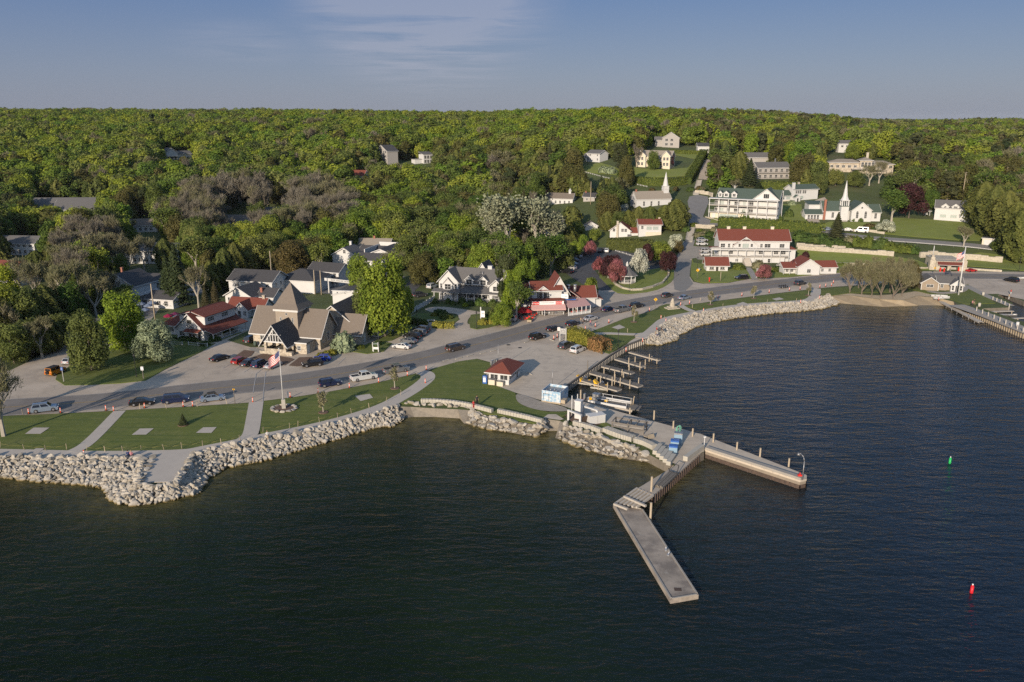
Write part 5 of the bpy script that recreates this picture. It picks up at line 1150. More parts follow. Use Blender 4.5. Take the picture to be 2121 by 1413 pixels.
# house on the big lawn, right
h = House('lawn_house', 'white two-storey house with three dormers above the big sloping lawn', (1934, 455), (2014, 459)); W = h.W
h.vol(0, W, 0, 8, 5.6, roof='grey', kind='gx', rise=3.2, over=.3)
for u in (4, W * .52, W * .88): h.dormer(u, -.1, 5.4, 3.0, 4, 1.0, 1.2, 'grey', win=(1.5 if u > 5 else .8, 1.0), mull=2)
h.win('f', 0, 3.6, 1.2, 2.6, 1.4, pane='blind', mull=0, bars=0); h.win('f', 0, W * .5, 1.2, 2.6, 1.4, pane='blind', mull=2, bars=0); h.win('f', 0, W * .85, 1.2, 1.6, 1.4); h.done()
h = House('garden_shelter', 'tiny grey roofed garden shelter beside the white house on the lawn', (1916, 447), (1926, 447), wd=2.4, cat='shelter'); h.vol(0, 2.4, 0, 2.4, 2.3, roof='grey', kind='hip', rise=.8, skip_wall=True); h.posts([(.2, .2), (2.2, .2), (.2, 2.2), (2.2, 2.2)], -1, 2.3, .1); h.part('low_wall', MB().box(.3, 2.1, 2.1, 2.3, -1, 2.2), 'white'); h.done()
h = House('garage', 'small flat-roofed stone garage with white door at the foot of the lawn', (2033, 507), (2059, 509), wd=5.4, cat='garage'); h.vol(0, 5.4, 0, 5, 2.7, wall='cream', roof='dark', kind='flat', over=.3); h.win('f', 0, 2.6, .1, 3.6, 2.1, pane='white', name='door', mull=0, bars=3); h.done()
# stone boathouse garage with terrace, two pylons
h = House('stone_pavilion', 'low stone garage with terrace roof, red tiled canopy and two stepped pylons', (1936, 560), (1995, 562), cat='pavilion'); W = h.W
w_ = h.mb(h.w, 'limestone'); w_.box(.3, W - .3, 4.5, 14, -2, 3.4); w_.box(.3, 1.6, 0, 4.5, -2, 3.0); w_.box(W * .44, W * .56, 0, 1, -1, 3.0); w_.box(W - 1.6, W - .3, 0, 4.5, -2, 3.0); w_.box(.3, W - .3, .2, 4.5, 3.0, 3.5); w_.box(.1, W - .1, 4.5, 14.2, 3.4, 3.55)
for x in (-.9, W + .1):
 w_.box(x - .9, x + 1.1, .5, 2.8, -2, 3.8); w_.box(x - .6, x + .8, .8, 2.5, 3.8, 4.8); w_.box(x - .3, x + .5, 1.1, 2.2, 4.8, 5.6)
 h.part('white_mast', MB().cyl((x + .1, 1.65, 5.6), (x + .1, 1.65, 9.0), .16, .12, 8), 'white')
h.vol(1.0, W - 1.0, -1.0, .18, 2.3, roof='red', kind='sf', rise=.8, skip_wall=True); h.part('dark_bay', MB().box(1.6, W * .44, 3.0, 3.2, 0, 2.9).box(W * .56, W - 1.6, 3, 3.2, 0, 2.9), 'greywall')
h.done()
# shingled harbour house
h = House('harbour_house', 'small brown shingled harbour house with grey roof and white gabled porch', (1907, 601), (1943, 608), ang=-16, wd=5.2)
h.vol(0, 5.2, 0, 7, 2.6, wall='shake', roof='grey', kind='gy', rise=1.8, over=.35); h.vol(5.2, 12.6, 1.5, 7, 2.5, wall='shake', roof='grey', kind='gx', rise=1.7, over=.35); h.vol(8.8, 12.4, -.4, 3, 2.4, wall='white', roof='grey', kind='gy', rise=1.5, over=.3)
h.win('f', 0, 2.6, 1.2, 2.0, .8, mull=1); h.win('f', -.4, 10.6, .1, .9, 2.0, name='door', mull=1, bars=0); h.win('f', -.4, 9.4, .6, .6, 1.5, mull=0); h.win('f', -.4, 11.8, .6, .6, 1.5, mull=0); h.win('f', 1.5, 6.5, .9, .8, 1.2)
h.part('corner_boards', MB().box(-.06, .14, -.06, .14, -1, 2.6).box(5.06, 5.26, -.06, .14, -1, 2.6), 'white'); h.done()
# white and red roofed cottages above the parking lot
h = House('red_gable_cottage', 'white cottage with asymmetric red gable and stone chimney above the parking lot', (1263, 493), (1316, 495), wd=None); W = h.W
h.vol(0, W * .8, 0, 8, 3.6, roof='red', kind='gy', rise=3.4, over=.5); h.vol(W * .8, W + 1, 1, 7, 2.6, roof='red', kind='gx', rise=1.8); h.chim(3.4, -.2, 7.6, .9, .8, 'limestone')
for u in (1.8, 5.6, 7.0): h.win('f', 0, u, 3.0, 1.0, 1.3)
h.win('f', 0, 8.6, .3, 1.4, 1.6); h.done()
h = House('red_ridge_cottage', 'white cottage with red roof and glazed sunroom on a stone base', (1323, 491), (1369, 491), wd=None); W = h.W
h.vol(0, W, 0, 7, 5.6, roof='red', kind='gx', rise=1.8, over=.5); h.mb(h.w, 'cream').box(W * .3, W, -.3, -.02, -3, 2.2); h.win('f', 0, W * .45, 3.2, 2.2, 1.4, pane='blind'); h.win('f', 0, W * .74, 3.2, 2.4, 1.4, pane='blind'); h.win('f', 0, 1.4, 3.6, .9, 1.3); h.chim(W - .4, 4, 8, .8, .8, 'cream'); h.done()
# schoolhouse and others
h = House('schoolhouse', 'long low white schoolhouse with brown roof and little belfry in the trees', (1125, 425), (1186, 427), cat='schoolhouse'); W = h.W
h.vol(0, W, 0, 7, 3.8, roof='brown', kind='gx', rise=2.6, over=.3); h.chim(.8, 3.5, 7.6, .8, .8); bt = MB().box(W - 3, W - 1.8, 3, 4.2, 5.6, 7.6).cyl((W - 2.4, 3.6, 7.6), (W - 2.4, 3.6, 9.2), 1.0, .05, 4, smooth=False); h.part('belfry', bt, 'white')
for k in range(6): h.win('f', 0, 2 + (W - 4) * k / 5, 1.2, .8, 1.5)
h.done()
h = House('log_cabin', 'weathered grey cabin beside a tall white pole near the schoolhouse', (1208, 418), (1232, 419), cat='cabin'); h.vol(0, h.W, 0, 5, 2.8, wall='greywall', roof='dark', kind='gx', rise=1.8); h.chim(.7, 2.5, 5.4, .6, .6); h.win('f', 0, 2, .9, .9, 1.0); h.done()
h = House('tall_cottage', 'narrow tall white cottage with blue-grey gable roof standing in the trees', (1152, 486), (1172, 482), wd=5.6); h.vol(0, 5.6, 0, 8, 6.2, roof='grey', kind='gy', rise=3.0, over=.4); h.win('f', 0, 2.8, 4.4, 1.4, 1.4); h.win('f', 0, 2.8, 1.0, 1.6, 1.8); h.win('r', 5.6, 3, 3.6, .8, 1.2); h.chim(2.8, 3, 10.2, .6, .6); h.done()
h = House('red_shed', 'small brown roofed white shed half hidden below the tall cottage', (1213, 478), (1237, 478), wd=5.6, cat='shed'); h.vol(0, 5.6, 0, 5, 2.4, roof='brown', kind='gy', rise=1.6); h.done()
# upper hillside
h = House('mansion', 'large pale mansion with balconies behind the hillside lawn and long clipped hedge', (1318, 345), (1388, 347)); W = h.W
h.vol(0, W, 1, 9, 6.6, wall='cream', roof='tan', kind='gx', rise=3.0, over=.4); h.vol(0, 6, -1, 6, 7.0, wall='cream', roof='tan', kind='gy', rise=2.6); h.vol(W - 5, W, -1, 6, 7.0, wall='cream', roof='tan', kind='gy', rise=2.6)
for z in (1.0, 4.2):
 for u in (2, 4, 8, 10.4, 12.8, 15, W - 3.6, W - 1.6): h.win('f', -1 if u < 6 or u > W - 5 else 1, u, z, 1.2, 1.7)
h.part('balcony', MB().box(6, W - 5, -1.2, 1, 3.4, 3.6), 'white'); h.rail([(6, -1.1), (W - 5, -1.1)], 3.6, .9, gap=.7); h.posts([(x, -1.1) for x in (6.1, 9, 12, 15)], -1, 3.4, .12); h.done()
h = House('hill_house', 'small white house with dormer at the woods edge on the hillside', (1204, 334), (1242, 336)); W = h.W; h.vol(0, 6, 0, 7, 3.2, roof='grey', kind='gx', rise=1.6); h.vol(5, W, 0, 8, 5.4, roof='grey', kind='gx', rise=2.0)
for u in (6.8, 8.2, W - 2): h.win('f', 0, u, 1.0, .9, 1.3); h.win('f', 0, u, 3.8, .9, 1.0)
h.done()
h = House('grey_house', 'grey and white gabled house highest on the hill by the drive', (1374, 305), (1394, 306), ang=-12, wd=None); W = max(h.W, 8.5); h.vol(-1, W, 0, 10, 6.4, wall='greywall', roof='grey', kind='gy', rise=3.8, over=.4)
for z in (1.2, 4.2):
 for u in (2, 5.6): h.win('f', 0, u, z, 1.8, 1.6)
h.vol(-6, -1, 2, 8, 5.0, wall='greywall', roof='grey', kind='gx', rise=2); h.done()
h = House('grey_lodge', 'long grey two-storey lodge with balconies and slim chimney on the hill', (1568, 372), (1634, 371), cat='lodge'); W = h.W
h.vol(0, W, 0, 9, 6.6, wall='greywall', roof='grey', kind='gx', rise=2.8, over=.4); h.chim(W * .68, 6, 11.2, .5, .8, 'metal')
for z in (.8, 4.0):
 h.part('balcony_floor', MB().box(.3, W - .3, -1.1, -.02, z - .5, z - .35), 'greywall'); h.rail([(.4, -1.0), (W - .4, -1.0)], z - .35, .9, 'paleplank', gap=.8)
 for k in range(6): h.win('f', 0, 1.6 + (W - 3.2) * k / 5, z, 1.5, 1.8)
h.vol(-4, -.02, 10, 20, 5.6, wall='greywall', roof='grey', kind='gx', rise=2.4); h.done()
h = House('grey_lodge', 'second grey lodge half hidden behind the conifers on the hill', (1545, 345), (1585, 345), cat='lodge'); h.vol(0, 14, 0, 8, 5.6, wall='greywall', roof='grey', kind='gx', rise=2.6); h.done()
h = House('terrace_mansion', 'wide tan house with low hipped roof and long terrace high on the right', (1716, 355), (1850, 357)); W = h.W
h.vol(0, W * .5, 0, 10, 5.4, wall='stone', roof='tan', kind='hip', rise=1.8, over=.8); h.vol(W * .5, W, 1, 11, 4.6, wall='stone', roof='tan', kind='hip', rise=1.8, over=.8); h.vol(W * .47, W * .66, -1.5, 8, 6.8, wall='stone', roof='tan', kind='hip', rise=1.6, over=.7)
for k in range(11): h.win('f', 0 if k < 5 else 1, 1.6 + (W - 3.2) * k / 10, 2.4, 1.6, 1.3)
for k in range(4): h.win('f', -1.5, W * .49 + 1.9 * k + .8, 3.0, 1.3, 2.6)
h.part('terrace', MB().box(W * .34, W * .84, -4.5, -1.52, 1.6, 1.9), 'paleplank'); h.rail([(W * .34, -4.4), (W * .84, -4.4)], 1.9, 1, gap=.9); h.posts([(W * .35 + 2.7 * k, -4.3) for k in range(9)], -2, 1.6, .15, 'wood'); h.chim(W * .6, 5, 11, 1.3, 1, 'limestone'); h.done()
h = House('white_house', 'tiny white house showing above the trees behind the terrace mansion', (1736, 316), (1750, 316), wd=9); h.vol(0, 9, 0, 7, 6.4, roof='grey', kind='gx', rise=2); h.win('f', 0, 2.5, 3.8, 1.6, 1.2); h.win('f', 0, 6, 3.8, 1.6, 1.2); h.done()
# left hill
h = House('woods_house', 'white house with balcony alone among the trees on the left hill', (345, 333), (398, 331), wd=20); h.vol(0, 9, 0, 8, 6.0, roof='grey', kind='gy', rise=3.0); h.vol(9, 20, 1, 8, 4.6, roof='grey', kind='gx', rise=2.0)
h.part('balcony', MB().box(0, 9, -1.6, 0, 3, 3.2), 'white'); h.rail([(.1, -1.5), (9, -1.5)], 3.2, .9, gap=.7)
for u in (2, 4.5, 7, 11, 14, 17): h.win('f', 0 if u < 9 else 1, u, .8, 1.4, 1.6)
h.done()
h = House('dark_house', 'tall dark shingled house with rows of white-framed windows in the woods', (780, 338), (806, 340), wd=15); h.vol(0, 15, 0, 9, 9, wall='greywall', roof='dark', kind='gy', rise=4)
for z in (1.5, 4.5, 7.5):
 for u in (2, 4.5, 7.5, 10.5, 13): h.win('f', 0, u, z, 1.6, 1.6)
h.done()
h = House('deck_house', 'small pale house with tall windows and deck in the trees right of the dark house', (862, 341), (893, 340), wd=14); h.vol(6, 14, 0, 8, 7, roof='grey', kind='sf', rise=1.6); h.vol(0, 6, 2, 8, 3.6, roof='grey', kind='flat')
for z in (1, 4):
 for u in (7.5, 9.8, 12.2): h.win('f', 0, u, z, 1.7, 2.2)
h.done()
h = House('red_roof_cabin', 'lone small red roof showing through the woods', (724, 378), (752, 379), wd=11, cat='cabin'); h.vol(0, 11, 0, 7, 4.6, roof='red', kind='gx', rise=3.2); h.done()
for nm, lb, A, wd, dp, hh, rf, an, kd, rs in (
 ('motel', 'long two-storey white motel with grey roof glimpsed behind bare trees', (222, 545), 30, 9, 5.4, 'grey', -6, 'gx', 2.2),
 ('apartment_block', 'long low building with slate grey gable roofs far left in the woods', (28, 447), 46, 14, 5, 'grey', 4, 'gx', 4.0),
 ('apartment_block', 'building with slate grey roof right of the long grey-roofed one in the woods', (112, 452), 22, 15, 4.6, 'grey', 4, 'gx', 4.6),
 ('house', 'low brown roofed house below the utility pole in the left woods', (262, 482), 15, 10, 3.4, 'brown', 14, 'gx', 2.6),
 ('house', 'pale house with white walls at the far left edge among bare trees', (0, 528), 16, 9, 5, 'grey', -6, 'gx', 2.4),
 ('barn', 'large house with dark red roof cut by the left edge of the picture', (-60, 590), 18, 12, 4, 'red', -20, 'gx', 4.0),
 ('restaurant', 'white gabled restaurant in shadow beside a terrace of parasols', (215, 622), 12, 10, 5.2, 'dark', -16, 'gy', 3.4),
 ('shop', 'dark roofed low white shop behind the parasol terrace', (290, 600), 12, 8, 3.0, 'dark', -12, 'gx', 1.8),
 ('shop', 'small white shop with porch right of the parasol terrace', (306, 637), 9, 7, 2.9, 'dark', -14, 'gx', 1.6),
 ('white_cottage', 'shaded white cottage with big windows behind a picket fence in the trees', (72, 723), 15, 8, 3.6, 'dark', 12, 'gx', 2.4),
 ('house', 'white house glimpsed between trees left of the bare wood', (545, 455), 14, 8, 4.4, 'grey', -6, 'gx', 2.0),
 ('house', 'brown roofed house seen through bare trunks in the middle woods', (455, 470), 16, 9, 3.6, 'brown', -8, 'gx', 2.2),
 ('house', 'dark roofed house hidden in conifers beyond the long hedge', (1445, 316), 10, 7, 4.2, 'dark', -4, 'gx', 2.0)):
 h = House(nm, lb, A, None, ang=an, wd=wd, cat='house'); h.vol(0, wd, 0, dp, hh, roof=rf, kind=kd, rise=rs)
 for k in range(int(wd / 2.6)):
  h.win('f', 0, 1.6 + 2.5 * k, .9, 1.2, 1.3)
  if hh > 4.5: h.win('f', 0, 1.6 + 2.5 * k, 3.5, 1.2, 1.2)
 if nm == 'restaurant':
  h.vol(12.05, 15, -1, 8, 2.6, roof='white', kind='flat', skip_wall=True); h.rail([(12, -1), (15, -1), (15, 8)], 2.85, .9); h.posts([(15, -.8), (15, 3), (15, 7.8)], -1, 2.6); h.chim(3, 6, 9.4, .6, .6)
 h.done()
# ------------------------------------------------------------------ stone terraces and steps on the slope
def stone_wall(px, h_, label, wd=.8, m='limestone'):
 ln = densify_line(PW(px), 2.5); root = empty('stone_wall', (ln[0][0], ln[0][1], H(*ln[0])), label=label, cat='wall'); mb = MB(); z0 = H(*ln[0])
 for a, b in zip(ln, ln[1:]):
  ang = math.atan2(b[1] - a[1], b[0] - a[0]); L = math.hypot(b[0] - a[0], b[1] - a[1]); c = ((a[0] + b[0]) / 2 - ln[0][0], (a[1] + b[1]) / 2 - ln[0][1]); zb = H((a[0] + b[0]) / 2, (a[1] + b[1]) / 2) - z0
  mb.obox(c, L + .1, wd * rng.uniform(.9, 1.15), zb - 1.2, zb + h_ * rng.uniform(.85, 1.1), ang)
 mb.build('masonry', M[m], root); return root
stone_wall([(1272,587),(1276,592),(1290,599),(1310,603),(1330,602),(1350,597),(1372,588),(1384,574),(1386,556)], .8, 'curved limestone wall round the gazebo green', .6)
stone_wall([(1652,517),(1700,521),(1750,524),(1800,527),(1850,531)], 1.9, 'long ledge of cream limestone blocks above the terrace lawn', 1.2)
stone_wall([(1650,511),(1700,515),(1750,518)], 1.6, 'upper course of the cream limestone ledge behind the red-roofed hotel', 1.0)
stone_wall([(1690,548),(1760,551),(1800,552)], 1.3, 'short lower limestone wall beside the annex cottage')
stone_wall([(1905,533),(1940,532),(1975,536),(2030,541),(2075,545)], 2.4, 'tall tan retaining wall behind the stone pavilion', 1.0)
stone_wall([(1994,558),(2040,561),(2074,563)], .7, 'low stone wall along the road right of the pavilion')
stone_wall([(1880,558),(1925,557)], .7, 'low stone wall along the road left of the pavilion')
stone_wall([(1765,479),(1800,480),(1832,485)], 1.0, 'low stone wall below the bay church garden')
stone_wall([(1262,516),(1290,517),(1330,521)], 1.0, 'low stone wall behind the parking lot')
stone_wall([(1440,400),(1468,404),(1475,408)], 1.8, 'stone retaining wall at the top of the loop road')
stone_wall([(1440,472),(1480,474)], 1.6, 'pale retaining wall above the car bays by the steps')
stone_wall([(1462,450),(1500,462)], .5, 'low curb wall at the corner of the green-roofed hotel')
for px_, lb in (([(1427,502),(1434,466)], 'long flight of stone steps climbing beside the side street'), ([(1441,404),(1449,374)], 'upper flight of stone steps leading to the hill street')):
 a, b = [Vector(P(*q)) for q in px_]; root = empty('stone_steps', a, math.atan2(b.y - a.y, b.x - a.x), label=lb, cat='steps'); L = math.hypot(b.x - a.x, b.y - a.y); n = int(L / .8); mb = MB(); dz = b.z - a.z
 for k in range(n): mb.box(L * k / n, L * (k + 1) / n, -1.5, 1.5, -1.5 + dz * k / n, dz * (k + 1) / n + .35)
 mb.build('treads', M['concrete'], root); rl = MB()
 for s_ in (-1.5, 1.5):
  rl.cyl((0, s_, 1.3), (L, s_, dz + 1.3), .05, .05, 5)
  for k in range(6): t = k / 5; rl.cyl((L * t, s_, dz * t), (L * t, s_, dz * t + 1.3), .05, .05, 5)
 rl.build('handrail', M['metal'], root)
# guard rail along the upper road
ln = densify_line(PW([(1700,482),(1740,491),(1800,499),(1900,506),(2000,514),(2110,527)]), 4.0); root = empty('guard_rail', (ln[0][0], ln[0][1], H(*ln[0])), label='long silver guard rail along the upper road', cat='guard rail'); mb = MB(); z0 = H(*ln[0])
for a, b in zip(ln, ln[1:]):
 A = Vector((a[0] - ln[0][0], a[1] - ln[0][1], H(*a) - z0)); B = Vector((b[0] - ln[0][0], b[1] - ln[0][1], H(*b) - z0)); u = Vector((0, 0, .45)); v = Vector((0, 0, .8)); t = Vector((0, .08, 0))
 mb.hexa([A + u, B + u, B + u + t, A + u + t, A + v, B + v, B + v + t, A + v + t]); mb.box(A.x - .07, A.x + .07, A.y + .1, A.y + .24, A.z - .3, A.z + .75)
mb.build('rail', M['metal'], root)
# ------------------------------------------------------------------ foliage
nrg = np.random.default_rng(11)
def leafmat(name, cols, trans=0.36, tone=0.38):
 """leaf colour differs from tree to tree (Random) and from clump to clump (tone)"""
 m, n, l, p = new_mat(name)
 p.inputs['Roughness'].default_value = 0.75; p.inputs['Specular IOR Level'].default_value = 0.15
 oi = n.new('ShaderNodeObjectInfo'); cr = n.new('ShaderNodeValToRGB'); l.new(oi.outputs['Random'], cr.inputs[0]); e = cr.color_ramp.elements
 e[0].color = c4(cols[0]); e[1].color = c4(cols[-1])
 for k in range(1, len(cols) - 1): x = e.new(k / (len(cols) - 1)); x.color = c4(cols[k])
 at = n.new('ShaderNodeAttribute'); at.attribute_name = 'tone'
 hs = n.new('ShaderNodeHueSaturation'); l.new(cr.outputs[0], hs.inputs['Color'])
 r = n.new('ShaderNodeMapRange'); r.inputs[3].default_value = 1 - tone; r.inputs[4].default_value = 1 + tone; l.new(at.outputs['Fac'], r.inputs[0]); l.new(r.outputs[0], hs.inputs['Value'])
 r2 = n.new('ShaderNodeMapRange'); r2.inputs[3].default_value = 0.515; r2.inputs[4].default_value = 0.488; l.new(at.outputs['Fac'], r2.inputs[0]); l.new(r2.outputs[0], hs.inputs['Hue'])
 l.new(hs.outputs[0], p.inputs['Base Color'])
 if trans:
  t = n.new('ShaderNodeBsdfTranslucent'); l.new(hs.outputs[0], t.inputs[0]); mx = n.new('ShaderNodeMixShader'); mx.inputs[0].default_value = trans
  l.new(p.outputs[0], mx.inputs[1]); l.new(t.outputs[0], mx.inputs[2]); l.new(mx.outputs[0], n['Material Output'].inputs[0])
 return m
BARK = mat('bark', (0.17, 0.14, 0.11), 0.9, (0.11, 0.09, 0.07), 2)
PBARK = mat('pale_bark', (0.40, 0.36, 0.30), 0.9, (0.28, 0.25, 0.2), 2)
LM = {
 'bright': leafmat('spring_leaves', [(0.17, 0.245, 0.028), (0.27, 0.31, 0.034), (0.12, 0.19, 0.028), (0.29, 0.315, 0.045), (0.155, 0.20, 0.036), (0.23, 0.24, 0.07), (0.135, 0.225, 0.032), (0.25, 0.285, 0.04)]),
 'mid': leafmat('green_leaves', [(0.085, 0.145, 0.026), (0.13, 0.17, 0.038), (0.15, 0.17, 0.05), (0.08, 0.12, 0.028)]),
 'olive': leafmat('olive_leaves', [(0.11, 0.115, 0.03), (0.13, 0.12, 0.04), (0.095, 0.095, 0.028)]),
 'cedar': leafmat('cedar_sprays', [(0.078, 0.092, 0.020), (0.092, 0.098, 0.024), (0.062, 0.078, 0.019)], .1),
 'spruce': leafmat('spruce_needles', [(0.038, 0.055, 0.020), (0.055, 0.062, 0.025), (0.07, 0.06, 0.028)], .05),
 'silver': leafmat('silver_leaves', [(0.26, 0.27, 0.17), (0.22, 0.24, 0.15)], .15, .25),
 'white': leafmat('white_blossom', [(0.42, 0.42, 0.34), (0.36, 0.38, 0.27)], .1, .3),
 'whitegreen': leafmat('pale_blossom', [(0.22, 0.26, 0.15), (0.2, 0.24, 0.14)], .1, .45),
 'pink': leafmat('crabapple_blossom', [(0.20, 0.062, 0.062), (0.24, 0.09, 0.09)], .1, .4),
 'purple': leafmat('copper_leaves', [(0.045, 0.018, 0.020), (0.055, 0.022, 0.02)], .1, .4),
 'bronze': leafmat('bronze_leaves', [(0.105, 0.085, 0.03), (0.10, 0.08, 0.028)], .2, .5),
 'willow': leafmat('willow_leaves', [(0.17, 0.17, 0.05), (0.15, 0.16, 0.045)], .2, .3),
 'twig': leafmat('bare_twigs', [(0.155, 0.14, 0.105), (0.18, 0.16, 0.12), (0.14, 0.125, 0.09)], 0, .3),
 'haze': leafmat('budding_twigs', [(0.15, 0.15, 0.07), (0.17, 0.155, 0.09)], .1, .35),
 'hedge': leafmat('hedge_leaves', [(0.085, 0.115, 0.020), (0.10, 0.12, 0.022)], .1, .4),
 'goldhedge': leafmat('golden_hedge', [(0.20, 0.19, 0.03), (0.19, 0.18, 0.03)], .1, .4),
 'rusthedge': leafmat('browned_hedge', [(0.22, 0.125, 0.05), (0.2, 0.12, 0.05)], .1, .4),
 'shrub': leafmat('shrub_leaves', [(0.06, 0.10, 0.022), (0.075, 0.105, 0.025), (0.05, 0.085, 0.02)], .15, .4),
}
def quads(C, N, size, tone, aspect=1.0, up=None, name='crown', m=None, cores=None):
 """many small leaf faces: centres C, normals N"""
 n = len(C); T = nrg.normal(size=(n, 3)) if up is None else up + nrg.normal(size=(n, 3)) * .25
 U = np.cross(N, T); U /= np.linalg.norm(U, axis=1)[:, None] + 1e-9; V = np.cross(N, U)
 s = (size * nrg.uniform(.6, 1.35, n))[:, None] / 2
 P4 = np.stack([C - U * s - V * s * aspect, C + U * s - V * s * aspect * .6, C + U * s * .7 + V * s * aspect, C - U * s * .8 + V * s * aspect * .8], 1).reshape(-1, 3)
 F = np.arange(4 * n).reshape(-1, 4); tn = np.repeat(tone, 4)
 me = bpy.data.meshes.new(name)
 nv = 4 * n; me.vertices.add(nv); me.vertices.foreach_set('co', P4.astype(np.float32).ravel())
 me.loops.add(nv); me.loops.foreach_set('vertex_index', F.ravel().astype(np.int32)); me.polygons.add(n); me.polygons.foreach_set('loop_start', np.arange(0, nv, 4, dtype=np.int32))
 me.update(calc_edges=True)
 at = me.attributes.new('tone', 'FLOAT', 'POINT'); at.data.foreach_set('value', tn.astype(np.float32))
 if m: me.materials.append(m)
 return me
def unit(n_):
 d = nrg.normal(size=(n_, 3)); return d / np.linalg.norm(d, axis=1)[:, None]
def lobes_crown(h, w, base, nl, n, size, m, flat=1.0, tv=1.0):
 """crown of overlapping leafy lobes between heights base and h, width w"""
 hc = (h + base) / 2; rz = (h - base) / 2; rw = w / 2
 d = unit(nl); d[:, 2] = np.abs(d[:, 2]) * 1.5 - 0.62; d /= np.linalg.norm(d, axis=1)[:, None]
 k = nrg.uniform(.45, .72, nl)[:, None]; L = d * k * np.array([rw, rw, rz]) + np.array([0, 0, hc]); L[0] = (0, 0, hc + rz * .45)
 R_ = nrg.uniform(.20, .42, nl) * min(rw, rz * 1.1); ton = .5 + (nrg.uniform(0, 1, nl) - .5) * tv
 cnt = np.maximum(8, (n * R_ ** 2 / (R_ ** 2).sum()).astype(int)); C = []; N = []; T = []
 for i in range(nl):
  q = unit(cnt[i]); rr = R_[i] * (nrg.uniform(.55, 1.0, cnt[i]) ** .45)[:, None] * (1 + .18 * np.sin(q[:, :1] * 7 + i) * np.cos(q[:, 1:2] * 6))
  c = L[i] + q * rr * np.array([1, 1, .85 * flat]); keep = q[:, 2] > -0.75
  nn = q + nrg.normal(size=q.shape) * .45; nn /= np.linalg.norm(nn, axis=1)[:, None]
  C.append(c[keep]); N.append(nn[keep]); T.append(np.clip(ton[i] + nrg.normal(size=keep.sum()) * .2 * tv, 0, 1))
 C = np.concatenate(C); z0, z1 = np.percentile(C[:, 2], (1, 99.5)); C[:, 2] = base + (C[:, 2] - z0) / (z1 - z0) * (h - base); r9 = np.percentile(np.hypot(C[:, 0], C[:, 1]), 98); C[:, :2] *= rw / r9
 return quads(C, np.concatenate(N), size, np.concatenate(T), m=m)
def cone_crown(h, w, base, n, size, m, power=1.0, layers=True, droop=.35):
 z = base + (h - base) * (1 - nrg.uniform(0, 1, n) ** .62); t = (z - base) / (h - base); a = nrg.uniform(0, 2 * np.pi, n)
 r = w / 2 * (1 - t) ** power * nrg.uniform(.45, 1.05, n) + .12
 if layers:
  ph = np.floor(a / 0.5) * 1.7; r *= .78 + .3 * np.sin(z * 2 * np.pi / (h / 13.0) + ph)
 C = np.stack([np.cos(a) * r, np.sin(a) * r, z - r * droop * .3], 1); N = np.stack([np.cos(a) * .6, np.sin(a) * .6, np.full(n, .75)], 1) + nrg.normal(size=(n, 3)) * .3; N /= np.linalg.norm(N, axis=1)[:, None]
 return quads(C, N, size, np.clip(.5 + .3 * np.sin(a * 3 + z) + nrg.normal(size=n) * .2, 0, 1), m=m, aspect=.7)
def egg_crown(h, w, base, n, size, m, lumps=9):
 """dense cedar: pointed egg with vertical folds"""
 t = nrg.uniform(0, 1, n) ** .85; z = base + (h - base) * t; a = nrg.uniform(0, 2 * np.pi, n); pr = np.sin(np.pi * np.clip(t * .86 + .14, 0, 1)) ** .7
 r = w / 2 * pr * nrg.uniform(.72, 1.03, n) * (1 + .16 * np.sin(a * lumps + z * .9) + .1 * np.sin(z * 2.1 + a * 3))
 C = np.stack([np.cos(a) * r, np.sin(a) * r, z], 1); N = np.stack([np.cos(a), np.sin(a), np.full(n, .35)], 1) + nrg.normal(size=(n, 3)) * .35; N /= np.linalg.norm(N, axis=1)[:, None]
 return quads(C, N, size, np.clip(.5 + .35 * np.sin(a * lumps + z * .9) + nrg.normal(size=n) * .15, 0, 1), m=m)
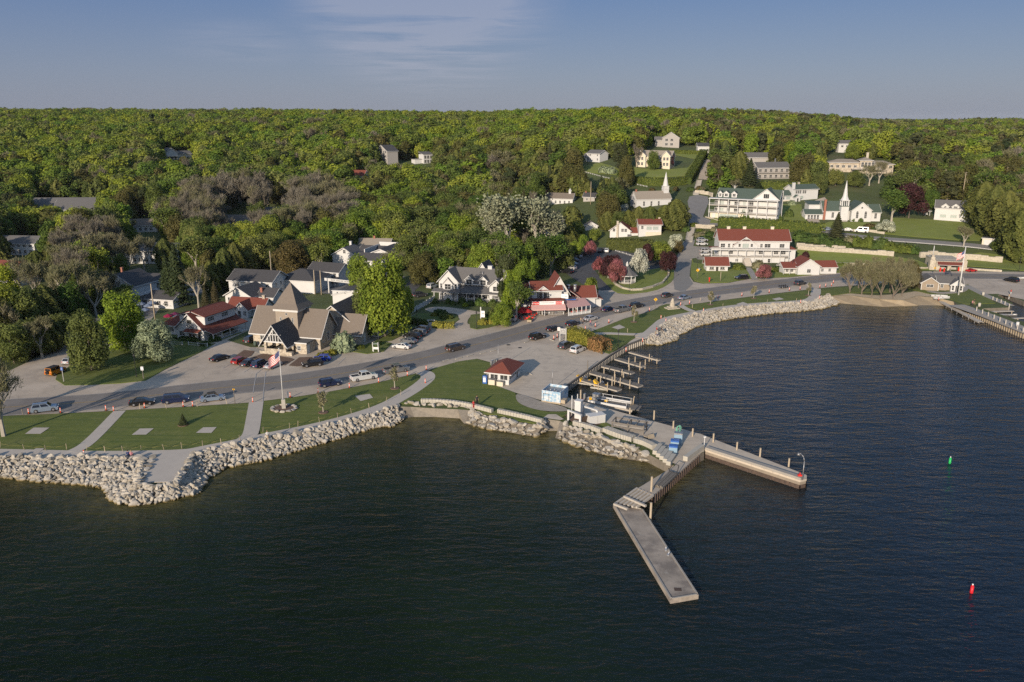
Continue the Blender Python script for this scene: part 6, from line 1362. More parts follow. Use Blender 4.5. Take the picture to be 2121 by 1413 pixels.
def branching(h, w, base, m, seed, depth=4, twigs=900, tw=.045, tl=1.1, trunk_r=None, spread=.55, leaf=None, stem=.24):
 """trunk with forked limbs; the finest twigs as slivers. returns (limb mesh, twig mesh)"""
 r = random.Random(seed); mb = MB(); tips = []; tr = trunk_r or h * .016
 def go(p, d, L, rad, k):
  q = p + d * L; mb.cyl(p, q, rad, rad * .66, 5 if k < 2 else 3, caps=False, smooth=False)
  if k >= depth: tips.append((q, d)); return
  if k >= 1: tips.append((q, d))
  for i in range(r.choice((2, 3)) if k else 4):
   ax = Vector((r.gauss(0, 1), r.gauss(0, 1), r.gauss(0, .3))).normalized(); nd = (d + ax * r.uniform(.3, spread + .25)).normalized(); nd = (nd + Vector((0, 0, .18))).normalized()
   s_ = min(1.0, w / (h * .9)); nd = Vector((nd.x * (.6 + s_ * .6), nd.y * (.6 + s_ * .6), nd.z)).normalized()
   go(p.lerp(q, r.uniform(.65, 1)), nd, L * r.uniform(.58, .8), rad * .6, k + 1)
 go(Vector((0, 0, -.5)), Vector((r.uniform(-.06, .06), r.uniform(-.06, .06), 1)).normalized(), h * stem, tr, 0)
 zmax = max(t[0].z for t in tips);
 sc = h * .97 / zmax; rx = max(max(abs(t[0].x), abs(t[0].y)) for t in tips) * sc; sx = w / 2 / rx if rx else 1
 mb.v = [(a * sc * sx ** min(1, c / h * 2), b * sc * sx ** min(1, c / h * 2), c * sc) for a, b, c in mb.v]
 tp = np.array([[t[0].x * sc * sx, t[0].y * sc * sx, t[0].z * sc] for t in tips]); td = np.array([list(t[1]) for t in tips])
 i = nrg.integers(0, len(tp), twigs); C = tp[i] + nrg.normal(size=(twigs, 3)) * np.array([w, w, h]) * .035; D = td[i] + nrg.normal(size=(twigs, 3)) * .5 + np.array([0, 0, .3]); D /= np.linalg.norm(D, axis=1)[:, None]
 N = np.cross(D, nrg.normal(size=(twigs, 3))); N /= np.linalg.norm(N, axis=1)[:, None]
 U = np.cross(N, D); s = (tl * nrg.uniform(.5, 1.3, twigs))[:, None] / 2
 P4 = np.stack([C - D * s - U * tw, C - D * s + U * tw, C + D * s + U * tw * .4, C + D * s - U * tw * .4], 1).reshape(-1, 3)
 me = bpy.data.meshes.new('twigs'); me.from_pydata(P4.tolist(), [], np.arange(4 * twigs).reshape(-1, 4).tolist())
 at = me.attributes.new('tone', 'FLOAT', 'POINT'); at.data.foreach_set('value', np.repeat(nrg.uniform(0, 1, twigs), 4).astype(np.float32)); me.materials.append(LM[leaf or 'twig'])
 mb.mats = [m]; return mb.mesh('trunk'), me, tp
def trunk_mesh(h, w, base, m=BARK, seed=0, r0=None):
 r = random.Random(seed); mb = MB(); r0 = r0 or h * .018; top = Vector((r.uniform(-.3, .3), r.uniform(-.3, .3), base + (h - base) * .55)); mb.cyl((0, 0, -.8), top, r0, r0 * .35, 7, caps=False)
 for k in range(5):
  t = r.uniform(.45, .9); p = Vector((0, 0, -.8)).lerp(top, t); a = r.uniform(0, 6.28); q = p + Vector((math.cos(a) * w * .3, math.sin(a) * w * .3, (h - base) * r.uniform(.15, .35))); mb.cyl(p, q, r0 * .4, r0 * .12, 5, caps=False)
 mb.mats = [m]; return mb.mesh('trunk')
# species: list of (trunk, crown) at unit sizes h0, w0
SPEC = {}
def reg(kind, h, w, meshes): SPEC.setdefault(kind, []).append((h, w, meshes))
def relite(me, m):
 c = me.copy(); c.materials.clear(); c.materials.append(m); return c
for i in range(4):
 lo = lobes_crown(14, 10, 1.4, 52, 15000, .33, LM['bright'], tv=.7); tk = trunk_mesh(14, 10, 2.6, seed=i)
 reg('bright', 14, 10, (tk, lo))
 for k in ('mid', 'olive', 'bronze', 'whitegreen', 'silver', 'willow'):
  if k in ('mid', 'olive') or i < 2: reg(k, 14, 10, (tk, relite(lo, LM[k])))
for i in range(3):
 lo = lobes_crown(7, 6.5, 1.3, 26, 7500, .24, LM['pink']); tk = trunk_mesh(7, 6.5, 1.3, seed=20 + i)
 for k in ('pink', 'purple', 'white', 'smallbright'): reg(k, 7, 6.5, (tk, lo if k == 'pink' else relite(lo, LM['bright' if k == 'smallbright' else k])))
for i in range(3):
 reg('spruce', 15, 7, (trunk_mesh(15, .6, 12, seed=i, r0=.25), cone_crown(15, 7, 1.0, 8500, .36, LM['spruce'])))
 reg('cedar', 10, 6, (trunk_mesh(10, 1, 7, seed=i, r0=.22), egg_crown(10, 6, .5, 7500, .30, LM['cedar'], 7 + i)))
 reg('pine', 15, 8, (trunk_mesh(15, 3, 6, seed=i, r0=.28), lobes_crown(15, 7.5, 4, 20, 6500, .34, LM['spruce'], .6)))
 a, b, tp = branching(14, 9, 3, BARK, 50 + i, 5, 3600, .035, 1.0, spread=.45); reg('bare', 14, 9, (a, b))
 a, b, tp = branching(13, 8, 3, PBARK, 60 + i, 5, 2600, .05, .8, spread=.45, leaf='haze'); reg('haze', 13, 8, (a, b))
 a, b, tp = branching(11, 10, 1, BARK, 80 + i, 5, 3600, .045, .9, spread=.55, leaf='haze', stem=.10, trunk_r=.075); reg('thicket', 11, 11, (a, b))
 a, b, tp = branching(15, 9, 3, PBARK, 70 + i, 4, 10, spread=.5)
 j = nrg.integers(0, len(tp), 3600); C = tp[j] + nrg.normal(size=(3600, 3)) * np.array([.8, .8, .8])
 reg('loose', 15, 9, (a, quads(C, unit(3600), .42, nrg.uniform(0, 1, 3600), m=LM['mid'])))
 reg('poplar', 15, 9, (a, quads(C + nrg.normal(size=C.shape) * .3, unit(3600), .42, nrg.uniform(0, 1, 3600), m=LM['silver'])))
 reg('birch', 15, 9, (a, quads(C, unit(3600), .40, nrg.uniform(0, 1, 3600), m=LM['bright'])))
def bush(w, d, h, n, size, m):
 C = []; q = unit(n); q[:, 2] = np.abs(q[:, 2]); s = 1 + .14 * np.sin(q[:, 0] * 9) * np.cos(q[:, 1] * 8)
 c = q * nrg.uniform(.86, 1.02, n)[:, None] * s[:, None] * np.array([w / 2, d / 2, h]); nn = q + nrg.normal(size=q.shape) * .35; nn /= np.linalg.norm(nn, axis=1)[:, None]
 return quads(c, nn, size, np.clip(nrg.uniform(.2, .8, n) + .2 * np.sin(q[:, 0] * 9), 0, 1), m=m, name='foliage')
BUSH = {k: bush(2, 2, 1.5, 900, .2, LM[k]) for k in ('shrub', 'hedge', 'goldhedge', 'bronze', 'whitegreen', 'purple', 'bright', 'haze')}
ORD = ['first', 'second', 'third', 'fourth', 'fifth', 'sixth', 'seventh', 'eighth', 'ninth', 'tenth', 'eleventh', 'twelfth', 'thirteenth', 'fourteenth', 'fifteenth', 'sixteenth', 'seventeenth', 'eighteenth', 'nineteenth', 'twentieth', 'twenty-first', 'twenty-second', 'twenty-third', 'twenty-fourth', 'twenty-fifth', 'twenty-sixth', 'twenty-seventh', 'twenty-eighth', 'twenty-ninth', 'thirtieth']
MARKS = [((372,325),'the lone house on the left hill'),((792,330),'the tall dark house'),((876,335),'the small deck house'),((738,375),'the lone red roof'),((90,432),'the slate roofed block'),((290,470),'the brown roof'),((290,515),'the white motel'),((500,440),'the bare wood'),((20,560),'the red roof at left'),
 ((250,600),'the shaded restaurant'),((100,700),'the picket fenced cottage'),((430,660),'the corner shop'),((590,640),'the village hall'),((770,500),'the parapet inn'),((960,590),'the roadside inn'),((1160,600),'the ice cream parlour'),((1200,540),'the parking lot'),((1080,470),'the silver poplars'),((1160,410),'the schoolhouse'),((1168,465),'the tall cottage'),
 ((1350,410),'the hill church'),((1225,330),'the small hill house'),((1350,330),'the mansion'),((1382,292),'the highest grey house'),((1600,355),'the grey lodge'),((1540,420),'the green roofed hotel'),((1650,400),'the white chimney house'),((1780,340),'the terrace mansion'),((1757,440),'the bay church'),((1970,440),'the lawn house'),((2060,470),'the right edge woods'),((1965,545),'the stone pavilion'),((1560,515),'the red roofed hotel'),((1340,480),'the red cottages'),((1310,580),'the gazebo'),
 ((150,290),'the left skyline'),((600,300),'the middle skyline'),((1000,300),'the ridge above the poplars'),((1950,300),'the right skyline')]
def near_mark(px, py, excl=None):
 b = min(MARKS, key=lambda m: (m[0][0] - px) ** 2 + ((m[0][1] - py) * 1.6) ** 2); dx = px - b[0][0]; dy = py - b[0][1]
 if 'skyline' in b[1] or 'ridge' in b[1]: return 'on ' + b[1] if 'ridge' in b[1] else 'below ' + b[1]
 if abs(dx) > abs(dy) * 1.5: return ('right of ' if dx > 0 else 'left of ') + b[1]
 return ('below ' if dy > 0 else 'behind ') + b[1]
LOOK = {'bright': 'bright spring green', 'mid': 'mid green leafy', 'olive': 'olive green leafy', 'bronze': 'bronze leafed', 'whitegreen': 'pale green blossoming', 'silver': 'silvery leafed', 'willow': 'yellow green drooping', 'pink': 'dusky pink blossoming', 'purple': 'dark maroon leafed', 'white': 'white blossoming', 'smallbright': 'small round bright green', 'spruce': 'dark pointed spruce', 'cedar': 'dense olive cedar', 'pine': 'dark ragged pine', 'bare': 'grey brown leafless', 'haze': 'thinly budding', 'thicket': 'many stemmed budding', 'loose': 'loose leaved green', 'birch': 'slim pale stemmed birch', 'poplar': 'tall silvery poplar'}
NAME = {'spruce': 'evergreen_tree', 'cedar': 'evergreen_tree', 'pine': 'evergreen_tree', 'bare': 'bare_tree', 'haze': 'bare_tree', 'thicket': 'bare_tree', 'pink': 'flowering_tree', 'white': 'flowering_tree', 'whitegreen': 'flowering_tree', 'purple': 'copper_tree'}
def tree_at(x, y, kind, h, w=None, label=None, group=None, z=None, size=True):
 h0, w0, (tk, cr) = rng.choice(SPEC[kind]); w = w or w0 * h / h0
 o = empty(NAME.get(kind, 'deciduous_tree'), (x, y, H(x, y) if z is None else z), rng.uniform(0, 6.28)); o.scale = (w / w0, w / w0, h / h0)
 a = bpy.data.objects.new('trunk', tk); COL.objects.link(a); a.parent = o; b = bpy.data.objects.new('crown', cr); COL.objects.link(b); b.parent = o
 px, py, _ = proj((x, y, H(x, y) + h * .5))
 tag(o, label or '%s tree %s' % (LOOK[kind], near_mark(px, py)), 'tree', group or 'trees of the village woods'); return o
TREES = []
def T_(px, py, kind, h, w=None, label=None):
 p = P(px, py); tree_at(p.x, p.y, kind, h, w, label); TREES.append((p.x, p.y, w or h * .6))
for a in [
 (190,768,'mid',13.5,9.4,'darker green maple nearest the road on the corner lawn'),(264,728,'bright',14.5,11,'bright yellow green maple behind the other two trees on the corner lawn'),(322,748,'whitegreen',9.6,8.8,'pale blossoming round tree on the corner lawn near the white fence'),
 (798,697,'bright',21,12.5,'very tall bright green tree beside the stone hall'),(770,690,'mid',15,10,None),(835,672,'smallbright',11,6,'bright green young tree right of the very tall tree'),(748,612,'bright',13,9,None),(668,578,'birch',12.5,7.5,None),(604,575,'bronze',13,15,'wide bronze leafed tree behind the charcoal roofed shops'),
 (372,632,'spruce',19,10,'tall dark spruce behind the corner shop'),(352,628,'spruce',15,8,None),(412,638,'haze',13,8,None),(428,648,'spruce',8,4.5,None),(448,645,'spruce',9,5,None),(440,610,'cedar',11,7,None),(470,600,'cedar',14,8,None),(490,570,'cedar',12,7,None),
 (848,560,'mid',13,11,None),(820,590,'haze',12,10,None),(880,545,'loose',14,11,None),(905,555,'birch',13,8,None),(935,560,'loose',14,9,None),(968,555,'mid',12,9,None),
 (1046,648,'pine',17,6.5,'brownish ragged conifer at the right end of the roadside inn'),(1062,650,'bright',13,7,None),(1070,662,'loose',10,8,None),(1040,676,'bright',6.5,6,None),(1030,664,'mid',5,5,None),(1022,560,'haze',14,9,None),(1060,590,'loose',14,10,None),(1085,585,'bright',13,10,None),(1110,575,'mid',14,11,None),(1140,570,'loose',14,11,None),(1165,560,'mid',12,9,None),(1180,520,'cedar',11,7,None),(1195,505,'mid',10,8,None),
 (1222,616,'smallbright',6.5,5.6,'small round bright green tree beside the terrace awning'),(1276,590,'pink',8.6,6.4,'dusky pink tree left of the gazebo'),(1263,578,'purple',8.6,7,'dark maroon tree just behind the pink tree by the gazebo'),(1240,566,'pink',6,5,'smaller pink tree at the parking lot corner'),(1322,575,'white',10.5,7.6,'white blossoming tree right behind the gazebo'),(1383,568,'purple',8.5,6.5,'dark maroon tree at the corner of the side street'),(1338,550,'purple',8.5,5.5,'slim maroon tree behind the white blossoming one'),(1366,546,'bright',8.6,9,'bright green round tree by the side street'),
 (1398,520,'white',7,6.5,'whitish blossoming tree at the foot of the stone steps'),(1405,524,'bronze',5,4,None),(1222,532,'pink',6.5,5.5,'pink tree at the back of the parking lot'),(1208,520,'smallbright',7,6,None),(1190,535,'smallbright',7,6,None),(1230,500,'smallbright',6,6,None),
 (1581,580,'pink',5.6,6,'low spreading reddish tree in front of the red-roofed hotel'),(1052,538,'poplar',25,20,'largest silvery poplar with forked pale trunk above the inn'),(1020,528,'poplar',20,13,None),(1112,532,'poplar',23,15,'second silvery poplar with slender pale trunk'),(1135,528,'poplar',18,11,None),(1145,520,'bare',17,9,None),
 (806,490,'willow',17,15,'drooping yellow green willow behind the parapet inn'),(840,500,'cedar',17,11,None),(778,478,'willow',14,10,None),(870,500,'mid',14,11,None),(900,495,'cedar',12,8,None),
 (1882,452,'purple',16,15,'great copper beech right of the bay church'),(1846,462,'loose',15,13,'spreading green tree with pale limbs left of the copper beech'),(1833,482,'white',5.5,8.5,'wide white blossoming tree below the bay church'),(1925,432,'mid',9,9,None),(1905,425,'mid',10,9,None),
 (2030,470,'cedar',20,15,'broad olive cedar beside the lawn house'),(2052,492,'cedar',22,15,None),(2075,505,'cedar',22,14,None),(2096,520,'cedar',20,13,None),(2112,545,'cedar',22,15,'tall olive cedar at the right edge of the picture'),(2065,520,'shrubtree',5,6,None),(2130,530,'olive',20,14,None),(1995,512,'haze',9,9,'thinly leafed tree standing by the guard rail'),
 (1249,432,'spruce',15,8.5,'dark spruce between the schoolhouse cabin and the hill church'),(1292,350,'spruce',18,11,None),(1280,348,'pine',15,9,None),(1318,348,'bare',14,9,'leafless tree at the left corner of the mansion'),(1352,352,'mid',11,8,'green tree in front of the mansion'),(1386,348,'purple',9,7,'maroon tree at the right corner of the mansion'),
 (1398,478,'cedar',14,12,'big round cedar by the bend of the side street'),(1375,476,'cedar',11,9,None),(1345,478,'cedar',11,9,None),(1322,478,'cedar',11,8,None),(1300,476,'cedar',9,7,None),(1282,480,'mid',9,8,None),(1258,478,'cedar',9,8,None),(1290,450,'white',6,6,'white blossoming tree left of the hill church'),
 (1732,492,'spruce',11,8,'dark conifer between the driveway and the church steps'),(1482,330,'cedar',12,9,None),(1500,338,'cedar',14,11,None),(1530,372,'cedar',16,11,'cedar with bare trunk beside the grey lodge'),(1552,385,'spruce',15,11,None),(1520,398,'haze',7,9,None),(1495,392,'haze',7,9,None),(1570,400,'spruce',6,9,None),
 (1660,352,'bright',17,16,'broad bright green tree right of the grey lodge'),(1636,345,'bright',15,13,None),(1695,405,'mid',12,9,None),(1700,380,'mid',12,9,None),(1730,385,'bright',9,9,None),(1770,388,'mid',9,10,None),(1800,385,'haze',11,10,None),(1820,380,'haze',12,10,None),
 (1765,330,'bright',9,10,None),(1800,328,'bright',9,11,None),(1860,335,'pine',12,11,None),(1900,350,'pine',14,11,None),(1455,402,'haze',4,4,None),
 (1760,607,'thicket',10,8,'leafless lakeside willow, leftmost of the clump on the beach'),(1785,610,'thicket',11,9,None),(1805,616,'thicket',11,8,None),(1825,618,'thicket',12,10,None),(1850,620,'thicket',12,10,None),(1868,614,'thicket',11,9,None),(1843,606,'thicket',12,9,None),(1878,602,'thicket',11,7,None),(1880,596,'bronze',9,8,'bronze green tree behind the beach willows'),(1778,598,'thicket',10,8,None),(1815,600,'thicket',11,9,None),
 (8,905,'haze',12,11,'thin grey green tree leaning in at the left edge of the waterfront'),(-25,870,'haze',13,11,None),
 (66,738,'mid',9,9,None),(104,730,'cedar',9,7,None),(88,742,'haze',10,9,None),(30,752,'mid',9,9,None),(130,716,'mid',8,7,None),(60,690,'mid',12,10,None),(20,690,'bright',13,11,None),(100,680,'cedar',12,9,None),(30,740,'cedar',8,7,None),(150,668,'mid',11,9,None),(12,715,'mid',10,9,None),(80,640,'haze',14,12,None),(50,620,'haze',13,12,None),(10,640,'bright',13,11,None),(130,640,'haze',13,11,None),(180,640,'mid',13,10,None),(200,600,'birch',14,9,None),(232,634,'haze',11,9,None),(205,646,'mid',10,8,None),(262,646,'loose',8,6,None),(175,585,'birch',14,8,None),
 (240,560,'haze',14,12,None),(270,575,'haze',14,11,None),(300,560,'haze',13,10,None),(345,560,'cedar',12,8,None),(80,570,'cedar',9,8,None),(130,575,'cedar',9,8,None),(170,560,'mid',10,9,None)]:
 k = a[2]
 if k == 'shrubtree': a = (a[0], a[1], 'mid', a[3], a[4], None)
 T_(a[0], a[1], a[2], a[3], a[4], a[5])
# ---- shrubs and hedges
def shrub(px, py, kind, h, w, label):
 p = P(px, py); o = bpy.data.objects.new('shrub', BUSH[kind]); COL.objects.link(o); o.location = p + Vector((0, 0, .05)); o.scale = (w / 2, w / 2, h / 1.5); o.rotation_euler.z = rng.uniform(0, 6.28); tag(o, label, 'shrub', 'garden shrubs'); return o
for px, py, k, h_, w_, lb in [(712,726,'whitegreen',4.6,6.0,'large pale flowering shrub at the right corner of the stone hall'),(688,735,'goldhedge',1.3,2.4,'yellow green shrub by the hall side wall'),(676,738,'goldhedge',1.3,2.4,'yellow green shrub by the hall side wall'),(664,741,'goldhedge',1.2,2.2,'yellow green shrub by the hall side wall'),
 (1538,457,'shrub',4,3.8,'clipped round bush in front of the green roofed hotel'),(1549,458,'shrub',3.6,3.6,'clipped round bush in front of the green roofed hotel'),(1561,455,'shrub',4,4,'clipped round bush in front of the green roofed hotel'),(1588,460,'shrub',4.4,3.2,'clipped round bush in front of the green roofed hotel'),(1601,461,'shrub',4.4,3.2,'clipped round bush in front of the green roofed hotel'),(1613,459,'shrub',3.4,3.6,'clipped round bush in front of the green roofed hotel'),
 (1634,449,'shrub',3.4,4.2,'round dark bush on the lawn beside the driveway'),(1610,432,'hedge',6,1.8,'tall narrow evergreen between hotel and chimney house'),(1640,425,'whitegreen',2.4,4.4,'flowering bush by the chimney house'),
 (902,628,'shrub',1.5,1.9,'round green shrub along the front of the roadside inn'),(928,629,'shrub',1.6,2.0,'round green shrub along the front of the roadside inn'),(938,632,'shrub',1.3,1.8,'round green shrub along the front of the roadside inn'),(957,630,'shrub',2.0,2.6,'round green shrub along the front of the roadside inn'),(964,635,'bright',1.1,1.9,'bright lime shrub in front of the roadside inn'),(975,632,'shrub',1.4,2.4,'round green shrub along the front of the roadside inn'),(992,632,'shrub',2.1,3.0,'round green shrub along the front of the roadside inn'),(1003,634,'shrub',1.3,2.4,'round green shrub along the front of the roadside inn'),(1020,634,'shrub',2,3,'round green shrub along the front of the roadside inn'),
 (908,652,'shrub',1.6,3.2,'dark rounded shrub inside the island hedge'),(918,655,'shrub',1.8,3.2,'dark rounded shrub inside the island hedge'),(898,655,'goldhedge',1.0,1.8,'yellow shrub inside the island hedge'),(925,660,'hedge',1.4,4,'green mound inside the island hedge'),
 (1000,672,'goldhedge',1.6,3,'yellow green shrub by the white signpost'),(1022,670,'goldhedge',1.7,3.4,'square golden hedge near the parked cars'),(1010,664,'shrub',2.0,3.6,'leafy shrub behind the white signpost'),
 (1255,570,'hedge',1.4,4.5,'leafy planting at the parking lot corner'),(1530,558,'hedge',2,5,'green shrub beside the small road cottage'),(1600,562,'hedge',1.6,4,'green shrub below the hotel stairs'),(1570,556,'haze',3,5,'twiggy bush beside the hotel stairs'),(1612,560,'shrub',1.6,4,'green shrub below the hotel stairs'),
 (1668,534,'purple',2.4,3,'small dark maroon bush on the terrace lawn'),(1766,458,'shrub',1.8,2.6,'round bush against the bay church wall'),(1782,459,'shrub',1.7,2.6,'round bush against the bay church wall'),(1802,474,'bronze',2.4,6,'brown green bushes below the bay church'),(1815,478,'shrub',2,5,'dark bush below the bay church'),
 (1245,357,'white',1,1,None) if False else (1250,358,'whitegreen',4,6.5,'white flowering bush on the hillside lawn'),(1265,360,'whitegreen',4,6.5,'white flowering bush on the hillside lawn'),
 (425,716,'shrub',1.2,2.6,'dark shrub along the corner shop porch'),(445,706,'shrub',1.3,3.2,'dark shrub along the corner shop porch'),(400,705,'shrub',.9,4,'low dark hedge before the corner shop gable'),(385,703,'shrub',.9,4,'low dark hedge before the corner shop gable'),(470,690,'hedge',1.2,5,'planting beside the small cottage'),(492,668,'shrub',1.5,2.4,'dark round shrub before the small cottage'),
 (745,722,'hedge',.9,3,'low planting around the hall sign'),(782,716,'shrub',1.2,2,'low planting around the hall sign'),(1775,505,'mid',1,1,None) if False else (1700,478,'shrub',1,2,'small shrub beside the driveway end')]:
 shrub(px, py, k, h_, w_, lb)
def hedge(px, h, wd, kind, label, top=None, n=70, size=.26, name='hedge'):
 ln = densify_line(PW(px), 1.0); z0 = H(*ln[0]); root = ln[0]; C = []; N = []
 for a, b in zip(ln, ln[1:]):
  dx, dy = b[0] - a[0], b[1] - a[1]; L = math.hypot(dx, dy) or 1; m = int(n * L); t = nrg.uniform(0, 1, m); f = nrg.uniform(-1, 1, m); z = nrg.uniform(0, 1, m); face = nrg.integers(0, 3, m)
  s = np.where(face == 0, -1.0, np.where(face == 1, 1.0, f)); zz_ = np.where(face == 2, 1.0, z) * h; bul = nrg.uniform(.88, 1.06, m) * (1 + .07 * np.sin((a[0] + t * dx) * 1.9))
  x = a[0] + t * dx - dy / L * s * wd / 2 * bul; y = a[1] + t * dy + dx / L * s * wd / 2 * bul
  g = H((a[0] + b[0]) / 2, (a[1] + b[1]) / 2)
  C.append(np.stack([x - root[0], y - root[1], g - z0 + zz_ * nrg.uniform(.93, 1.05, m)], 1)); nn = np.stack([-dy / L * s * (face != 2), dx / L * s * (face != 2), (face == 2) * 1.0 + .25], 1) + nrg.normal(size=(m, 3)) * .4; N.append(nn / np.linalg.norm(nn, axis=1)[:, None])
 C = np.concatenate(C); N = np.concatenate(N); me = quads(C, N, size, nrg.uniform(0, 1, len(C)), m=LM[kind], name=name)
 o = bpy.data.objects.new(name, me); COL.objects.link(o); o.location = (root[0], root[1], z0); tag(o, label, 'hedge')
 cb = MB()
 for a, b in zip(ln[::3], ln[3::3]): cb.obox(((a[0] + b[0]) / 2 - root[0], (a[1] + b[1]) / 2 - root[1]), math.hypot(b[0] - a[0], b[1] - a[1]), wd * .8, H(*a) - z0 - .3, H(*a) - z0 + h * .9, math.atan2(b[1] - a[1], b[0] - a[0]))
 cb.build('inner_branches', LM[kind], o); SHEETS.append(ribbon(ln, wd + 3)); return o
hedge([(1180,703),(1205,711),(1228,722)], 3.4, 3.4, 'goldhedge', 'thick yellow green hedge at the back of the harbour parking', n=160)
hedge([(1228,722),(1245,728),(1258,732)], 3.2, 3.6, 'rusthedge', 'browned orange end of the harbour hedge', n=160)
hedge([(1487,470),(1540,472),(1600,476),(1660,480),(1708,484)], 4.6, 3.2, 'hedge', 'long tall cedar hedge between the two hotels', n=70, size=.4)
hedge([(1258,517),(1290,518),(1320,520),(1352,522)], 5.0, 3.2, 'cedar', 'tall cedar hedge behind the parking lot', n=80, size=.4)
hedge([(1283,378),(1330,383),(1380,386),(1420,382)], 4.2, 3.4, 'hedge', 'long clipped hedge along the lower side of the mansion lawn', n=60, size=.45)
hedge([(1424,382),(1440,355),(1452,333),(1458,322)], 4.2, 4.5, 'hedge', 'wide clipped hedge running uphill beside the hill street', n=60, size=.45)
hedge([(1283,376),(1292,360)], 4.0, 3.5, 'hedge', 'short return of the clipped hedge left of the mansion lawn', n=60, size=.45)
hedge([(1386,318),(1420,319),(1455,320)], 2.4, 3.0, 'hedge', 'hedge along the top of the mansion lawn', n=60, size=.45)
hedge([(1575,394),(1640,396),(1690,398)], 5.0, 4.0, 'hedge', 'rounded hedge behind the white chimney house', n=60, size=.45)
hedge([(842,668),(865,672),(893,677)], 1.5, 2.0, 'hedge', 'low dark hedge left of the little white gate', n=110)
hedge([(898,678),(920,680),(942,680)], 1.6, 2.0, 'goldhedge', 'low golden hedge right of the little white gate', n=110)
hedge([(1655,546),(1700,549),(1760,552)], 1.2, 1.8, 'hedge', 'low green hedge at the foot of the terrace lawn', n=60)
for a, lb in (((1690,500),''),((1702,502),''),((1760,505),''),((1772,507),''),((1785,508),''),((1798,510),''),((1812,512),''),((1826,513),''),((1840,516),''),((1856,518),''),((1872,520),''),((1670,497),''),((1655,496),''),((1735,508),''),((1748,511),''),((1712,510),''),((1890,522),'')):
 shrub(a[0], a[1] + 2, rng.choice(('shrub', 'hedge', 'haze')), rng.uniform(2.4, 4.6), rng.uniform(5, 7.5), 'bushy green growth on the bank above the stone ledge')
for a in ((1448,395),(1456,396),(1430,396),(1438,470),(1450,480),(1462,484),(1470,490),(1460,496),(1448,490),(1478,480),(1420,480),(1410,440),(1405,425),(1415,460),(1300,415),(1285,418),(1270,440),(1310,440),(1260,460),(1275,400),(1240,395),(1400,395),(1380,398),(1350,396)):
 shrub(a[0], a[1], rng.choice(('shrub', 'haze', 'bronze', 'hedge')), rng.uniform(1.2, 2.6), rng.uniform(3, 6), 'scrubby slope bush ' + near_mark(*a))
# saplings on the waterfront
for px, py, h_ in ((670,856,4.6),(818,806,5.2),(1313,668,5.0),(1471,632,4.4),(1561,619,4.2),(1674,613,4.4)):
 p = P(px, py); h0, w0, (tk, cr) = SPEC['birch'][0]; o = empty('sapling', p + Vector((0, 0, .16)), rng.uniform(0, 6)); o.scale = (.26, .26, h_ / 15); a = bpy.data.objects.new('trunk', tk); COL.objects.link(a); a.parent = o
 me = lobes_crown(14, 8, 5, 12, 420, .9, LM['haze']); me.name = 'crown'; b = bpy.data.objects.new('crown', me); COL.objects.link(b); b.parent = o
 rg = MB().cyl((0, 0, .0), (0, 0, .10), 1.0, .9, 14).build('mulch_ring', M['mulch'], None, loc=p + Vector((0, 0, .165)), kind='structure')
 tag(o, 'young staked tree in a mulch ring on the waterfront lawn', 'tree', 'young trees on the waterfront lawns')
p = P(380, 882); o = empty('small_spruce', p + Vector((0, 0, .15)), 0, label='knee-high blue green spruce alone on the waterfront lawn', cat='tree'); o.scale = (.27, .27, .15)
h0, w0, (tk, cr) = SPEC['spruce'][0]; a = bpy.data.objects.new('trunk', tk); COL.objects.link(a); a.parent = o; b = bpy.data.objects.new('crown', cr); COL.objects.link(b); b.parent = o
MB().cyl((0, 0, 0), (0, 0, .1), 1.0, .9, 14).build('mulch_ring', M['mulch'], None, loc=p + Vector((0, 0, .165)), kind='structure')
# ------------------------------------------------------------------ the woods
VISPX = [[(1240,560),(1260,510),(1420,500),(1480,505),(1700,520),(2121,545),(2121,640),(1100,640),(1180,600)],
 [(1175,560),(1190,530),(1225,512),(1262,514),(1262,560),(1240,575),(1200,580)],
 [(1422,500),(1422,405),(1446,372),(1462,330),(1476,330),(1480,380),(1470,410),(1480,460),(1480,500)],
 [(1300,352),(1440,320),(1455,325),(1425,385),(1285,385)],[(1200,345),(1290,345),(1290,368),(1205,362)],
 [(1470,385),(1700,385),(1900,440),(2040,440),(2040,560),(1440,560)],
 [(115,800),(120,770),(300,690),(500,690),(500,720),(300,800)],[(480,600),(700,590),(720,620),(500,640)],[(640,600),(680,560),(735,560),(740,612)],[(690,545),(760,545),(900,640),(860,690),(700,700)],
 [(330,640),(440,590),(450,600),(340,690)],[(880,640),(1060,640),(1060,680),(850,690)],[(-100,800),(100,730),(200,690),(200,760)],[(560,560),(660,530),(690,540),(600,590)]]
OPEN = [[(1200,328),(1300,328),(1380,300),(1470,305),(1482,330),(1480,376),(1445,405),(1420,408),(1300,390),(1200,364)],
 [(1290,436),(1325,398),(1420,402),(1445,372),(1480,378),(1480,398),(1560,402),(1700,402),(1830,405),(1880,430),(1930,440),(2030,446),(2045,500),(2121,515),(2400,540),(2400,640),(1240,640),(1240,500),(1290,485)]]
RECT = []
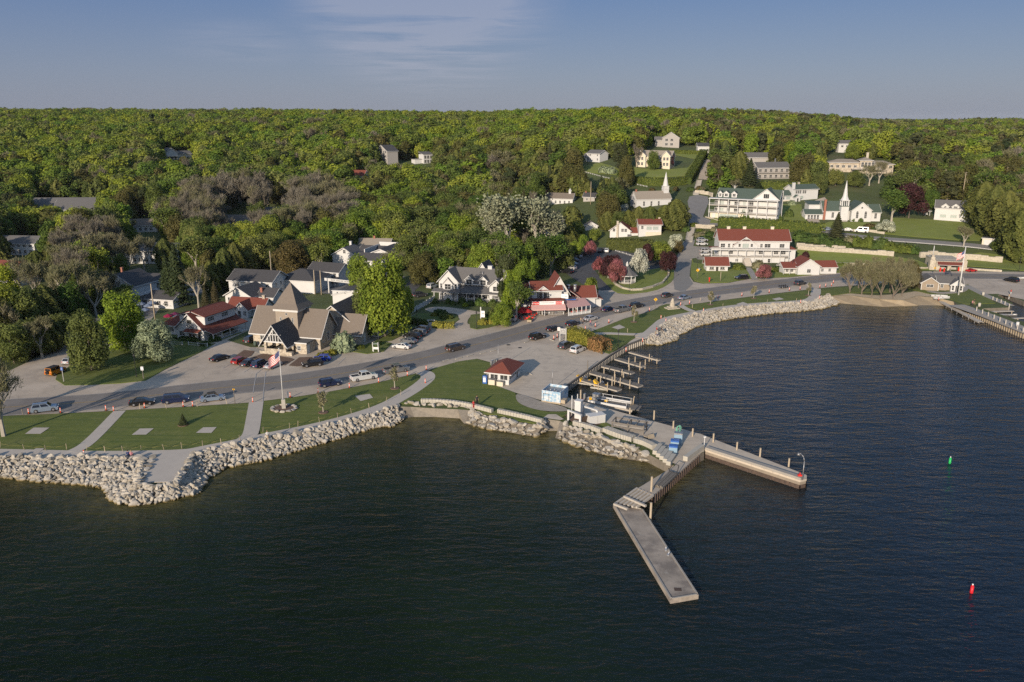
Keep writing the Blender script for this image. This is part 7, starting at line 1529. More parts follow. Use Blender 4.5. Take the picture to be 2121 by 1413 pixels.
for h in HOUSES:
 xs = []; ys = []; c, sn = math.cos(h.ang), math.sin(h.ang); zt = 0
 for x0, x1, y0, y1 in h.foot:
  for a, b in ((x0, y0), (x1, y0), (x1, y1), (x0, y1)):
   for z in (1.0, 6.0): q = proj((h.o[0] + a * c - b * sn, h.o[1] + a * sn + b * c, h.o[2] + z)); xs.append(q[0]); ys.append(q[1])
 if xs:
  woods = h.root['label'].split()[0] in ('low', 'pale', 'dark', 'brown', 'shaded', 'long', 'building', 'white') and h.root.name.split('.')[0] in ('motel', 'house', 'apartment_block', 'white_cottage')
  hid = {'village_inn': .75, 'porch_house': .4, 'motel': .45, 'dark_house': .85, 'restaurant': .6, 'woods_house': .7, 'red_roof_cabin': .3, 'deck_house': .8}.get(h.root.name.split('.')[0], (.0 if h.root.name.startswith('white_cottage') or 'glimpsed' in h.root['label'] else .3) if woods else 1.0)
  ymin = min(ys); ymax = ymin + (max(ys) - ymin) * (hid if hid < 1 else 1.05); xw = (max(xs) - min(xs)) * (1 - hid) * .3
  RECT.append((min(xs) + xw, max(xs) - xw, ymin - (2 if hid < 1 else 5), ymax, math.hypot(h.o[0], h.o[1])))
SHB = [(min(p[0] for p in s), max(p[0] for p in s), min(p[1] for p in s), max(p[1] for p in s), s) for s in SHEETS]
def free(x, y):
 for a, b, c, d, s in SHB:
  if a <= x <= b and c <= y <= d and in_poly(x, y, s): return False
 return True
cand = []
def forest(y0, y1, st):
 y = y0
 while y < y1:
  half = y * 0.70 + 40; x = -half
  while x < half:
   X = x + rng.uniform(-.42, .42) * st; Y = y + rng.uniform(-.42, .42) * st; x += st
   if X > 0 and Y < shore_s(X) - 60: continue
   z = H(X, Y); px, py, dep = proj((X, Y, z))
   if px < -90 or px > 2210 or py > 760: continue
   if (py > 742 if px < 60 else py > 690 - (px - 60) * .12 if px < 330 else py > 612 if px < 560 else py > 592): continue
   if any(in_poly(px, py, o) for o in OPEN): continue
   if py > 566 and px > 1160: continue
   if not free(X, Y): continue
   if any((X - a) ** 2 + (Y - b) ** 2 < (c * .38 + 2) ** 2 for a, b, c in TREES): continue
   nz = noise.noise(Vector((X * .016, Y * .016, 0))); n2 = noise.noise(Vector((X * .03, Y * .03, 9)))
   u = rng.random()
   up = smooth((dep - 430) / 200)
   bareZone = (380 < px < 720 and 420 < py < 520) or (px < 330 and 520 < py < 660)
   if bareZone and u < .86: kind = rng.choice(('bare', 'bare', 'bare', 'haze', 'haze', 'loose') if px > 380 else ('haze', 'haze', 'bare', 'mid', 'cedar'))
   elif 900 < px < 1330 and 340 < py < 520 and u < .42: kind = 'cedar'
   elif px > 1450 and u < .30: kind = rng.choice(('cedar', 'pine', 'spruce', 'olive', 'cedar'))
   elif u < .40 + .32 * up + .35 * nz: kind = 'bright'
   elif u < .70 + .12 * up: kind = rng.choice(('mid', 'olive', 'mid', 'loose'))
   elif u < .88: kind = rng.choice(('cedar', 'spruce', 'pine', 'cedar', 'olive'))
   else: kind = rng.choice(('bare', 'haze', 'olive', 'loose', 'haze'))
   hgt = rng.uniform(10.5, 17.0) * (1 + .15 * n2) * (1.0 if kind not in ('cedar',) else .85) * (.82 if Y < 330 else 1) * (1.22 if bareZone and kind in ('bare', 'haze') else 1)
   wdt = hgt * {'bright': .74, 'mid': .74, 'olive': .7, 'loose': .66, 'cedar': .52, 'spruce': .46, 'pine': .52, 'bare': .62, 'haze': .66}[kind] * rng.uniform(.8, 1.5)
   tx, ty, _ = proj((X, Y, z + hgt)); mx_, my_, _ = proj((X, Y, z + hgt * .6)); hw = wdt / 2 / dep * FPX * .8
   if any(in_poly(tx, ty + 3, o) or in_poly(mx_, my_, o) for o in VISPX): continue
   if any(tx + hw > a and tx - hw < b and ty < d and py > c and dep < dd for a, b, c, d, dd in RECT): continue
   if hw > 0: cand.append((hgt / dep, X, Y, z, kind, hgt, wdt))
  y += st * .92
forest(185, 450, 6.0); forest(450, 820, 8.2); forest(820, 1250, 10.5); forest(1250, 2100, 17)
cand.sort(reverse=True)
lim = {'deciduous_tree': 250, 'evergreen_tree': 120, 'bare_tree': 90}; rest = []
for c in cand:
 nm = NAME.get(c[4], 'deciduous_tree');
 if lim.get(nm, 0) > 0: lim[nm] -= 1; tree_at(c[1], c[2], c[4], c[5], c[6])
 else: rest.append(c)
# the far woods: one object, its points carry light tree meshes of their own
proto = bpy.data.collections.new('far_tree_kinds'); kinds = []
def fproto(kind, me_list):
 for h0, w0, parts in me_list:
  kinds.append((kind, h0, w0)); bm = bmesh.new()
  o = bpy.data.objects.new('far_%02d' % (len(kinds) - 1), parts); proto.objects.link(o)
for kd in ('bright', 'mid', 'olive'):
 for i in range(3): fproto(kd, [(14, 10.5, lobes_crown(14, 10.5, 1.0, 24, 3000, .66, LM[kd], tv=.3))])
for i in range(2):
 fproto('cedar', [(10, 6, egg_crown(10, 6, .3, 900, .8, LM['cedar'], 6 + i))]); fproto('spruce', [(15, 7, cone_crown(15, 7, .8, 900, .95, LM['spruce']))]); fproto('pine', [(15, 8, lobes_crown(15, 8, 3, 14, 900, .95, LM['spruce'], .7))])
 fproto('bare', [(14, 9, branching(14, 9, 3, BARK, 90 + i, 4, 1500, .07, 1.4)[1])]); fproto('haze', [(13, 8, branching(13, 8, 3, BARK, 95 + i, 4, 1300, .1, 1.2, leaf='haze')[1])])
bykind = {}
for i, (k, h0, w0) in enumerate(kinds): bykind.setdefault({'loose': 'mid'}.get(k, k), []).append((i, h0, w0))
idx = []; pos = []; scl = []; rot = []
for _, X, Y, z, kind, hgt, wdt in rest:
 i, h0, w0 = rng.choice(bykind[{'loose': 'mid'}.get(kind, kind)]); idx.append(i); pos.append((X, Y, z)); s = wdt / w0 * 1.2; scl += [s, s, hgt / h0]; rot += [0, 0, rng.uniform(0, 6.28)]
me = bpy.data.meshes.new('forest'); me.from_pydata(pos, [], [])
a = me.attributes.new('kind_index', 'INT', 'POINT'); a.data.foreach_set('value', idx)
a = me.attributes.new('tree_scale', 'FLOAT_VECTOR', 'POINT'); a.data.foreach_set('vector', scl)
a = me.attributes.new('tree_turn', 'FLOAT_VECTOR', 'POINT'); a.data.foreach_set('vector', rot)
fo = bpy.data.objects.new('forest', me); COL.objects.link(fo); tag(fo, 'mixed spring woods covering the hills to the skyline', kind='stuff')
ng = bpy.data.node_groups.new('plant_trees', 'GeometryNodeTree'); ng.interface.new_socket('Geometry', in_out='INPUT', socket_type='NodeSocketGeometry'); ng.interface.new_socket('Geometry', in_out='OUTPUT', socket_type='NodeSocketGeometry')
gi = ng.nodes.new('NodeGroupInput'); go_ = ng.nodes.new('NodeGroupOutput'); ip = ng.nodes.new('GeometryNodeInstanceOnPoints'); ci = ng.nodes.new('GeometryNodeCollectionInfo')
ci.inputs['Collection'].default_value = proto; ci.inputs['Separate Children'].default_value = True; ci.inputs['Reset Children'].default_value = True
def na(nm, ty): x = ng.nodes.new('GeometryNodeInputNamedAttribute'); x.data_type = ty; x.inputs['Name'].default_value = nm; return x.outputs['Attribute']
ng.links.new(gi.outputs[0], ip.inputs['Points']); ng.links.new(ci.outputs[0], ip.inputs['Instance']); ip.inputs['Pick Instance'].default_value = True
ng.links.new(na('kind_index', 'INT'), ip.inputs['Instance Index']); ng.links.new(na('tree_scale', 'FLOAT_VECTOR'), ip.inputs['Scale']); ng.links.new(na('tree_turn', 'FLOAT_VECTOR'), ip.inputs['Rotation']); ng.links.new(ip.outputs[0], go_.inputs[0])
md = fo.modifiers.new('trees', 'NODES'); md.node_group = ng
print('woods', len(cand), 'far', len(rest))
# ------------------------------------------------------------------ vehicles
def paint(name, c, metal=0.3):
 m, n, l, p = new_mat('paint_' + name); p.inputs['Base Color'].default_value = c4(c); p.inputs['Roughness'].default_value = .32; p.inputs['Metallic'].default_value = metal; p.inputs['Coat Weight'].default_value = .4; p.inputs['Coat Roughness'].default_value = .1; return m
PAINT = {k: paint(k, c) for k, c in {'black': (.012, .012, .014), 'charcoal': (.05, .05, .055), 'grey': (.16, .165, .17), 'silver': (.42, .42, .42), 'white': (.62, .62, .60), 'red': (.30, .02, .015), 'navy': (.012, .02, .06), 'blue': (.01, .05, .33), 'steel blue': (.20, .25, .32), 'brown': (.07, .055, .045), 'orange': (.55, .20, .02), 'bright red': (.5, .02, .02)}.items()}
CGLASS = mat('car_glass', (.012, .014, .018), .06, (.012, .014, .018), spec=.8); TYRE = mat('tyre_rubber', (.015, .015, .016), .9); RIM = mat('wheel_rim', (.40, .40, .42), .35, metal=.7); TAIL = mat('tail_lamp', (.35, .01, .01), .3); HEAD = mat('head_lamp', (.65, .65, .66), .2); PLAST = mat('dark_plastic', (.03, .03, .032), .7)
def car_proto(kind):
 K = {'sedan': dict(L=4.75, W=1.82, belt=.92, roof=1.43, hood=.86, tail=.93, cab=(-1.75, 1.25, -.95, .35)), 'suv': dict(L=4.75, W=1.9, belt=1.06, roof=1.70, hood=1.0, tail=1.04, cab=(-2.28, 1.15, -1.95, .45)),
   'hatch': dict(L=4.3, W=1.8, belt=.96, roof=1.5, hood=.9, tail=.98, cab=(-2.05, 1.15, -1.5, .35)), 'van': dict(L=5.1, W=1.98, belt=1.08, roof=1.75, hood=1.0, tail=1.06, cab=(-2.48, 1.75, -2.2, .85)),
   'pickup': dict(L=5.85, W=2.0, belt=1.15, roof=1.9, hood=1.12, tail=1.15, cab=(-.95, 1.65, -.7, .85)), 'jeep': dict(L=4.5, W=1.88, belt=1.15, roof=1.85, hood=1.12, tail=1.15, cab=(-2.1, .75, -2.05, .5)), 'roadster': dict(L=3.9, W=1.6, belt=.85, roof=1.25, hood=.9, tail=.8, cab=(-.9, .5, -.8, .1)), 'bigvan': dict(L=5.8, W=2.0, belt=1.2, roof=2.4, hood=1.25, tail=1.2, cab=(-2.85, 2.1, -2.8, 1.3))}[kind]
 L, W, hb = K['L'] / 2, K['W'] / 2, K['belt']; root = {'L': K['L']}
 body = MB(); pr = [(-L, .42), (-L - .0, .75), (-L + .12, K['tail']), (K['cab'][0], hb), (K['cab'][1], hb), (L - .35, K['hood'] - .06), (L - .04, K['hood'] - .26), (L, .42), (L - .15, .24), (-L + .15, .24)]
 n = len(pr); cx_, cz = 0, .6
 rings = []
 for y, s in ((-W, .965), (-W + .09, 1.0), (W - .09, 1.0), (W, .965)):
  rings.append([len(body.v) + i for i in range(n)]); body.v += [(cx_ + (x - cx_) * (s + (1 - s) * .4), y, cz + (z - cz) * s) for x, z in pr]
 for a, b in zip(rings, rings[1:]):
  for i in range(n): j = (i + 1) % n; body.face(a[i], b[i], b[j], a[j])
 body.face(*rings[0]); body.face(*reversed(rings[-1]))
 x0, x1, x2, x3 = K['cab']; wb, wt_ = W - .07, W * .76; zr = K['roof']
 B = [(x0, -wb, hb - .02), (x1, -wb, hb - .02), (x1, wb, hb - .02), (x0, wb, hb - .02)]; Tt = [(x2, -wt_, zr), (x3, -wt_, zr), (x3, wt_, zr), (x2, wt_, zr)]
 body.hexa(B + Tt)
 if kind == 'pickup':
  body.box(-L + .08, x0 - .05, -W + .06, -W + .14, hb - .25, hb + .12); body.box(-L + .08, x0 - .05, W - .14, W - .06, hb - .25, hb + .12); body.box(-L + .03, -L + .11, -W + .14, W - .14, hb - .3, hb + .12)
 parts = [('body', body, None, [])]
 def quad(c, f, off=.014, a=(.08, .92), b=(.12, .88)):
  c = [Vector(q) for q in c]; nrm = (c[1] - c[0]).cross(c[3] - c[0]).normalized(); P_ = lambda u, v: (c[0].lerp(c[1], u)).lerp(c[3].lerp(c[2], u), v) + nrm * off
  f.poly([P_(a[0], b[0]), P_(a[1], b[0]), P_(a[1], b[1]), P_(a[0], b[1])])
 g = MB(); quad([B[1], B[2], Tt[2], Tt[1]], g); parts.append(('windshield', g, CGLASS, []))
 g = MB(); quad([B[3], B[0], Tt[0], Tt[3]], g); parts.append(('rear_window', g, CGLASS, []))
 for cc in ([B[0], B[1], Tt[1], Tt[0]], [B[2], B[3], Tt[3], Tt[2]]):
  g = MB(); quad(cc, g, a=(.06, .47)); quad(cc, g, a=(.52, .93)); parts.append(('side_window', g, CGLASS, []))
 if kind == 'pickup': parts.append(('bed', MB().box(-L + .15, x0 - .1, -W + .16, W - .16, hb - .05, hb + .02), PLAST, []))
 r = .34 if kind in ('sedan', 'hatch', 'roadster') else .39
 for sx in (-1, 1):
  for sy in (-1, 1):
   xw = sx * L * .62; yo = sy * (W + .02)
   t = MB().cyl((xw, yo - sy * .24, r), (xw, yo, r), r, r, 14); rm = MB().cyl((xw, yo - sy * .02, r), (xw, yo + sy * .015, r), r * .62, r * .55, 10); parts.append(('wheel', t, TYRE, [('rim', rm, RIM)]))
 for sy in (-1, 1):
  parts.append(('headlight', MB().box(L - .16, L - .01, sy * (W - .3) - .2, sy * (W - .3) + .2, K['hood'] - .32, K['hood'] - .16), HEAD, [])); parts.append(('taillight', MB().box(-L - .012, -L + .08, sy * (W - .24) - .13, sy * (W - .24) + .13, .72, .92), TAIL, []))
 parts.append(('number_plate', MB().box(-L - .02, -L + .01, -.2, .2, .5, .64), HEAD, [])); parts.append(('bumper', MB().box(-L - .03, -L + .2, -W + .12, W - .12, .3, .46).box(L - .2, L + .03, -W + .12, W - .12, .3, .46), PLAST, []))
 if kind in ('suv', 'van'): parts.append(('roof_rails', MB().box(x2 + .15, x3 - .1, -wt_ + .04, -wt_ + .09, zr, zr + .06).box(x2 + .15, x3 - .1, wt_ - .09, wt_ - .04, zr, zr + .06), PLAST, []))
 if kind == 'jeep': parts.append(('spare_wheel', MB().cyl((-L - .02, 0, .95), (-L - .25, 0, .95), .38, .38, 14), TYRE, [])); parts.append(('soft_top', MB().hexa([(a, b * 1.01, c) for a, b, c in [(x2, -wt_, zr + .01), (x3, -wt_, zr + .01), (x3, wt_, zr + .01), (x2, wt_, zr + .01)]] + [(x2, -wt_, zr + .06), (x3, -wt_, zr + .06), (x3, wt_, zr + .06), (x2, wt_, zr + .06)]), PLAST, []))
 out = []
 for nm, mb, m, sub in parts:
  mb.mats = [m or PAINT['grey']]; me = mb.mesh(nm); ss = []
  for sn_, sb, sm_ in sub: sb.mats = [sm_]; ss.append((sn_, sb.mesh(sn_)))
  out.append((nm, me, m is None, ss))
 return K['L'], out
CARS = {k: car_proto(k) for k in ('sedan', 'suv', 'hatch', 'van', 'pickup', 'jeep', 'roadster', 'bigvan')}
CNAME = {'sedan': 'sedan', 'suv': 'suv', 'hatch': 'hatchback', 'van': 'minivan', 'pickup': 'pickup_truck', 'jeep': 'off_roader', 'roadster': 'vintage_car', 'bigvan': 'van'}
def car(kind, col, rear, front, label, group='cars parked along the waterfront road', z=None):
 a = P(*rear); b = P(*front); c = (a + b) / 2; L, parts = CARS[kind]; rz = math.atan2(b.y - a.y, b.x - a.x)
 far = math.hypot(c.x, c.y) > 262
 z0 = (H(c.x, c.y) + (.075 if c.y < 300 and not far else .24 if c.y > 330 else .1)) if z is None else z
 o = empty(CNAME[kind], (c.x, c.y, z0), rz, label=label, cat='truck' if kind == 'pickup' else 'van' if kind in ('van', 'bigvan') else 'car', group=group)
 for nm, me, isb, sub in parts:
  if far and nm in ('number_plate', 'bumper', 'roof_rails'): continue
  q = bpy.data.objects.new(nm, me); COL.objects.link(q); q.parent = o
  if isb: q.material_slots[0].link = 'OBJECT'; q.material_slots[0].material = PAINT[col]
  for sn_, sm_ in ([] if far else sub): s_ = bpy.data.objects.new(sn_, sm_); COL.objects.link(s_); s_.parent = q
 return o
G1 = 'cars parked along the waterfront road'; G2 = 'cars parked at the stone hall'; G3 = 'cars parked in the diagonal row beside the hall lawn'; G4 = 'cars in the lot behind the ice cream parlour'; G5 = 'cars parked in the village'
D = lambda px, py, s=16, k=-.28: ((px - s, py - s * k), (px + s, py + s * k))
for kd, col, rear, front, lb, g in [
 ('suv','steel blue',(70,855),(118,849),'steel blue crossover parked nearest the left edge of the waterfront road',G1),('sedan','black',(270,841),(320,836),'black sedan parked left of the navy minivan',G1),('van','navy',(338,836),(392,831),'dark navy minivan between the black and the pale blue sedan',G1),('sedan','steel blue',(417,833),(465,827),'pale blue sedan with a roof box by the crosswalk',G1),
 ('suv','navy',(662,803),(706,796),'dark navy SUV parked behind the white pickup',G1),('pickup','white',(727,791),(780,782),'white pickup truck parked on the waterfront road',G1),('pickup','grey',(795,776),(846,767),'grey pickup truck just ahead of the white one',G1),
 ('jeep','orange',(103,780),(128,770),'orange off-roader with black soft top on the left side street','cars driving'),('hatch','silver',(137,757),(156,748),'silver car behind the olive maple on the left side street','cars driving'),
 ('sedan','black',(440,751),(471,742),'black sedan standing apart in front of the corner shop',G2),('hatch','red',(483,758),(511,747),'red hatchback at the left of the row before the stone hall',G2),('sedan','charcoal',(503,762),(530,751),'dark grey sedan second in the row before the stone hall',G2),('suv','navy',(524,766),(556,753),'dark blue SUV third in the row before the stone hall',G2),('sedan','silver',(551,768),(580,755),'silver sedan at the right of the row before the stone hall',G2),
 ('suv','black',(669,756),(626,761),'black SUV side-on right of the hall path',G2),('hatch','blue',(684,747),(650,748),'bright blue hatchback beside the black SUV',G2),('suv','black',(511,713),(529,704),'black car tucked against the left side of the stone hall',G2),
 ('sedan','white',(851,724),(814,720),'white sedan nearest the road in the diagonal row',G3),('sedan','grey',(864,713),(829,708),'grey sedan second in the diagonal row',G3),('suv','black',(872,704),(836,699),'black SUV in the middle of the diagonal row',G3),('suv','grey',(883,697),(849,692),'grey SUV fourth in the diagonal row',G3),('suv','charcoal',(889,690),(857,685),'charcoal SUV farthest from the road in the diagonal row',G3),
 ('van','brown',(922,731),(964,721),'brown minivan driving along the road past the hall','cars driving'),('suv','charcoal',(857,617),(883,613),'charcoal SUV on the drive beside the white picket fence',G5),('suv','white',(886,600),(905,594),'white SUV at the left corner of the roadside inn',G5),
 ('van','silver',(1071,667),(1034,664),'silver minivan nearest the shrubs beside the terrace',G1),('suv','charcoal',(1080,660),(1046,657),'dark car between the silver minivan and the red parasols',G1),('suv','black',(1090,653),(1058,650),'black car closest to the red parasols',G1),
 ('suv','black',(1098,706),(1128,699),'black SUV at the corner of the quay entrance',G1),('hatch','black',(1133,689),(1159,682),'black hatchback behind the harbour sign',G1),('hatch','black',(1172,679),(1199,671),'black hatchback behind the pale coupe',G1),('sedan','silver',(1207,668),(1238,660),'pale silver coupe with people beside it',G1),
 ('suv','charcoal',(1157,727),(1186,715),'charcoal SUV nosed into the golden hedge',G1),('suv','white',(1181,736),(1212,723),'white SUV nosed into the browned hedge',G1),
 ('sedan','navy',(1245,648),(1273,641),'navy sedan driving past the ice cream parlour','cars driving'),('pickup','grey',(1271,650),(1305,642),'grey pickup parked by the lawn with the concrete pad',G1),('suv','black',(1304,641),(1333,634),'black SUV ahead of the grey pickup',G1),('hatch','charcoal',(1367,619),(1395,612),'dark grey hatchback driving past the gazebo green','cars driving'),('sedan','steel blue',(1403,624),(1431,617),'pale blue sedan parked by the pointed monument',G1),
 ('suv','black',(1549,578),(1522,580),'black wagon on the verge below the red-roofed hotel',G1),('suv','charcoal',(1644,593),(1669,588),'charcoal SUV with a bicycle trailer in the marked bays',G1),
 ('suv','grey',(1214,530),(1196,527),'grey car at the far end of the lot row',G4),('suv','silver',(1205,535),(1185,532),'silver car second from the far end of the lot row',G4),('sedan','grey',(1199,543),(1177,540),'grey sedan in the middle of the lot row',G4),('sedan','steel blue',(1196,551),(1174,549),'blue grey sedan near the middle of the lot row',G4),('suv','silver',(1193,560),(1170,557),'silver SUV near the front of the lot row',G4),('suv','black',(1185,568),(1164,565),'black SUV nearest the road in the lot row',G4),
 ('suv','charcoal',(1241,527),(1246,519),'charcoal SUV at the back of the lot beside a white one',G4),('suv','white',(1254,527),(1260,519),'white SUV at the back of the lot beneath the hedge',G4),
 ('suv','silver',(1442,503),(1466,500),'silver SUV in the uppermost bay of the side street',G4),('suv','white',(1441,511),(1466,508),'white SUV in the second bay of the side street',G4),('suv','silver',(1449,525),(1473,522),'silver hatchback in the third bay of the side street',G4),('sedan','white',(1449,532),(1475,529),'white car in the lowest bay of the side street',G4),
 ('sedan','charcoal',(1485,366),(1504,364),'dark car parked on the hill street',G5),('bigvan','white',(1797,484),(1771,481),'white van on the upper road below the bay church',G5),('sedan','silver',(1765,481),(1744,479),'silver sedan behind the white van on the upper road',G5),('sedan','steel blue',(1722,479),(1703,478),'blue grey car at the end of the driveway on the upper road',G5),
 ('suv','black',(2111,587),(2079,581),'black SUV in the marked bays of the marina lot',G1),('roadster','bright red',(2003,564),(2020,563),'small bright red vintage car outside the stone pavilion',G5),
 ('suv','white',(637,581),(658,578),'white SUV on the village green drive',G5),('suv','silver',(657,577),(676,573),'silver SUV behind the white one on the village green drive',G5),('sedan','silver',(696,576),(716,570),'silver sedan under the gateway beam',G5),('suv','black',(541,570),(560,563),'dark car behind the charcoal roofed shops',G5),('suv','charcoal',(452,595),(470,590),'dark car beside the spruces left of the shops',G5),('sedan','silver',(676,505),(687,499),'small silver car on the lane beyond the inn',G5)]:
 car(kd, col, rear, front, lb, g)
p = P(440, 830); o = MB().hexa([(-.9, -.4, 1.45), (.9, -.4, 1.45), (.9, .4, 1.45), (-.9, .4, 1.45), (-.8, -.3, 1.8), (.6, -.3, 1.8), (.6, .3, 1.8), (-.8, .3, 1.8)]).build('roof_box', PLAST, None, loc=p + Vector((0, 0, .06)), label='dark roof box on top of the pale blue sedan', cat='roof box'); o.rotation_euler.z = R(30)
p = P(1622, 597); o = empty('bicycle_trailer', p + Vector((0, 0, .07)), R(25), label='low trailer carrying bicycles behind the charcoal SUV', cat='trailer'); mb = MB()
for k in range(4):
 mb.tube([(-1.6 + k * .9, -.8, .5), (-1.1 + k * .9, .8, .9)], .05); mb.cyl((-1.6 + k * .9, -.8, .5), (-1.6 + k * .9, -.75, .5), .33, .33, 12); mb.cyl((-1.1 + k * .9, .75, .6), (-1.1 + k * .9, .8, .6), .33, .33, 12)
mb.build('bicycles', PLAST, o); MB().box(-2, 2, -.6, .6, .32, .42).cyl((-.6, -.75, .3), (-.6, .75, .3), .3, .3, 12).box(2, 3.2, -.06, .06, .34, .42).build('chassis', M['metal'], o)
# ------------------------------------------------------------------ flags, lamps, signs
def flag(parent, top, w, h, label=None):
 f = MB(); nx = 14
 red = M['signred']; wh = M['signwhite']; bl = mat('flag_blue', (.02, .03, .14), .7)
 def pt(u, v): # u along fly, v down
  return (w * u * .62, .25 * math.sin(u * 7) * u - u * .25, top - h * v - w * .52 * u - .1 * math.sin(u * 5))
 for i in range(13):
  f.mat(red if i % 2 == 0 else wh)
  for j in range(nx):
   u0, u1 = j / nx, (j + 1) / nx
   if i < 7 and u1 <= .42: continue
   f.poly([pt(u0, i / 13), pt(u1, i / 13), pt(u1, (i + 1) / 13), pt(u0, (i + 1) / 13)], True)
 f.mat(bl)
 for j in range(6):
  u0, u1 = j / nx, (j + 1) / nx; f.poly([pt(u0, 0), pt(u1, 0), pt(u1, 7 / 13), pt(u0, 7 / 13)], True)
 f.mat(wh)
 for a in range(6):
  for b in range(5):
   u = .03 + a * .065; v = .05 + b * .1; s = .011; q = [pt(u - s, v), pt(u, v - s * 1.8), pt(u + s, v), pt(u, v + s * 1.8)]; f.poly([(x, y - .02, z) for x, y, z in q]); f.poly([(x, y + .02, z) for x, y, z in q])
 return f.build('flag', None, parent)
p = P(588, 848.5); fp = empty('flagpole', p + Vector((0, 0, .15)), R(200), label='tall white flagpole flying the stars and stripes over the waterfront lawn', cat='flagpole')
MB().cyl((0, 0, .2), (0, 0, 12.2), .11, .05, 10).cyl((0, 0, 12.2), (0, 0, 12.4), .12, .12, 8).build('pole', M['white'], fp); MB().box(-.35, .35, -.35, .35, 0, 2.0).build('base_cabinet', M['block'], fp); flag(fp, 12.0, 3.4, 2.0)
ring = empty('stone_ring', p + Vector((0, 0, .1)), 0, label='rough limestone ring with soil round the foot of the flagpole', cat='planter')
MB().cyl((0, 0, 0), (0, 0, .2), 2.1, 2.0, 14).build('soil', M['mulch'], ring)
for k in range(13):
 a = 2 * math.pi * k / 13; q = bpy.data.objects.new('ring_stone', SLABS[k % 6]); COL.objects.link(q); q.parent = ring; q.location = (2.35 * math.cos(a), 1.9 * math.sin(a), .2); q.scale = (.75, .6, .9); q.rotation_euler.z = a + 1.57
p = P(1985, 612); f2 = empty('flagpole', p + Vector((0, 0, .15)), R(165), label='white flagpole with stars and stripes on the harbour lawn at right', cat='flagpole'); MB().cyl((0, 0, 0), (0, 0, 15), .26, .12, 10).build('pole', M['white'], f2); flag(f2, 14.6, 3.4, 2.0)
def lamp(px, py, h, label, m='black', z=None):
 p = P(px, py, z); o = empty('street_lamp', p + Vector((0, 0, .1)), 0, label=label, cat='street lamp'); MB().cyl((0, 0, 0), (0, 0, h), .08, .05, 8).cyl((0, 0, 0), (0, 0, .6), .14, .1, 8).build('post', M[m], o); MB().cyl((0, 0, h), (0, 0, h + .5), .12, .22, 8).cyl((0, 0, h + .5), (0, 0, h + .7), .26, .03, 8).build('lantern', M['black'], o); return o
for px, py, h, lb in ((283, 782, 4.6, 'black lamp post in the middle of the corner lawn'), (786, 731, 4.6, 'black lamp post beside the green hall sign'), (987, 682, 4.2, 'black lamp post in front of the white signpost'), (1303, 605, 4.4, 'black lamp post before the gazebo'), (1280, 724, 4.4, 'lamp post on the small lawn by the finger docks'), (1444, 560, 4.4, 'lamp post behind the yellow diamond sign'), (1640, 567, 4.6, 'lamp post at the corner of the annex cottage'), (1382, 586, 4.4, 'lamp post at the end of the curved wall'), (2110, 563, 4.5, 'dark post by the bank at the right edge'), (864, 676, 4, 'black lamp post by the left hedge'), (1250, 556, 2.6, 'short post at the parking lot planter')): lamp(px, py, h, lb)
p = P(1662, 994, 1.55); o = empty('pier_lamp', p, R(115), label='curved grey lamp post at the tip of the long pier', cat='street lamp'); pts = [(0, 0, 0), (0, 0, 3.2), (.25, 0, 3.8), (.8, 0, 4.1), (1.3, 0, 4.0)]; MB().tube(pts, .07, 6).build('post', M['metal'], o); MB().cyl((1.3, 0, 4.05), (1.3, 0, 3.75), .12, .32, 10).build('lamp_head', M['metal'], o)
p = P(1458, 931, 1.55); o = empty('light_post', p, 0, label='short white light post where the two piers meet', cat='street lamp'); MB().cyl((0, 0, 0), (0, 0, 2.2), .07, .07, 6).build('post', M['white'], o); MB().box(-.2, .2, -.15, .15, 2.2, 2.45).build('lamp_head', M['white'], o)
p = P(1656, 990, 1.55); MB().box(-.3, .3, -.2, .2, 0, .6).box(-.07, .07, -.07, .07, .6, .9).build('hydrant_cabinet', M['signred'], None, loc=p, label='small red and white cabinet at the tip of the long pier', cat='cabinet')
SP_ = M['paleplank']
def sign(px, py, w, h, z, m, label, lines=(), lm='signwhite', posts=2, post='white', size=.25, rz=0, name='signboard', thick=.08):
 p = P(px, py); o = empty(name, p + Vector((0, 0, .1)), R(rz), label=label, cat='sign'); MB().box(-w / 2, w / 2, -thick / 2, thick / 2, z, z + h).build('board', M[m], o)
 for s_ in ((-1, 1) if posts == 2 else (0,)): MB().box(s_ * (w / 2 + .05) - .07, s_ * (w / 2 + .05) + .07, .05 if posts == 1 else -.07, .19 if posts == 1 else .07, 0, z + h + .1).build('post', M[post], o)
 for i, t in enumerate(lines): text(t, size, lm, o, (0, -thick / 2 - .02, z + h - (i + .7) * h / (len(lines) + .4)), FR)
 return o
sign(1166, 707, 1.5, 1.5, 1.8, 'metal', 'grey harbour notice board between two tall white posts by the golden hedge', ('MUNICIPAL', 'DOCK', 'PARKING'), size=.24, rz=-20)
sign(1157, 698, .7, .9, 1.6, 'signwhite', 'small white notice left of the harbour board', ('2 HOUR', 'PARKING'), 'signred', 1, 'wood', .15)
sign(1571, 577, 1.5, 2.6, 1.0, 'metal', 'white framed hanging sign in front of the red-roofed hotel', ('INN', 'LODGE', 'SUITES'), size=.3, rz=-4)
sign(778, 729, 1.3, .55, 1.7, 'green', 'green and white board signs in front of the stone hall', ('VILLAGE HALL',), size=.16, rz=-10); sign(779, 730, 1.2, .5, .7, 'signwhite', 'lower white board of the stone hall sign', ('WELCOME',), 'shutter', size=.16, rz=-10)
sign(132, 792, .5, .7, 2.6, 'blue', 'blue and white sign on a pole at the point of the corner lawn', ('H',), posts=1, post='metal', size=.4); sign(297, 786, .6, .8, 2.0, 'signwhite', 'white sign on a wooden pole on the corner lawn', ('PUBLIC', 'BEACH'), 'blue', 1, 'wood', .14)
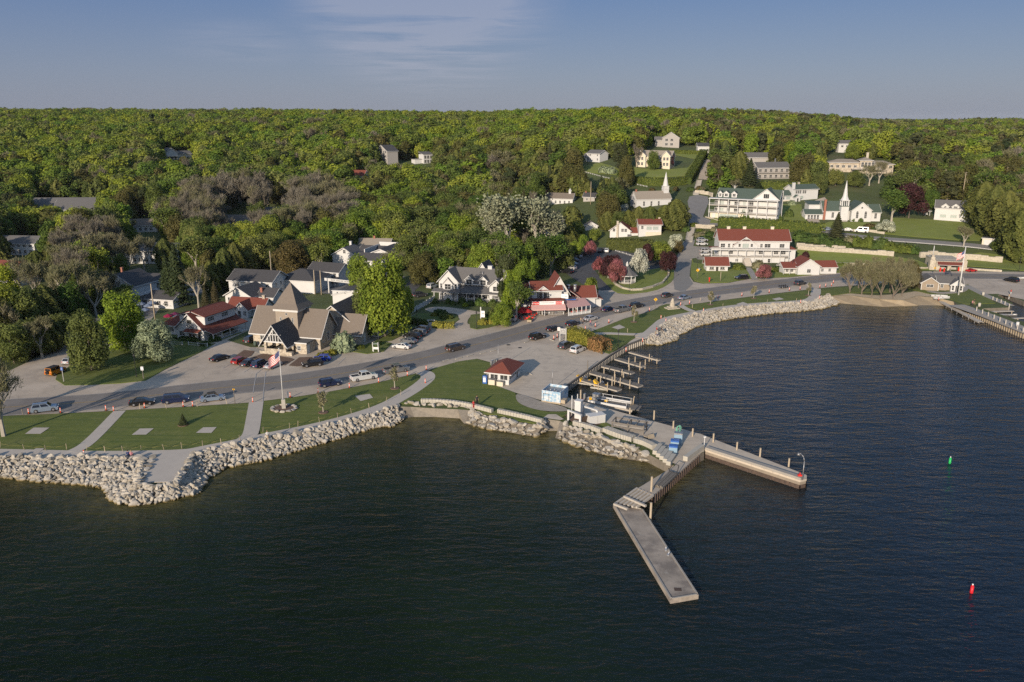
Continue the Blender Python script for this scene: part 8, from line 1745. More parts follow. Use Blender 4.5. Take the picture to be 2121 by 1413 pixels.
sign(1128, 655, .8, 1.3, .3, 'black', 'black chalkboard on the pavement outside the parlour', ('OPEN',), size=.22, posts=0); sign(1136, 652, .8, 1.2, .3, 'signwhite', 'white sandwich board on the pavement outside the parlour', ('OPEN',), 'signred', size=.22, posts=0)
o = sign(996, 669, .3, 4.4, 0, 'white', 'tall white signpost with hanging board in front of the roadside inn', (), posts=0, rz=-20); MB().box(.15, 1.2, -.06, .06, 1.6, 3.4).build('hanging_board', M['signwhite'], o); text('INN', .4, 'shutter', o, (.7, -.09, 2.6), FR)
for px, py, lb, w in ((1444, 579, 'yellow diamond warning sign on the cottage lawn', 1.1), (1357, 643, 'yellow diamond pedestrian sign at the crosswalk by the monument', 1.0), (487, 839, 'narrow yellow sign on a tall wooden stake by the road', .5), (1934, 574, 'yellow pedestrian sign near the harbour house', .8)):
 p = P(px, py); o = empty('warning_sign', p + Vector((0, 0, .1)), 0, label=lb, cat='sign'); MB().cyl((0, .05, 0), (0, .05, 3.0), .06, .06, 6).build('post', M['wood'], o); d = w / 2 * 1.1
 MB().hexa([(0, -.02, 3.2 - d), (d, -.02, 3.2), (0, -.02, 3.2 + d), (-d, -.02, 3.2), (0, .02, 3.2 - d), (d, .02, 3.2), (0, .02, 3.2 + d), (-d, .02, 3.2)]).build('board', M['yellow'], o)
 MB().cyl((0, -.04, 3.42), (0, -.03, 3.42), .08, .08, 8).box(-.07, .07, -.04, -.03, 3.05, 3.32).box(-.12, -.05, -.04, -.03, 2.85, 3.1).box(.05, .12, -.04, -.03, 2.85, 3.1).build('walking_figure', M['black'], o)
# monument
p = P(1392, 640); o = empty('monument', p + Vector((0, 0, .15)), R(20), label='pointed pale stone monument on a stepped base beside the road', cat='monument'); MB().box(-2.0, 2.0, -1.3, 1.3, 0, .3).box(-1.3, 1.3, -.8, .8, .35, .7).build('base', M['limestone'], o)
MB().cyl((0, 0, .6), (0, 0, 1.9), .8, .62, 7, smooth=False).cyl((0, 0, 1.9), (.1, 0, 3.1), .62, .22, 7, smooth=False).build('obelisk', M['limestone'], o)
# channelizers
cone_m = MB().cyl((0, 0, .06), (0, 0, 1.05), .12, .09, 10); cone_m.mats = [M['orange']]; CM_ = cone_m.mesh('tube'); b_ = MB().cyl((0, 0, 0), (0, 0, .06), .32, .30, 8); b_.mats = [M['black']]; CB_ = b_.mesh('base'); s_ = MB().cyl((0, 0, .45), (0, 0, .58), .128, .125, 10).cyl((0, 0, .72), (0, 0, .85), .118, .113, 10); s_.mats = [M['signwhite']]; CS_ = s_.mesh('reflective_bands')
CONES = [(60,858),(126,856),(220,851),(236,853),(300,846),(380,843.5),(399.5,842.5),(175,946.5),(524,834.5),(601.5,824),(659,815),(724,804.5),(784.5,793.5),(844,779.5),(883,767.5),(881,795),(1147,704),(1154,700),(1212.5,684),(1233,677.5),(1261,669.5),(1369,661),(1379,668),(1331,709),(1296.5,729),(1409.5,633.5),(1428,630),(1457,646.5),(1487,618),(1536.4,613.5),(1593,607),(1635,602.5),(1657,600.5),(1658,628.5),(1697,620),(1698,596.5),(1710,594.5),(1722,593),(1726,587),(1345,645),(1901,577.5),(1944,623)]
for px, py in CONES:
 p = P(px, py); o = empty('traffic_channelizer', p + Vector((0, 0, .1 if py < 900 else .2)), rng.uniform(0, 6), label='orange and white traffic tube %s' % near_mark(px, py).replace('below ', 'near '), cat='traffic cone', group='orange and white traffic tubes along the roadworks')
 for nm, me in (('tube', CM_), ('base', CB_), ('reflective_bands', CS_)): q = bpy.data.objects.new(nm, me); COL.objects.link(q); q.parent = o
 o.scale = (1.0, 1.0, 1.0)
for px, py in ((1238,615),(1241.5,625)):
 p = P(px, py); MB().cyl((0, 0, 0), (0, 0, 1.9), .12, .12, 8).build('orange_post', M['orange'], None, loc=p + Vector((0, 0, .1)), label='tall orange post beside the ice cream parlour', cat='post', group='two tall orange posts beside the parlour')
# stakes and rope along the lawns
ST = MB().box(-.05, .05, -.025, .025, 0, 1.15); ST.mats = [M['pile']]; STM = ST.mesh('stake')
def stakes(pts, where, rope=True):
 prev = None
 for px, py in pts:
  p = P(px, py); o = bpy.data.objects.new('wooden_stake', STM); COL.objects.link(o); o.location = p + Vector((0, 0, .12)); o.rotation_euler = (rng.uniform(-.15, .15), rng.uniform(-.15, .15), rng.uniform(0, 3)); tag(o, 'thin wooden stake %s' % where, 'stake', 'wooden stakes round the new lawns')
 if rope:
  q = [P(*a) + Vector((0, 0, .95)) for a in pts]; mb = MB(); o0 = q[0]
  for a, b in zip(q, q[1:]):
   m_ = (a + b) / 2 - Vector((0, 0, .25)); mb.tube([a - o0, m_ - o0, b - o0], .022, 3)
  mb.build('rope', mat('yellow_rope', (.30, .26, .08), .9), None, loc=o0, label='sagging yellow rope strung %s' % where, cat='rope')
stakes([(0,929),(51,934),(95,935.5),(138.5,932.7)], 'along the leftmost lawn'); stakes([(180,937),(218,938),(255,938),(292.7,936),(340,934),(377,931),(420,926),(458.6,922),(498,914)], 'along the path edge of the second lawn')
stakes([(545,897),(600,889),(617,885),(662,877),(700,867),(728,858),(765,847),(800,834),(830,820)], 'along the path edge of the flagpole lawn'); stakes([(48,859.5),(289.5,848.6),(345,848),(409,844.5),(470,838)], 'at the road edge of the lawns', False)
stakes([(1434,639),(1497,636),(1589,629),(1649,626)], 'along the far narrow lawn', False); stakes([(1450,625),(1375,663),(1300,690)], 'by the monument lawn', False)
# fences
def fence(px, h, label, picket=True, z=None, m='white'):
 ln = densify_line(PW(px), 2.4); z0 = H(*ln[0]); o = empty('picket_fence' if picket else 'rail_fence', (ln[0][0], ln[0][1], z0), label=label, cat='fence'); po = MB(); ra = MB()
 for i, a in enumerate(ln): x, y = a[0] - ln[0][0], a[1] - ln[0][1]; zz_ = H(*a) - z0; po.box(x - .09, x + .09, y - .09, y + .09, zz_, zz_ + h + .15)
 for a, b in zip(ln, ln[1:]):
  ang = math.atan2(b[1] - a[1], b[0] - a[0]); c = ((a[0] + b[0]) / 2 - ln[0][0], (a[1] + b[1]) / 2 - ln[0][1]); L = math.hypot(b[0] - a[0], b[1] - a[1]); zz_ = H(*a) - z0
  for t in (.25, .85): ra.obox(c, L, .05, zz_ + h * t, zz_ + h * t + .1, ang)
  if picket: ra.obox(c, L - .1, .03, zz_ + .12, zz_ + h * .97, ang)
 po.build('posts', M[m], o); ra.build('panels', M[m], o); return o
fence([(52,737),(90,726),(137,709)], 1.0, 'white picket fence before the shaded cottage at left'); fence([(355,714),(378,716)], .9, 'short white rail fence nearest the pale blossoming tree', False); fence([(391,716),(430,719)], .9, 'short white rail fence in front of the corner shop', False)
fence([(843,656),(870,640),(897,624)], 1.5, 'long white board fence beside the drive of the roadside inn'); fence([(1440,487),(1476,489)], .7, 'low white board barrier behind the car bays', False); fence([(638,598),(650,590),(664,586)], 1.0, 'white picket fence of the porch house'); fence([(512,563),(530,556)], 1.0, 'white picket fence in shade behind the charcoal shops')
fence([(1275,521),(1290,525),(1312,532)], .5, 'pale barrier rail in the parking lot', False); fence([(1375,388),(1160,1)] if False else [(1210,357),(1250,368),(1295,378),(1340,388)], .5, 'low rail along the lane below the hillside lawn', False)
p = P(893, 677); o = empty('garden_gate', p, 0, label='little arched white gate set in the hedge', cat='gate'); MB().box(-.6, .6, -.05, .05, 0, 1.3).build('gate_leaf', M['white'], o); MB().box(-.9, -.6, -.12, .12, 0, 1.8).box(.6, .9, -.12, .12, 0, 1.8).box(-1.1, 1.1, -.15, .15, 1.8, 1.95).build('frame', M['white'], o)
# wheel stops
for a, b in (((916,750),(932,745)),((942,746),(958,741)),((966,740),(981,735)),((994,734),(1007,730)),((1015,729),(1029,725)),((1086,711),(1097,707)),((1137,703),(1149,708)),((1094,773),(1101,777))):
 A = P(*a); B = P(*b); MB().box(-1.0, 1.0, -.1, .1, 0, .16).build('wheel_stop', M['block'], None, loc=(A + B) / 2 + Vector((0, 0, .08)), label='pale concrete wheel stop at the edge of the quay parking', cat='wheel stop', group='concrete wheel stops along the quay parking').rotation_euler.z = math.atan2(B.y - A.y, B.x - A.x)
for px, py in ((1053,715),(1077,721),(740,723)): p = P(px, py); MB().cyl((0, 0, 0), (0, 0, .012), .5, .5, 16).build('manhole_cover', M['black'], None, loc=p + Vector((0, 0, .085)), label='round dark manhole cover in the paving', cat='manhole cover', group='manhole covers in the paving')
# utility poles
def upole(px, py, h, label, arm=True):
 p = P(px, py); o = empty('utility_pole', p, rng.uniform(-.5, .5), label=label, cat='utility pole'); MB().cyl((0, 0, 0), (0, 0, h), .2, .13, 7).build('pole', M['pile'], o)
 if arm:
  for z in (h - .5, h - 1.6): MB().box(-1.3, 1.3, -.08, .08, z, z + .15).build('crossarm', M['wood'], o)
for px, py, h, lb, ar in ((286,450,12,'utility pole with double crossarms in the left woods',1),(565,600,13,'utility pole with transformer behind the shops',0),(698,512,14,'bare utility pole left of the parapet inn',0),(322,668,11,'utility pole beside the street of parasols',0),(1223,424,12,'tall white pole beside the grey cabin',0),(1992,418,15,'tall pole right of the lawn house roof',1),(1953,398,12,'pole above the copper beech',0),(1926,385,9,'short pole above the lawn house',0),(2078,405,15,'utility pole with crossarms above the right woods',1),(2092,402,12,'second crossarm pole at the right woods',1),(1884,385,9,'pole above the big green tree',0),(1081,425,14,'pole in the woods above the silvery poplars',0),(653,610,8,'left white pole on the village green',0),(666,611,8,'right white pole on the village green',0)): upole(px, py, h, lb, ar)
for a, b, la in (((565,600),(322,668),'wire from the transformer pole to the street of parasols'),((565,600),(653,610),'wire over the village green'),((1953,398),(1992,418),'wire between the poles above the lawn house'),((1992,418),(2078,405),'wire between the tall poles at right')):
 A = P(*a) + Vector((0, 0, 11)); B = P(*b) + Vector((0, 0, 9)); n = 10; MB().tube([(B - A) * (k / n) - Vector((0, 0, 1.6 * 4 * (k / n) * (1 - k / n))) for k in range(n + 1)], .03, 3).build('overhead_wire', M['black'], None, loc=A, label=la, cat='wire')
# ------------------------------------------------------------------ parasols
def parasol(px, py, col, label, g, h=2.4, r=1.3, dz=0):
 p = P(px, py); o = empty('parasol', p + Vector((0, 0, .05 + dz)), rng.uniform(0, 1), label=label, cat='parasol', group=g); MB().cyl((0, 0, 0), (0, 0, h), .04, .04, 6).build('pole', M['metal'], o); mb = MB(); mb.cyl((0, 0, h - .55), (0, 0, h + .05), r, .05, 8, caps=False, smooth=False).cyl((0, 0, h - .75), (0, 0, h - .55), r, r, 8, caps=False, smooth=False)
 mb.build('canopy', mat('canopy', col, .8), o); return o
for px, py, lb in ((1096,648,'red parasol at the back right of the terrace cluster'),(1084,653,'red parasol at the back left of the terrace cluster'),(1080,659,'red parasol at the front left of the terrace cluster'),(1094,658,'red parasol at the front right of the terrace cluster')): parasol(px, py, (.42, .02, .02), lb, 'red parasols beside the parlour')
for px, py, c, lb in ((350,668,(.25,.01,.05),'crimson parasol behind the corner shop'),(364,664,(.12,.02,.06),'dark plum parasol behind the corner shop'),(380,666,(.03,.10,.10),'dark teal parasol behind the corner shop'),(393,668,(.06,.35,.50),'bright sky blue parasol behind the corner shop'),(395,661,(.02,.12,.16),'deep blue parasol behind the corner shop'),(404,663,(.55,.13,.13),'coral parasol behind the corner shop'),(369,670,(.06,.30,.45),'low blue parasol behind the corner shop'),(326,690,(.06,.30,.42),'blue parasol in shade left of the corner shop')): parasol(px, py, c, lb, 'coloured parasols behind the corner shop')
for px, py in ((294,642),(308,646),(302,655),(316,640),(290,655)): parasol(px, py, (.16, .20, .28), 'pale blue parasol on the shaded restaurant terrace', 'pale parasols on the restaurant terrace')
for i, (px, py) in enumerate(((1083,664),(1092,663),(1101,660),(1098,665),(1106,656),(1143,650),(1116,652))):
 p = P(px, py); o = empty('terrace_table', p + Vector((0, 0, .07)), rng.uniform(0, 3), label='small outdoor table with chairs by the parlour', cat='table', group='outdoor tables by the parlour'); MB().cyl((0, 0, .7), (0, 0, .75), .5, .5, 10).cyl((0, 0, 0), (0, 0, .7), .05, .05, 6).build('table_top', M['wood'], o)
 for k in range(3): a = k * 2.1; MB().box(.75 * math.cos(a) - .22, .75 * math.cos(a) + .22, .75 * math.sin(a) - .22, .75 * math.sin(a) + .22, .4, .47).box(.9 * math.cos(a) - .22, .9 * math.cos(a) + .22, .9 * math.sin(a) - .03, .9 * math.sin(a) + .03, .47, .95).build('chair', M['canvas_red'] if i < 5 else M['wood'], o)
def planter(px, py, label): p = P(px, py); o = empty('planter_box', p + Vector((0, 0, .07)), 0, label=label, cat='planter'); MB().box(-.6, .6, -.35, .35, .15, .7).box(-.55, -.45, -.3, .3, 0, .15).box(.45, .55, -.3, .3, 0, .15).build('box', M['pile'], o); q = bpy.data.objects.new('plants', BUSH['hedge']); COL.objects.link(q); q.parent = o; q.location = (0, 0, .65); q.scale = (.55, .35, .4)
planter(1105, 650, 'wooden planter with greenery at the parlour entrance'); planter(1096, 668, 'wooden planter with flowers at the terrace edge')
# picnic table on the green, barrels, bins
for px, py, lb in ((1374,561,'picnic table on the gazebo green'),(1366,946,None)):
 if lb: p = P(px, py); o = empty('picnic_table', p + Vector((0, 0, .16)), R(10), label=lb, cat='table'); MB().box(-.9, .9, -.4, .4, .7, .76).build('table_top', M['wood'], o); MB().box(-.9, .9, -.85, -.6, .42, .47).box(-.9, .9, .6, .85, .42, .47).build('bench', M['wood'], o); MB().box(-.7, -.6, -.7, .7, 0, .7).box(.6, .7, -.7, .7, 0, .7).build('legs', M['wood'], o)
for px, py, m_, lb in ((529,717,'green','green litter bin at the left corner of the stone hall'),(1448,562,'metal','pair of grey bins on the cottage lawn'),(1260,577,'concrete' ,'concrete bin at the parking lot corner'),(2028,636,'block','white box on the marina walkway'),(2107,676,'white','white dock box on the marina walkway'),(2036,613,'block','pale utility box by the marina lawn')):
 p = P(px, py); MB().cyl((0, 0, 0), (0, 0, 1.0), .4, .42, 10).cyl((0, 0, 1.0), (0, 0, 1.15), .45, .3, 10).build('litter_bin', M[m_], None, loc=p + Vector((0, 0, .1)), label=lb, cat='bin')
p = P(1469, 585); MB().cyl((0, 0, 0), (0, 0, 1.1), .2, .2, 8).cyl((0, 0, 1.1), (0, 0, 1.6), .35, .3, 8).build('hydrant', M['signred'], None, loc=p + Vector((0, 0, .15)), label='red and white hydrant marker on the cottage lawn', cat='hydrant')
p = P(1492, 583); MB().cyl((0, 0, 0), (0, 0, 3.2), .1, .1, 6).build('wooden_post', M['pile'], None, loc=p + Vector((0, 0, .15)), label='plain wooden post on the cottage lawn', cat='post')
for k, (px, py) in enumerate(((1985,562),(1947,563),(1955,564))): p = P(px, py); MB().box(-.22, .22, -.2, .2, 0, 1.1).cyl((0, 0, 1.1), (0, 0, 1.5), .22, .22, 8).build('fuel_pump', M['signred'], None, loc=p + Vector((0, 0, .1)), label='red vintage fuel pump outside the stone pavilion', cat='fuel pump', group='red fuel pumps outside the stone pavilion')
# ------------------------------------------------------------------ dock things
def at(px, py, rz=0, z=LAND, **kw): return dict(loc=P(px, py, z) + Vector((0, 0, .09)), rz=R(rz))
def E_(name, px, py, rz, label, cat, z=LAND): return empty(name, P(px, py, z) + Vector((0, 0, .08)), R(rz), label=label, cat=cat)
HW = mat('house_wrap', (.52, .54, .55), .6, (.22, .36, .48), 1.6, 2, contrast=3.0)
o = E_('bait_shack', 1122, 833, -24, 'small roofless shack wrapped in white and blue building paper', 'shack'); w_, d_, h_ = 4.0, 4.4, 2.5
MB().box(0, w_, 0, .12, .3, h_).box(0, .12, .12, d_, .3, h_).box(w_ - .12, w_, .12, d_, .3, h_).box(.12, w_ - .12, d_ - .12, d_, .3, h_).build('wall', HW, o); MB().box(-.05, w_ + .05, -.06, d_ + .05, 0, .3).build('timber_base', M['pile'], o); MB().box(.12, w_ - .12, .12, d_ - .12, 1.9, 2.0).build('deck', M['metal'], o)
for k in range(5): MB().cyl((.6 + .7 * k, 1 + .5 * (k % 3), 2.0), (.6 + .7 * k, 1 + .5 * (k % 3), 2.0 + .35 + .1 * (k % 2)), .14, .1, 7).build('vent_pipe', M['metal'], o)
MB().box(1.5, 1.58, -.04, 0, .5, 1.8).box(.3, .38, -.04, 0, .5, 1.8).box(.3, 1.58, -.04, 0, 1.8, 1.88).build('frame_boards', M['rust'], o); MB().box(w_, w_ + .9, .2, 1.6, .2, .9).build('lumber_pile', M['pile'], o)
o = E_('boat_hoist', 1204, 872, -28, 'white steel hoist frame with tower box on the dock apron', 'hoist')
fr = MB()
for x, y in ((-2.2, -1), (-.6, 2.4), (.8, -2.4), (2.6, 1.4)): fr.box(x - .18, x + .18, y - .18, y + .18, 0, 2.0)
fr.hexa([(-2.4, -1.2, 1.9), (.9, -2.6, 1.9), (1.0, -2.2, 1.9), (-2.3, -.8, 1.9)] + [(-2.4, -1.2, 2.15), (.9, -2.6, 2.15), (1.0, -2.2, 2.15), (-2.3, -.8, 2.15)]); fr.hexa([(-.8, 2.2, 1.9), (2.6, 1.2, 1.9), (2.7, 1.6, 1.9), (-.7, 2.6, 1.9)] + [(-.8, 2.2, 2.15), (2.6, 1.2, 2.15), (2.7, 1.6, 2.15), (-.7, 2.6, 2.15)])
fr.build('frame', M['white'], o); MB().box(-1.5, -.3, .2, 1.4, 0, 3.5).box(-1.6, -.2, .1, 1.5, 3.5, 3.7).build('tower_box', M['white'], o); MB().cyl((-2.6, 1.4, 0), (-2.6, 1.4, 4.1), .09, .09, 6).cyl((-1.8, 2.2, 0), (-1.8, 2.2, 4.3), .09, .09, 6).build('mast', M['white'], o); MB().hexa([(.9, -2.3, 1.6), (2.6, 1.2, 1.6), (2.2, 1.3, .2), (.6, -2, .2)] + [(.95, -2.35, 1.6), (2.65, 1.15, 1.6), (2.25, 1.25, .2), (.65, -2.05, .2)]).build('dark_screen', M['rust'], o)
o = E_('storage_chest', 1222, 882, -6, 'large white storage chest with double doors on the dock apron', 'chest'); o.rotation_euler.z = R(22)
MB().box(0, 3.2, 0, 1.7, .1, 1.6).build('body', M['white'], o); MB().box(-.08, 3.28, -.08, 1.78, 1.6, 1.72).build('lid', M['white'], o); MB().box(1.58, 1.62, -.02, -.002, .2, 1.5).build('door_seam', M['metal'], o)
o = E_('timber_rack', 1268, 891, -24, 'open weathered timber rack frame on the dock', 'rack'); fr = MB()
for x in (0, 2.9, 5.8):
 for y in (0, 2.2): fr.box(x - .1, x + .1, y - .1, y + .1, 0, 1.7)
fr.build('posts', M['wood'], o); ra = MB()
for y in (-.15, 2.35): ra.box(-.2, 6, y - .06, y + .06, 1.4, 1.62); ra.box(-.2, 6, y - .06, y + .06, .7, .85)
for x in (0, 1.2, 2.9, 4.4, 5.8): ra.box(x - .08, x + .08, -.09, 2.29, 1.63, 1.75)
ra.build('rails', M['wood'], o); ra = MB()
for k in range(5): ra.box(.3, 5.6, .2 + k * .42, .42 + k * .42, .86, .94)
ra.build('planks', M['paleplank'], o)
o = E_('picnic_table', 1343, 908, 40, 'overturned brown picnic table on the dock', 'table'); MB().box(-.9, .9, -.4, .4, .45, .52).build('table_top', M['pile'], o); MB().hexa([(-.8, -.8, .1), (.8, -.8, .1), (.8, -.5, .8), (-.8, -.5, .8), (-.8, -.75, .1), (.8, -.75, .1), (.8, -.45, .8), (-.8, -.45, .8)]).build('bench', M['pile'], o); MB().box(-.6, -.5, -.6, .6, 0, .45).box(.5, .6, -.6, .6, 0, .45).build('legs', M['wood'], o)
for i, (px, py, z, m_, lb) in enumerate(((1394,938,1.5,'blue','front pale blue box of the trio on the pier'),(1397,931,1.9,'blue','middle box with bright blue top on the pier'),(1404,921,2.4,'metal','tallest grey blue cabinet of the trio on the pier'))):
 o = E_('newspaper_box', px, py, -15, lb, 'box'); MB().box(-.7, .7, -.5, .5, 0, z - .45).build('body', mat('pale_blue', (.22, .33, .42), .5), o); MB().box(-.72, .72, -.52, .52, z - .45, z - .2).build('lid', M[m_], o)
o = E_('hose_reel', 1406, 899, 20, 'standing loop of pale green hose at the pier edge', 'hose'); mb = MB()
for k in range(4): mb.tube([(.12 * k - .2 + .5 * math.cos(t * .42) * .8, .06 * k, .8 + .68 * math.sin(t * .42)) for t in range(16)], .07, 5)
mb.build('hose_loops', mat('mint_hose', (.20, .48, .34), .6), o); MB().box(-.4, .4, -.1, .3, 0, .12).build('foot', M['wood'], o)
o = E_('lumber_stack', 1380, 996, 57, 'long pile of dark beams with a cage lying on the angled pier', 'lumber'); mb = MB()
for k in range(5): mb.box(-3.2 + .2 * (k % 2), 3.0, -.75 + k * .3, -.5 + k * .3, .05, .3 + .05 * (k % 2))
mb.build('beams', M['wood'], o); MB().tube([(2.6, -.7, .3), (3.6, -.6, 1.3), (3.9, .5, 1.3), (3.0, .8, .3)], .06).tube([(2.6, -.7, .3), (3.0, .8, .3)], .06).build('cage', M['black'], o)
o = E_('gate_frames', 1150, 813, 40, 'low dark railing frames at the corner of the bulkhead', 'railing'); MB().tube([(-2, 0, 0), (-2, 0, 1.2), (2, 0, 1.2), (2, 0, 0)], .06).tube([(0, 0, 0), (0, 0, 1.2)], .05).tube([(-2, 0, .6), (2, 0, .6)], .05).box(-1.6, -.3, .3, .9, 0, 1.3).build('rails', M['black'], o)
o = E_('gate_frames', 1028, 757, 40, 'dark railing and bins behind the harbour kiosk', 'railing'); MB().tube([(-1.5, 0, 0), (-1.5, 0, 1.5), (1.5, 0, 1.5), (1.5, 0, 0)], .07).tube([(0, 0, 0), (0, 0, 1.5)], .07).box(-1.2, -.4, .2, .8, 0, 1.2).box(.2, 1, .2, .8, 0, 1.2).build('rails', M['metal'], o)
MB().cyl((0, 0, 0), (0, 0, 5.6), .07, .05, 6).build('thin_pole', M['metal'], None, loc=P(1032, 762), label='thin metal pole behind the harbour kiosk', cat='pole'); MB().cyl((0, 0, 0), (0, 0, 4.6), .07, .05, 6).build('thin_pole', M['metal'], None, loc=P(1144, 806), label='thin metal pole beside the corner railing of the harbour', cat='pole')
MB().cyl((0, 0, 0), (0, 0, 2.2), .12, .12, 6).box(-.12, .12, -.1, .1, 0, 1.2).build('dock_pedestal', M['wood'], None, loc=P(1217, 766), label='grey dock pedestal at the root of the longest finger dock', cat='pedestal')
# water bikes
def waterbike(px, py, label):
 o = empty('pedal_catamaran', P(px, py, 0), R(-26), label=label, cat='boat', group='yellow pedal catamarans at the finger dock')
 for y in (-.95, .95): MB().cyl((-1.9, y, .12), (1.6, y, .12), .27, .27, 10).cyl((1.6, y, .12), (2.3, y, .3), .27, .06, 10).cyl((-1.9, y, .12), (-2.1, y, .14), .27, .15, 10).build('pontoon', M['block'], o)
 MB().box(-1.3, -1.1, -.9, .9, .38, .46).box(.8, 1.0, -.9, .9, .38, .46).build('crossbar', M['metal'], o); MB().hexa([(-1.5, -.6, .45), (1.3, -.45, .45), (1.3, .45, .45), (-1.5, .6, .45), (-1.5, -.6, .8), (1.3, -.4, .62), (1.3, .4, .62), (-1.5, .6, .8)]).build('hull_deck', M['yellow'], o)
 MB().hexa([(-1.4, -.55, .8), (-.5, -.55, .8), (-.5, .55, .8), (-1.4, .55, .8), (-1.7, -.55, 1.7), (-1.45, -.55, 1.7), (-1.45, .55, 1.7), (-1.7, .55, 1.7)]).build('seat', M['yellow'], o); MB().tube([(-.4, -.5, .7), (.2, -.4, 1.7), (.2, .4, 1.7), (-.4, .5, .7)], .04).cyl((.2, -.4, 1.2), (.2, .4, 1.2), .35, .35, 10, caps=False).build('paddle_frame', M['metal'], o); MB().box(1.0, 1.5, -.3, .3, .62, 1.0).build('bow_box', M['yellow'], o)
waterbike(1210, 794, 'yellow pedal catamaran nearest the bulkhead'); waterbike(1245, 804, 'yellow pedal catamaran farther along the finger dock')
o = empty('work_barge', P(1262, 842, 0), R(-27.5), label='white railed work barge with deck gear moored at the quay', cat='boat')
MB().hexa([(-5.2, -1.6, -.3), (5.2, -1.6, -.3), (5.2, 1.6, -.3), (-5.2, 1.6, -.3), (-5.4, -1.7, .7), (5.5, -1.7, .7), (5.5, 1.7, .7), (-5.4, 1.7, .7)]).build('hull', M['paleplank'], o); MB().box(-5.1, 5.2, -1.5, 1.5, .7, .78).build('deck', M['wood'], o)
MB().box(-4.0, 4.2, -1.75, -1.5, .78, 1.25).box(-3.0, 4.2, 1.5, 1.75, .78, 1.25).build('gunwale', M['white'], o)
for y in (-1.62, 1.62): MB().tube([(-4, y, 1.3), (-4, y, 1.9), (4.2, y, 1.9), (4.2, y, 1.3)], .05).tube([(0, y, 1.25), (0, y, 1.9)], .05).tube([(-2, y, 1.25), (-2, y, 1.9)], .05).build('railing', M['white'], o)
MB().box(-3.6, -2.2, -.6, .7, .78, 2.3).cyl((-1.6, 0, .78), (-1.6, 0, 1.4), .3, .3, 8).build('machinery', M['metal'], o); MB().box(-4.3, -3.8, -.2, .3, .78, 1.4).box(-1.2, -.6, .4, .9, .78, 1.1).build('fuel_cans', M['yellow'], o); MB().box(-5.6, -5.2, -.3, .3, .3, 1.9).build('outboard_motor', M['metal'], o); MB().cyl((-5.1, -1.8, .9), (-5.1, -1.8, 1.3), .2, .2, 8).build('red_buoy', M['signred'], o)
MB().tube([(4.6, 1.2, .8), (4.7, 1.3, 2.2), (4.9, .9, 2.6)], .12).tube([(4.4, .6, .8), (4.3, .7, 2.0)], .1).build('davit', M['pile'], o); MB().hexa([(4.6, -2.2, .8), (6.8, -1.6, .8), (6.6, 1.0, .8), (4.8, .8, .8), (4.6, -2.2, .92), (6.8, -1.6, .92), (6.6, 1.0, .92), (4.8, .8, .92)]).build('ramp', M['wood'], o)
for px, py, m_, lb in ((1967,960,mat('buoy_green', (.02, .42, .10), .4),'small green marker buoy floating in the bay'),(2012,1228,mat('buoy_red', (.65, .02, .03), .4),'small red marker buoy floating in the bay')):
 o = empty('marker_buoy', P(px, py, 0), 0, label=lb, cat='buoy'); MB().cyl((0, 0, -.5), (0, 0, .95), .2, .2, 10).cyl((0, 0, .95), (0, 0, 1.1), .2, .1, 10).build('float', m_, o); MB().cyl((0, 0, 1.1), (0, 0, 1.25), .09, .09, 8).build('cap', M['signwhite'], o)
# row boats by the beach, boats at right
for px, py, lb, sc in ((1945,615,'upturned white rowing boat on the harbour lawn edge',1.0),(1951,619,'second pale rowing boat beside the first',1.1),(2058,641,'small grey boat between the marina docks',1.2),(2085,655,'grey skiff in the marina basin',1.2),(2113,578,'white boat on a trailer in the marina lot',1.1)):
 z = 0 if px in (2058, 2085) else LAND + .15; o = empty('rowing_boat', P(px, py, z), R(rng.uniform(-20, 20)), label=lb, cat='boat'); mb = MB(); L = 2.4 * sc
 st = [(-L, .55, .5), (-L * .5, .75, .5), (.2, .75, .52), (L * .7, .45, .6), (L, .04, .7)]
 for (x0, w0, h0), (x1, w1, h1) in zip(st, st[1:]):
  mb.poly([(x0, -w0, h0), (x1, -w1, h1), (x1, -w1 * .5, .02), (x0, -w0 * .5, .02)]); mb.poly([(x0, w0 * .5, .02), (x1, w1 * .5, .02), (x1, w1, h1), (x0, w0, h0)]); mb.poly([(x0, -w0 * .5, .02), (x1, -w1 * .5, .02), (x1, w1 * .5, .02), (x0, w0 * .5, .02)])
 mb.poly([(-L, -.55, .5), (-L, .55, .5), (-L, .3, .02), (-L, -.3, .02)]); mb.build('hull', M['white'] if z else M['metal'], o); MB().box(-L * .5, -L * .5 + .25, -.7, .7, .38, .43).box(.3, .55, -.68, .68, .38, .43).build('thwart', M['paleplank'], o)
# gulls
for px, py, lb in ((1379,1143,'white gull standing left on the slab pier'),(1384,1153,'white gull standing right on the slab pier')):
 o = empty('gull', P(px, py, .6) + Vector((0, 0, .02)), R(rng.uniform(30, 80)), label=lb, cat='bird'); b = MB(); st = [(-.28, .02, .34), (-.12, .09, .30), (.05, .11, .32), (.17, .08, .37), (.23, .05, .44), (.28, .05, .50), (.33, .04, .50), (.38, .012, .49)]
 for (x0, r0, z0), (x1, r1, z1) in zip(st, st[1:]): b.cyl((x0, 0, z0), (x1, 0, z1), r0, r1, 8)
 b.cyl((0, .04, 0), (0, .04, .22), .012, .012, 4).cyl((0, -.04, 0), (0, -.04, .22), .012, .012, 4); b.build('body', M['signwhite'], o); MB().hexa([(-.34, -.1, .33), (.1, -.12, .33), (.1, -.13, .4), (-.3, -.11, .38), (-.34, .1, .33), (.1, .12, .33), (.1, .13, .4), (-.3, .11, .38)]).build('wings', M['metal'], o)
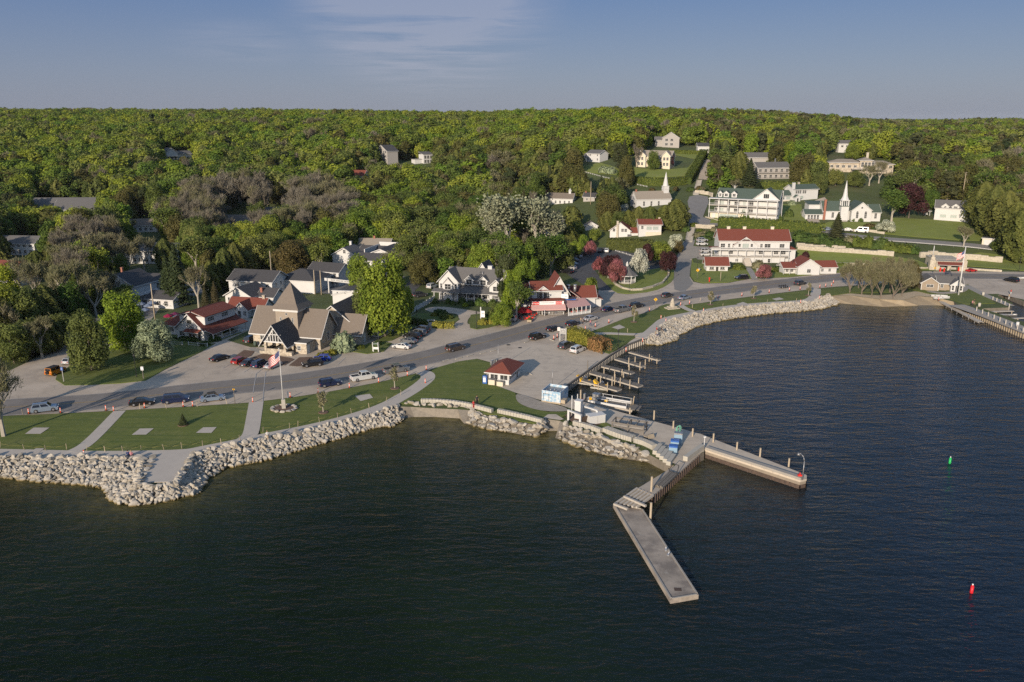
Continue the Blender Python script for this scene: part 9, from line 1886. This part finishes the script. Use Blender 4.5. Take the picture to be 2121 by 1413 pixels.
# ------------------------------------------------------------------ people: one skinned body each, clothes as children
SKIN = mat('skin', (.42, .25, .17), .6, (.40, .24, .16), 3)
def person(px, py, rz, pose, top, legs, hair, label, z=None, dz=0.0, hscale=1.0):
 p = P(px, py, z) + Vector((0, 0, dz)); o = empty('person', p, R(rz), label=label, cat='person'); o.scale = (hscale,) * 3
 sit = pose == 'sit'; zp = .45 if sit else .95
 J = {'pel': (0, 0, zp), 'che': (0, .03, zp + .42), 'nek': (0, .02, zp + .58), 'hd0': (0, 0, zp + .66), 'hd1': (0, -.01, zp + .80)}
 E = [('pel', 'che', .15, .17), ('che', 'nek', .17, .07), ('nek', 'hd0', .07, .09), ('hd0', 'hd1', .09, .08)]
 for s_, k in ((-1, 'l'), (1, 'r')):
  st = .28 if pose == 'walk' else .03
  if sit: J['hp' + k] = (s_ * .10, 0, zp); J['kn' + k] = (s_ * .12, -.42, zp + .02); J['an' + k] = (s_ * .12, -.48, .06); J['to' + k] = (s_ * .12, -.66, .04)
  else: J['hp' + k] = (s_ * .10, 0, zp - .04); J['kn' + k] = (s_ * .11, -s_ * st * .5 - .03, .50); J['an' + k] = (s_ * .11, -s_ * st + .02, .08); J['to' + k] = (s_ * .12, -s_ * st - .15, .035)
  J['sh' + k] = (s_ * .19, .02, zp + .50); J['el' + k] = (s_ * .27, .03 + (s_ * .12 if pose == 'walk' else 0), zp + .22); J['wr' + k] = (s_ * .24, -.12 + (s_ * .2 if pose == 'walk' else -.1), zp + .02); J['ha' + k] = (s_ * .235, -.17 + (s_ * .22 if pose == 'walk' else -.12), zp - .05)
  E += [('pel', 'hp' + k, .13, .10), ('hp' + k, 'kn' + k, .10, .062), ('kn' + k, 'an' + k, .062, .042), ('an' + k, 'to' + k, .042, .035), ('che', 'sh' + k, .12, .06), ('sh' + k, 'el' + k, .056, .043), ('el' + k, 'wr' + k, .043, .028), ('wr' + k, 'ha' + k, .034, .03)]
  for f_ in range(4): a = Vector(J['ha' + k]); n_ = 'f%d%s' % (f_, k); J[n_] = tuple(a + Vector((s_ * .0 + (f_ - 1.5) * .02, -.02, -.075 + .008 * abs(f_ - 1)))); E.append(('ha' + k, n_, .012, .008))
  J['th' + k] = tuple(Vector(J['wr' + k]) + Vector((-s_ * .05, -.04, -.05))); E.append(('wr' + k, 'th' + k, .012, .009))
 def limb(mb, es, grow=0.0):
  for a, b, ra, rb in es: mb.cyl(J[a], J[b], ra + grow, rb + grow, 8)
 # a single welded surface: metaball-free voxel union of tapered segments
 b = MB(); limb(b, E); hd = Vector(J['hd1'])
 me = b.mesh('body'); me.materials.append(SKIN); bo = bpy.data.objects.new('body', me); COL.objects.link(bo); bo.parent = o
 rm = bo.modifiers.new('weld', 'REMESH'); rm.mode = 'VOXEL'; rm.voxel_size = .022; rm.use_smooth_shade = True
 c = MB(); limb(c, [e for e in E if e[0] in ('pel', 'che') and e[1] != 'nek' and not e[1].startswith('hp')] + [e for e in E if e[0][:2] == 'sh'], .018); c.cyl(J['pel'], J['che'], .165, .19, 10).cyl(J['che'], J['nek'], .19, .085, 10); c.build('shirt', top, o)
 c = MB(); limb(c, [e for e in E if e[0][:2] in ('hp', 'kn') or e[1][:2] == 'hp'], .02); c.build('trousers', legs, o)
 c = MB(); c.cyl((0, .02, hd.z - .06), (0, .015, hd.z + .06), .098, .10, 10).cyl((0, .015, hd.z + .06), (0, .01, hd.z + .11), .10, .04, 10); c.build('hair', hair, o)
 c = MB()
 for s_ in (-1, 1): c.cyl((s_ * .033, -.083, hd.z - .035), (s_ * .033, -.099, hd.z - .035), .011, .009, 6)
 c.cyl((0, -.08, hd.z - .05), (0, -.115, hd.z - .065), .012, .014, 5).box(-.028, .028, -.094, -.08, hd.z - .105, hd.z - .095); c.build('face_features', mat('face_dark', (.12, .05, .04), .6) if 'face_dark' not in bpy.data.materials else bpy.data.materials['face_dark'], o)
 return o
cl = lambda n_, c: mat('cloth_' + n_, c, .85)
CW, CBk, CRd, CBl, CGy, CTn, CPk = cl('white', (.5, .5, .48)), cl('black', (.03, .03, .035)), cl('red', (.4, .04, .04)), cl('navy', (.03, .05, .14)), cl('grey', (.2, .2, .2)), cl('tan', (.35, .27, .18)), cl('pink', (.45, .2, .22))
HB, HD, HF = cl('brownhair', (.07, .04, .025)), cl('darkhair', (.02, .015, .012)), cl('fairhair', (.32, .22, .11))
person(555, 914, 170, 'walk', CW, CTn, HF, 'person in white top walking along the waterfront path', dz=.2)
person(266, 948, 180, 'sit', CBl, CBk, HD, 'person in navy sitting on the capstones near the lookout', dz=.05); person(273, 948.5, 180, 'sit', CPk, CGy, HF, 'person in a pinkish top sitting beside the one in navy', dz=.05)
person(988, 842, 10, 'stand', CBk, CBk, HB, 'person in black sitting at the concrete block wall', dz=.5); person(981, 848, 30, 'stand', CRd, CRd, HB, 'person in red standing by the rocks below the block wall', dz=.1)
person(1203, 671, 120, 'stand', CTn, CGy, HD, 'person in tan standing behind the pale coupe', dz=.1); person(1207, 673, 60, 'stand', CGy, CBk, HB, 'person in grey near the back of the pale coupe', dz=.1); person(1223, 676, 20, 'walk', CPk, CBl, HF, 'person in pink beside the pale coupe', dz=.1)
person(1360, 690, 90, 'sit', CRd, CBk, HD, 'person in red sitting on the rocks by the curved path', dz=.5); person(1370, 690, 60, 'sit', CBk, CBk, HD, 'person in black sitting on the rocks by the curved path', dz=.5); person(1358, 699, 60, 'sit', CTn, CBl, HB, 'person in tan low on the rocks near the bulkhead end', dz=.4)
person(2013, 635, 200, 'walk', CPk, CBk, HF, 'person in pink walking a couple on the harbour lawn', dz=.15); person(2017, 632, 200, 'walk', CBk, CTn, HD, 'person in black walking on the harbour lawn', dz=.15)
person(2093, 611, 100, 'stand', CRd, CW, HD, 'person in red by the boat ramp of the marina', dz=.1); person(2089, 621, 100, 'stand', CTn, CW, HD, 'person in an orange cap by the water of the marina', dz=.1)
person(1144, 651, 20, 'sit', CBk, CTn, HD, 'person in black sitting outside the parlour', dz=.1); person(1149, 650, 40, 'sit', CRd, CBl, HB, 'person in red sitting outside the parlour', dz=.1)
hm = bpy.data.materials.new('evening_air'); hm.use_nodes = True; hn = hm.node_tree.nodes; hn.remove(hn['Principled BSDF']); hv = hn.new('ShaderNodeVolumePrincipled'); hv.inputs['Density'].default_value = 0.000022; hv.inputs['Color'].default_value = (.78, .84, .95, 1)
hm.node_tree.links.new(hv.outputs[0], hn['Material Output'].inputs['Volume'])
MB().box(-9500, 9500, -2600, 9500, -4, 90).build('haze', hm, None, kind='stuff', label='thin evening haze over the bay and hills')
# ------------------------------------------------------------------ labels: tell look-alikes apart by their order across the place
SHARED = ('boulder', 'stone_slab')
def uniq():
 by = {}
 for o in SC.objects:
  if o.parent is None and o.get('label') and o.get('category') and o.name.split('.')[0] not in SHARED: by.setdefault(o['label'], []).append(o)
 for lb, os_ in by.items():
  if len(os_) < 2: continue
  os_.sort(key=lambda o: proj(o.location)[0]); n = len(os_)
  for i, o in enumerate(os_):
   if n > 20:   # two bands, near and far, each counted from the left
    pass
   o['label'] = lb + (', left one' if n == 2 and i == 0 else ', right one' if n == 2 else ', %s from the left' % ORD[min(i, 29)])
   if len(o['label'].split()) > 16: o['label'] = ' '.join(lb.split()[:11]) + ', %s from left' % ORD[min(i, 29)]
uniq()
for o in list(bpy.data.objects):
 if o.name.startswith('far_'): pass
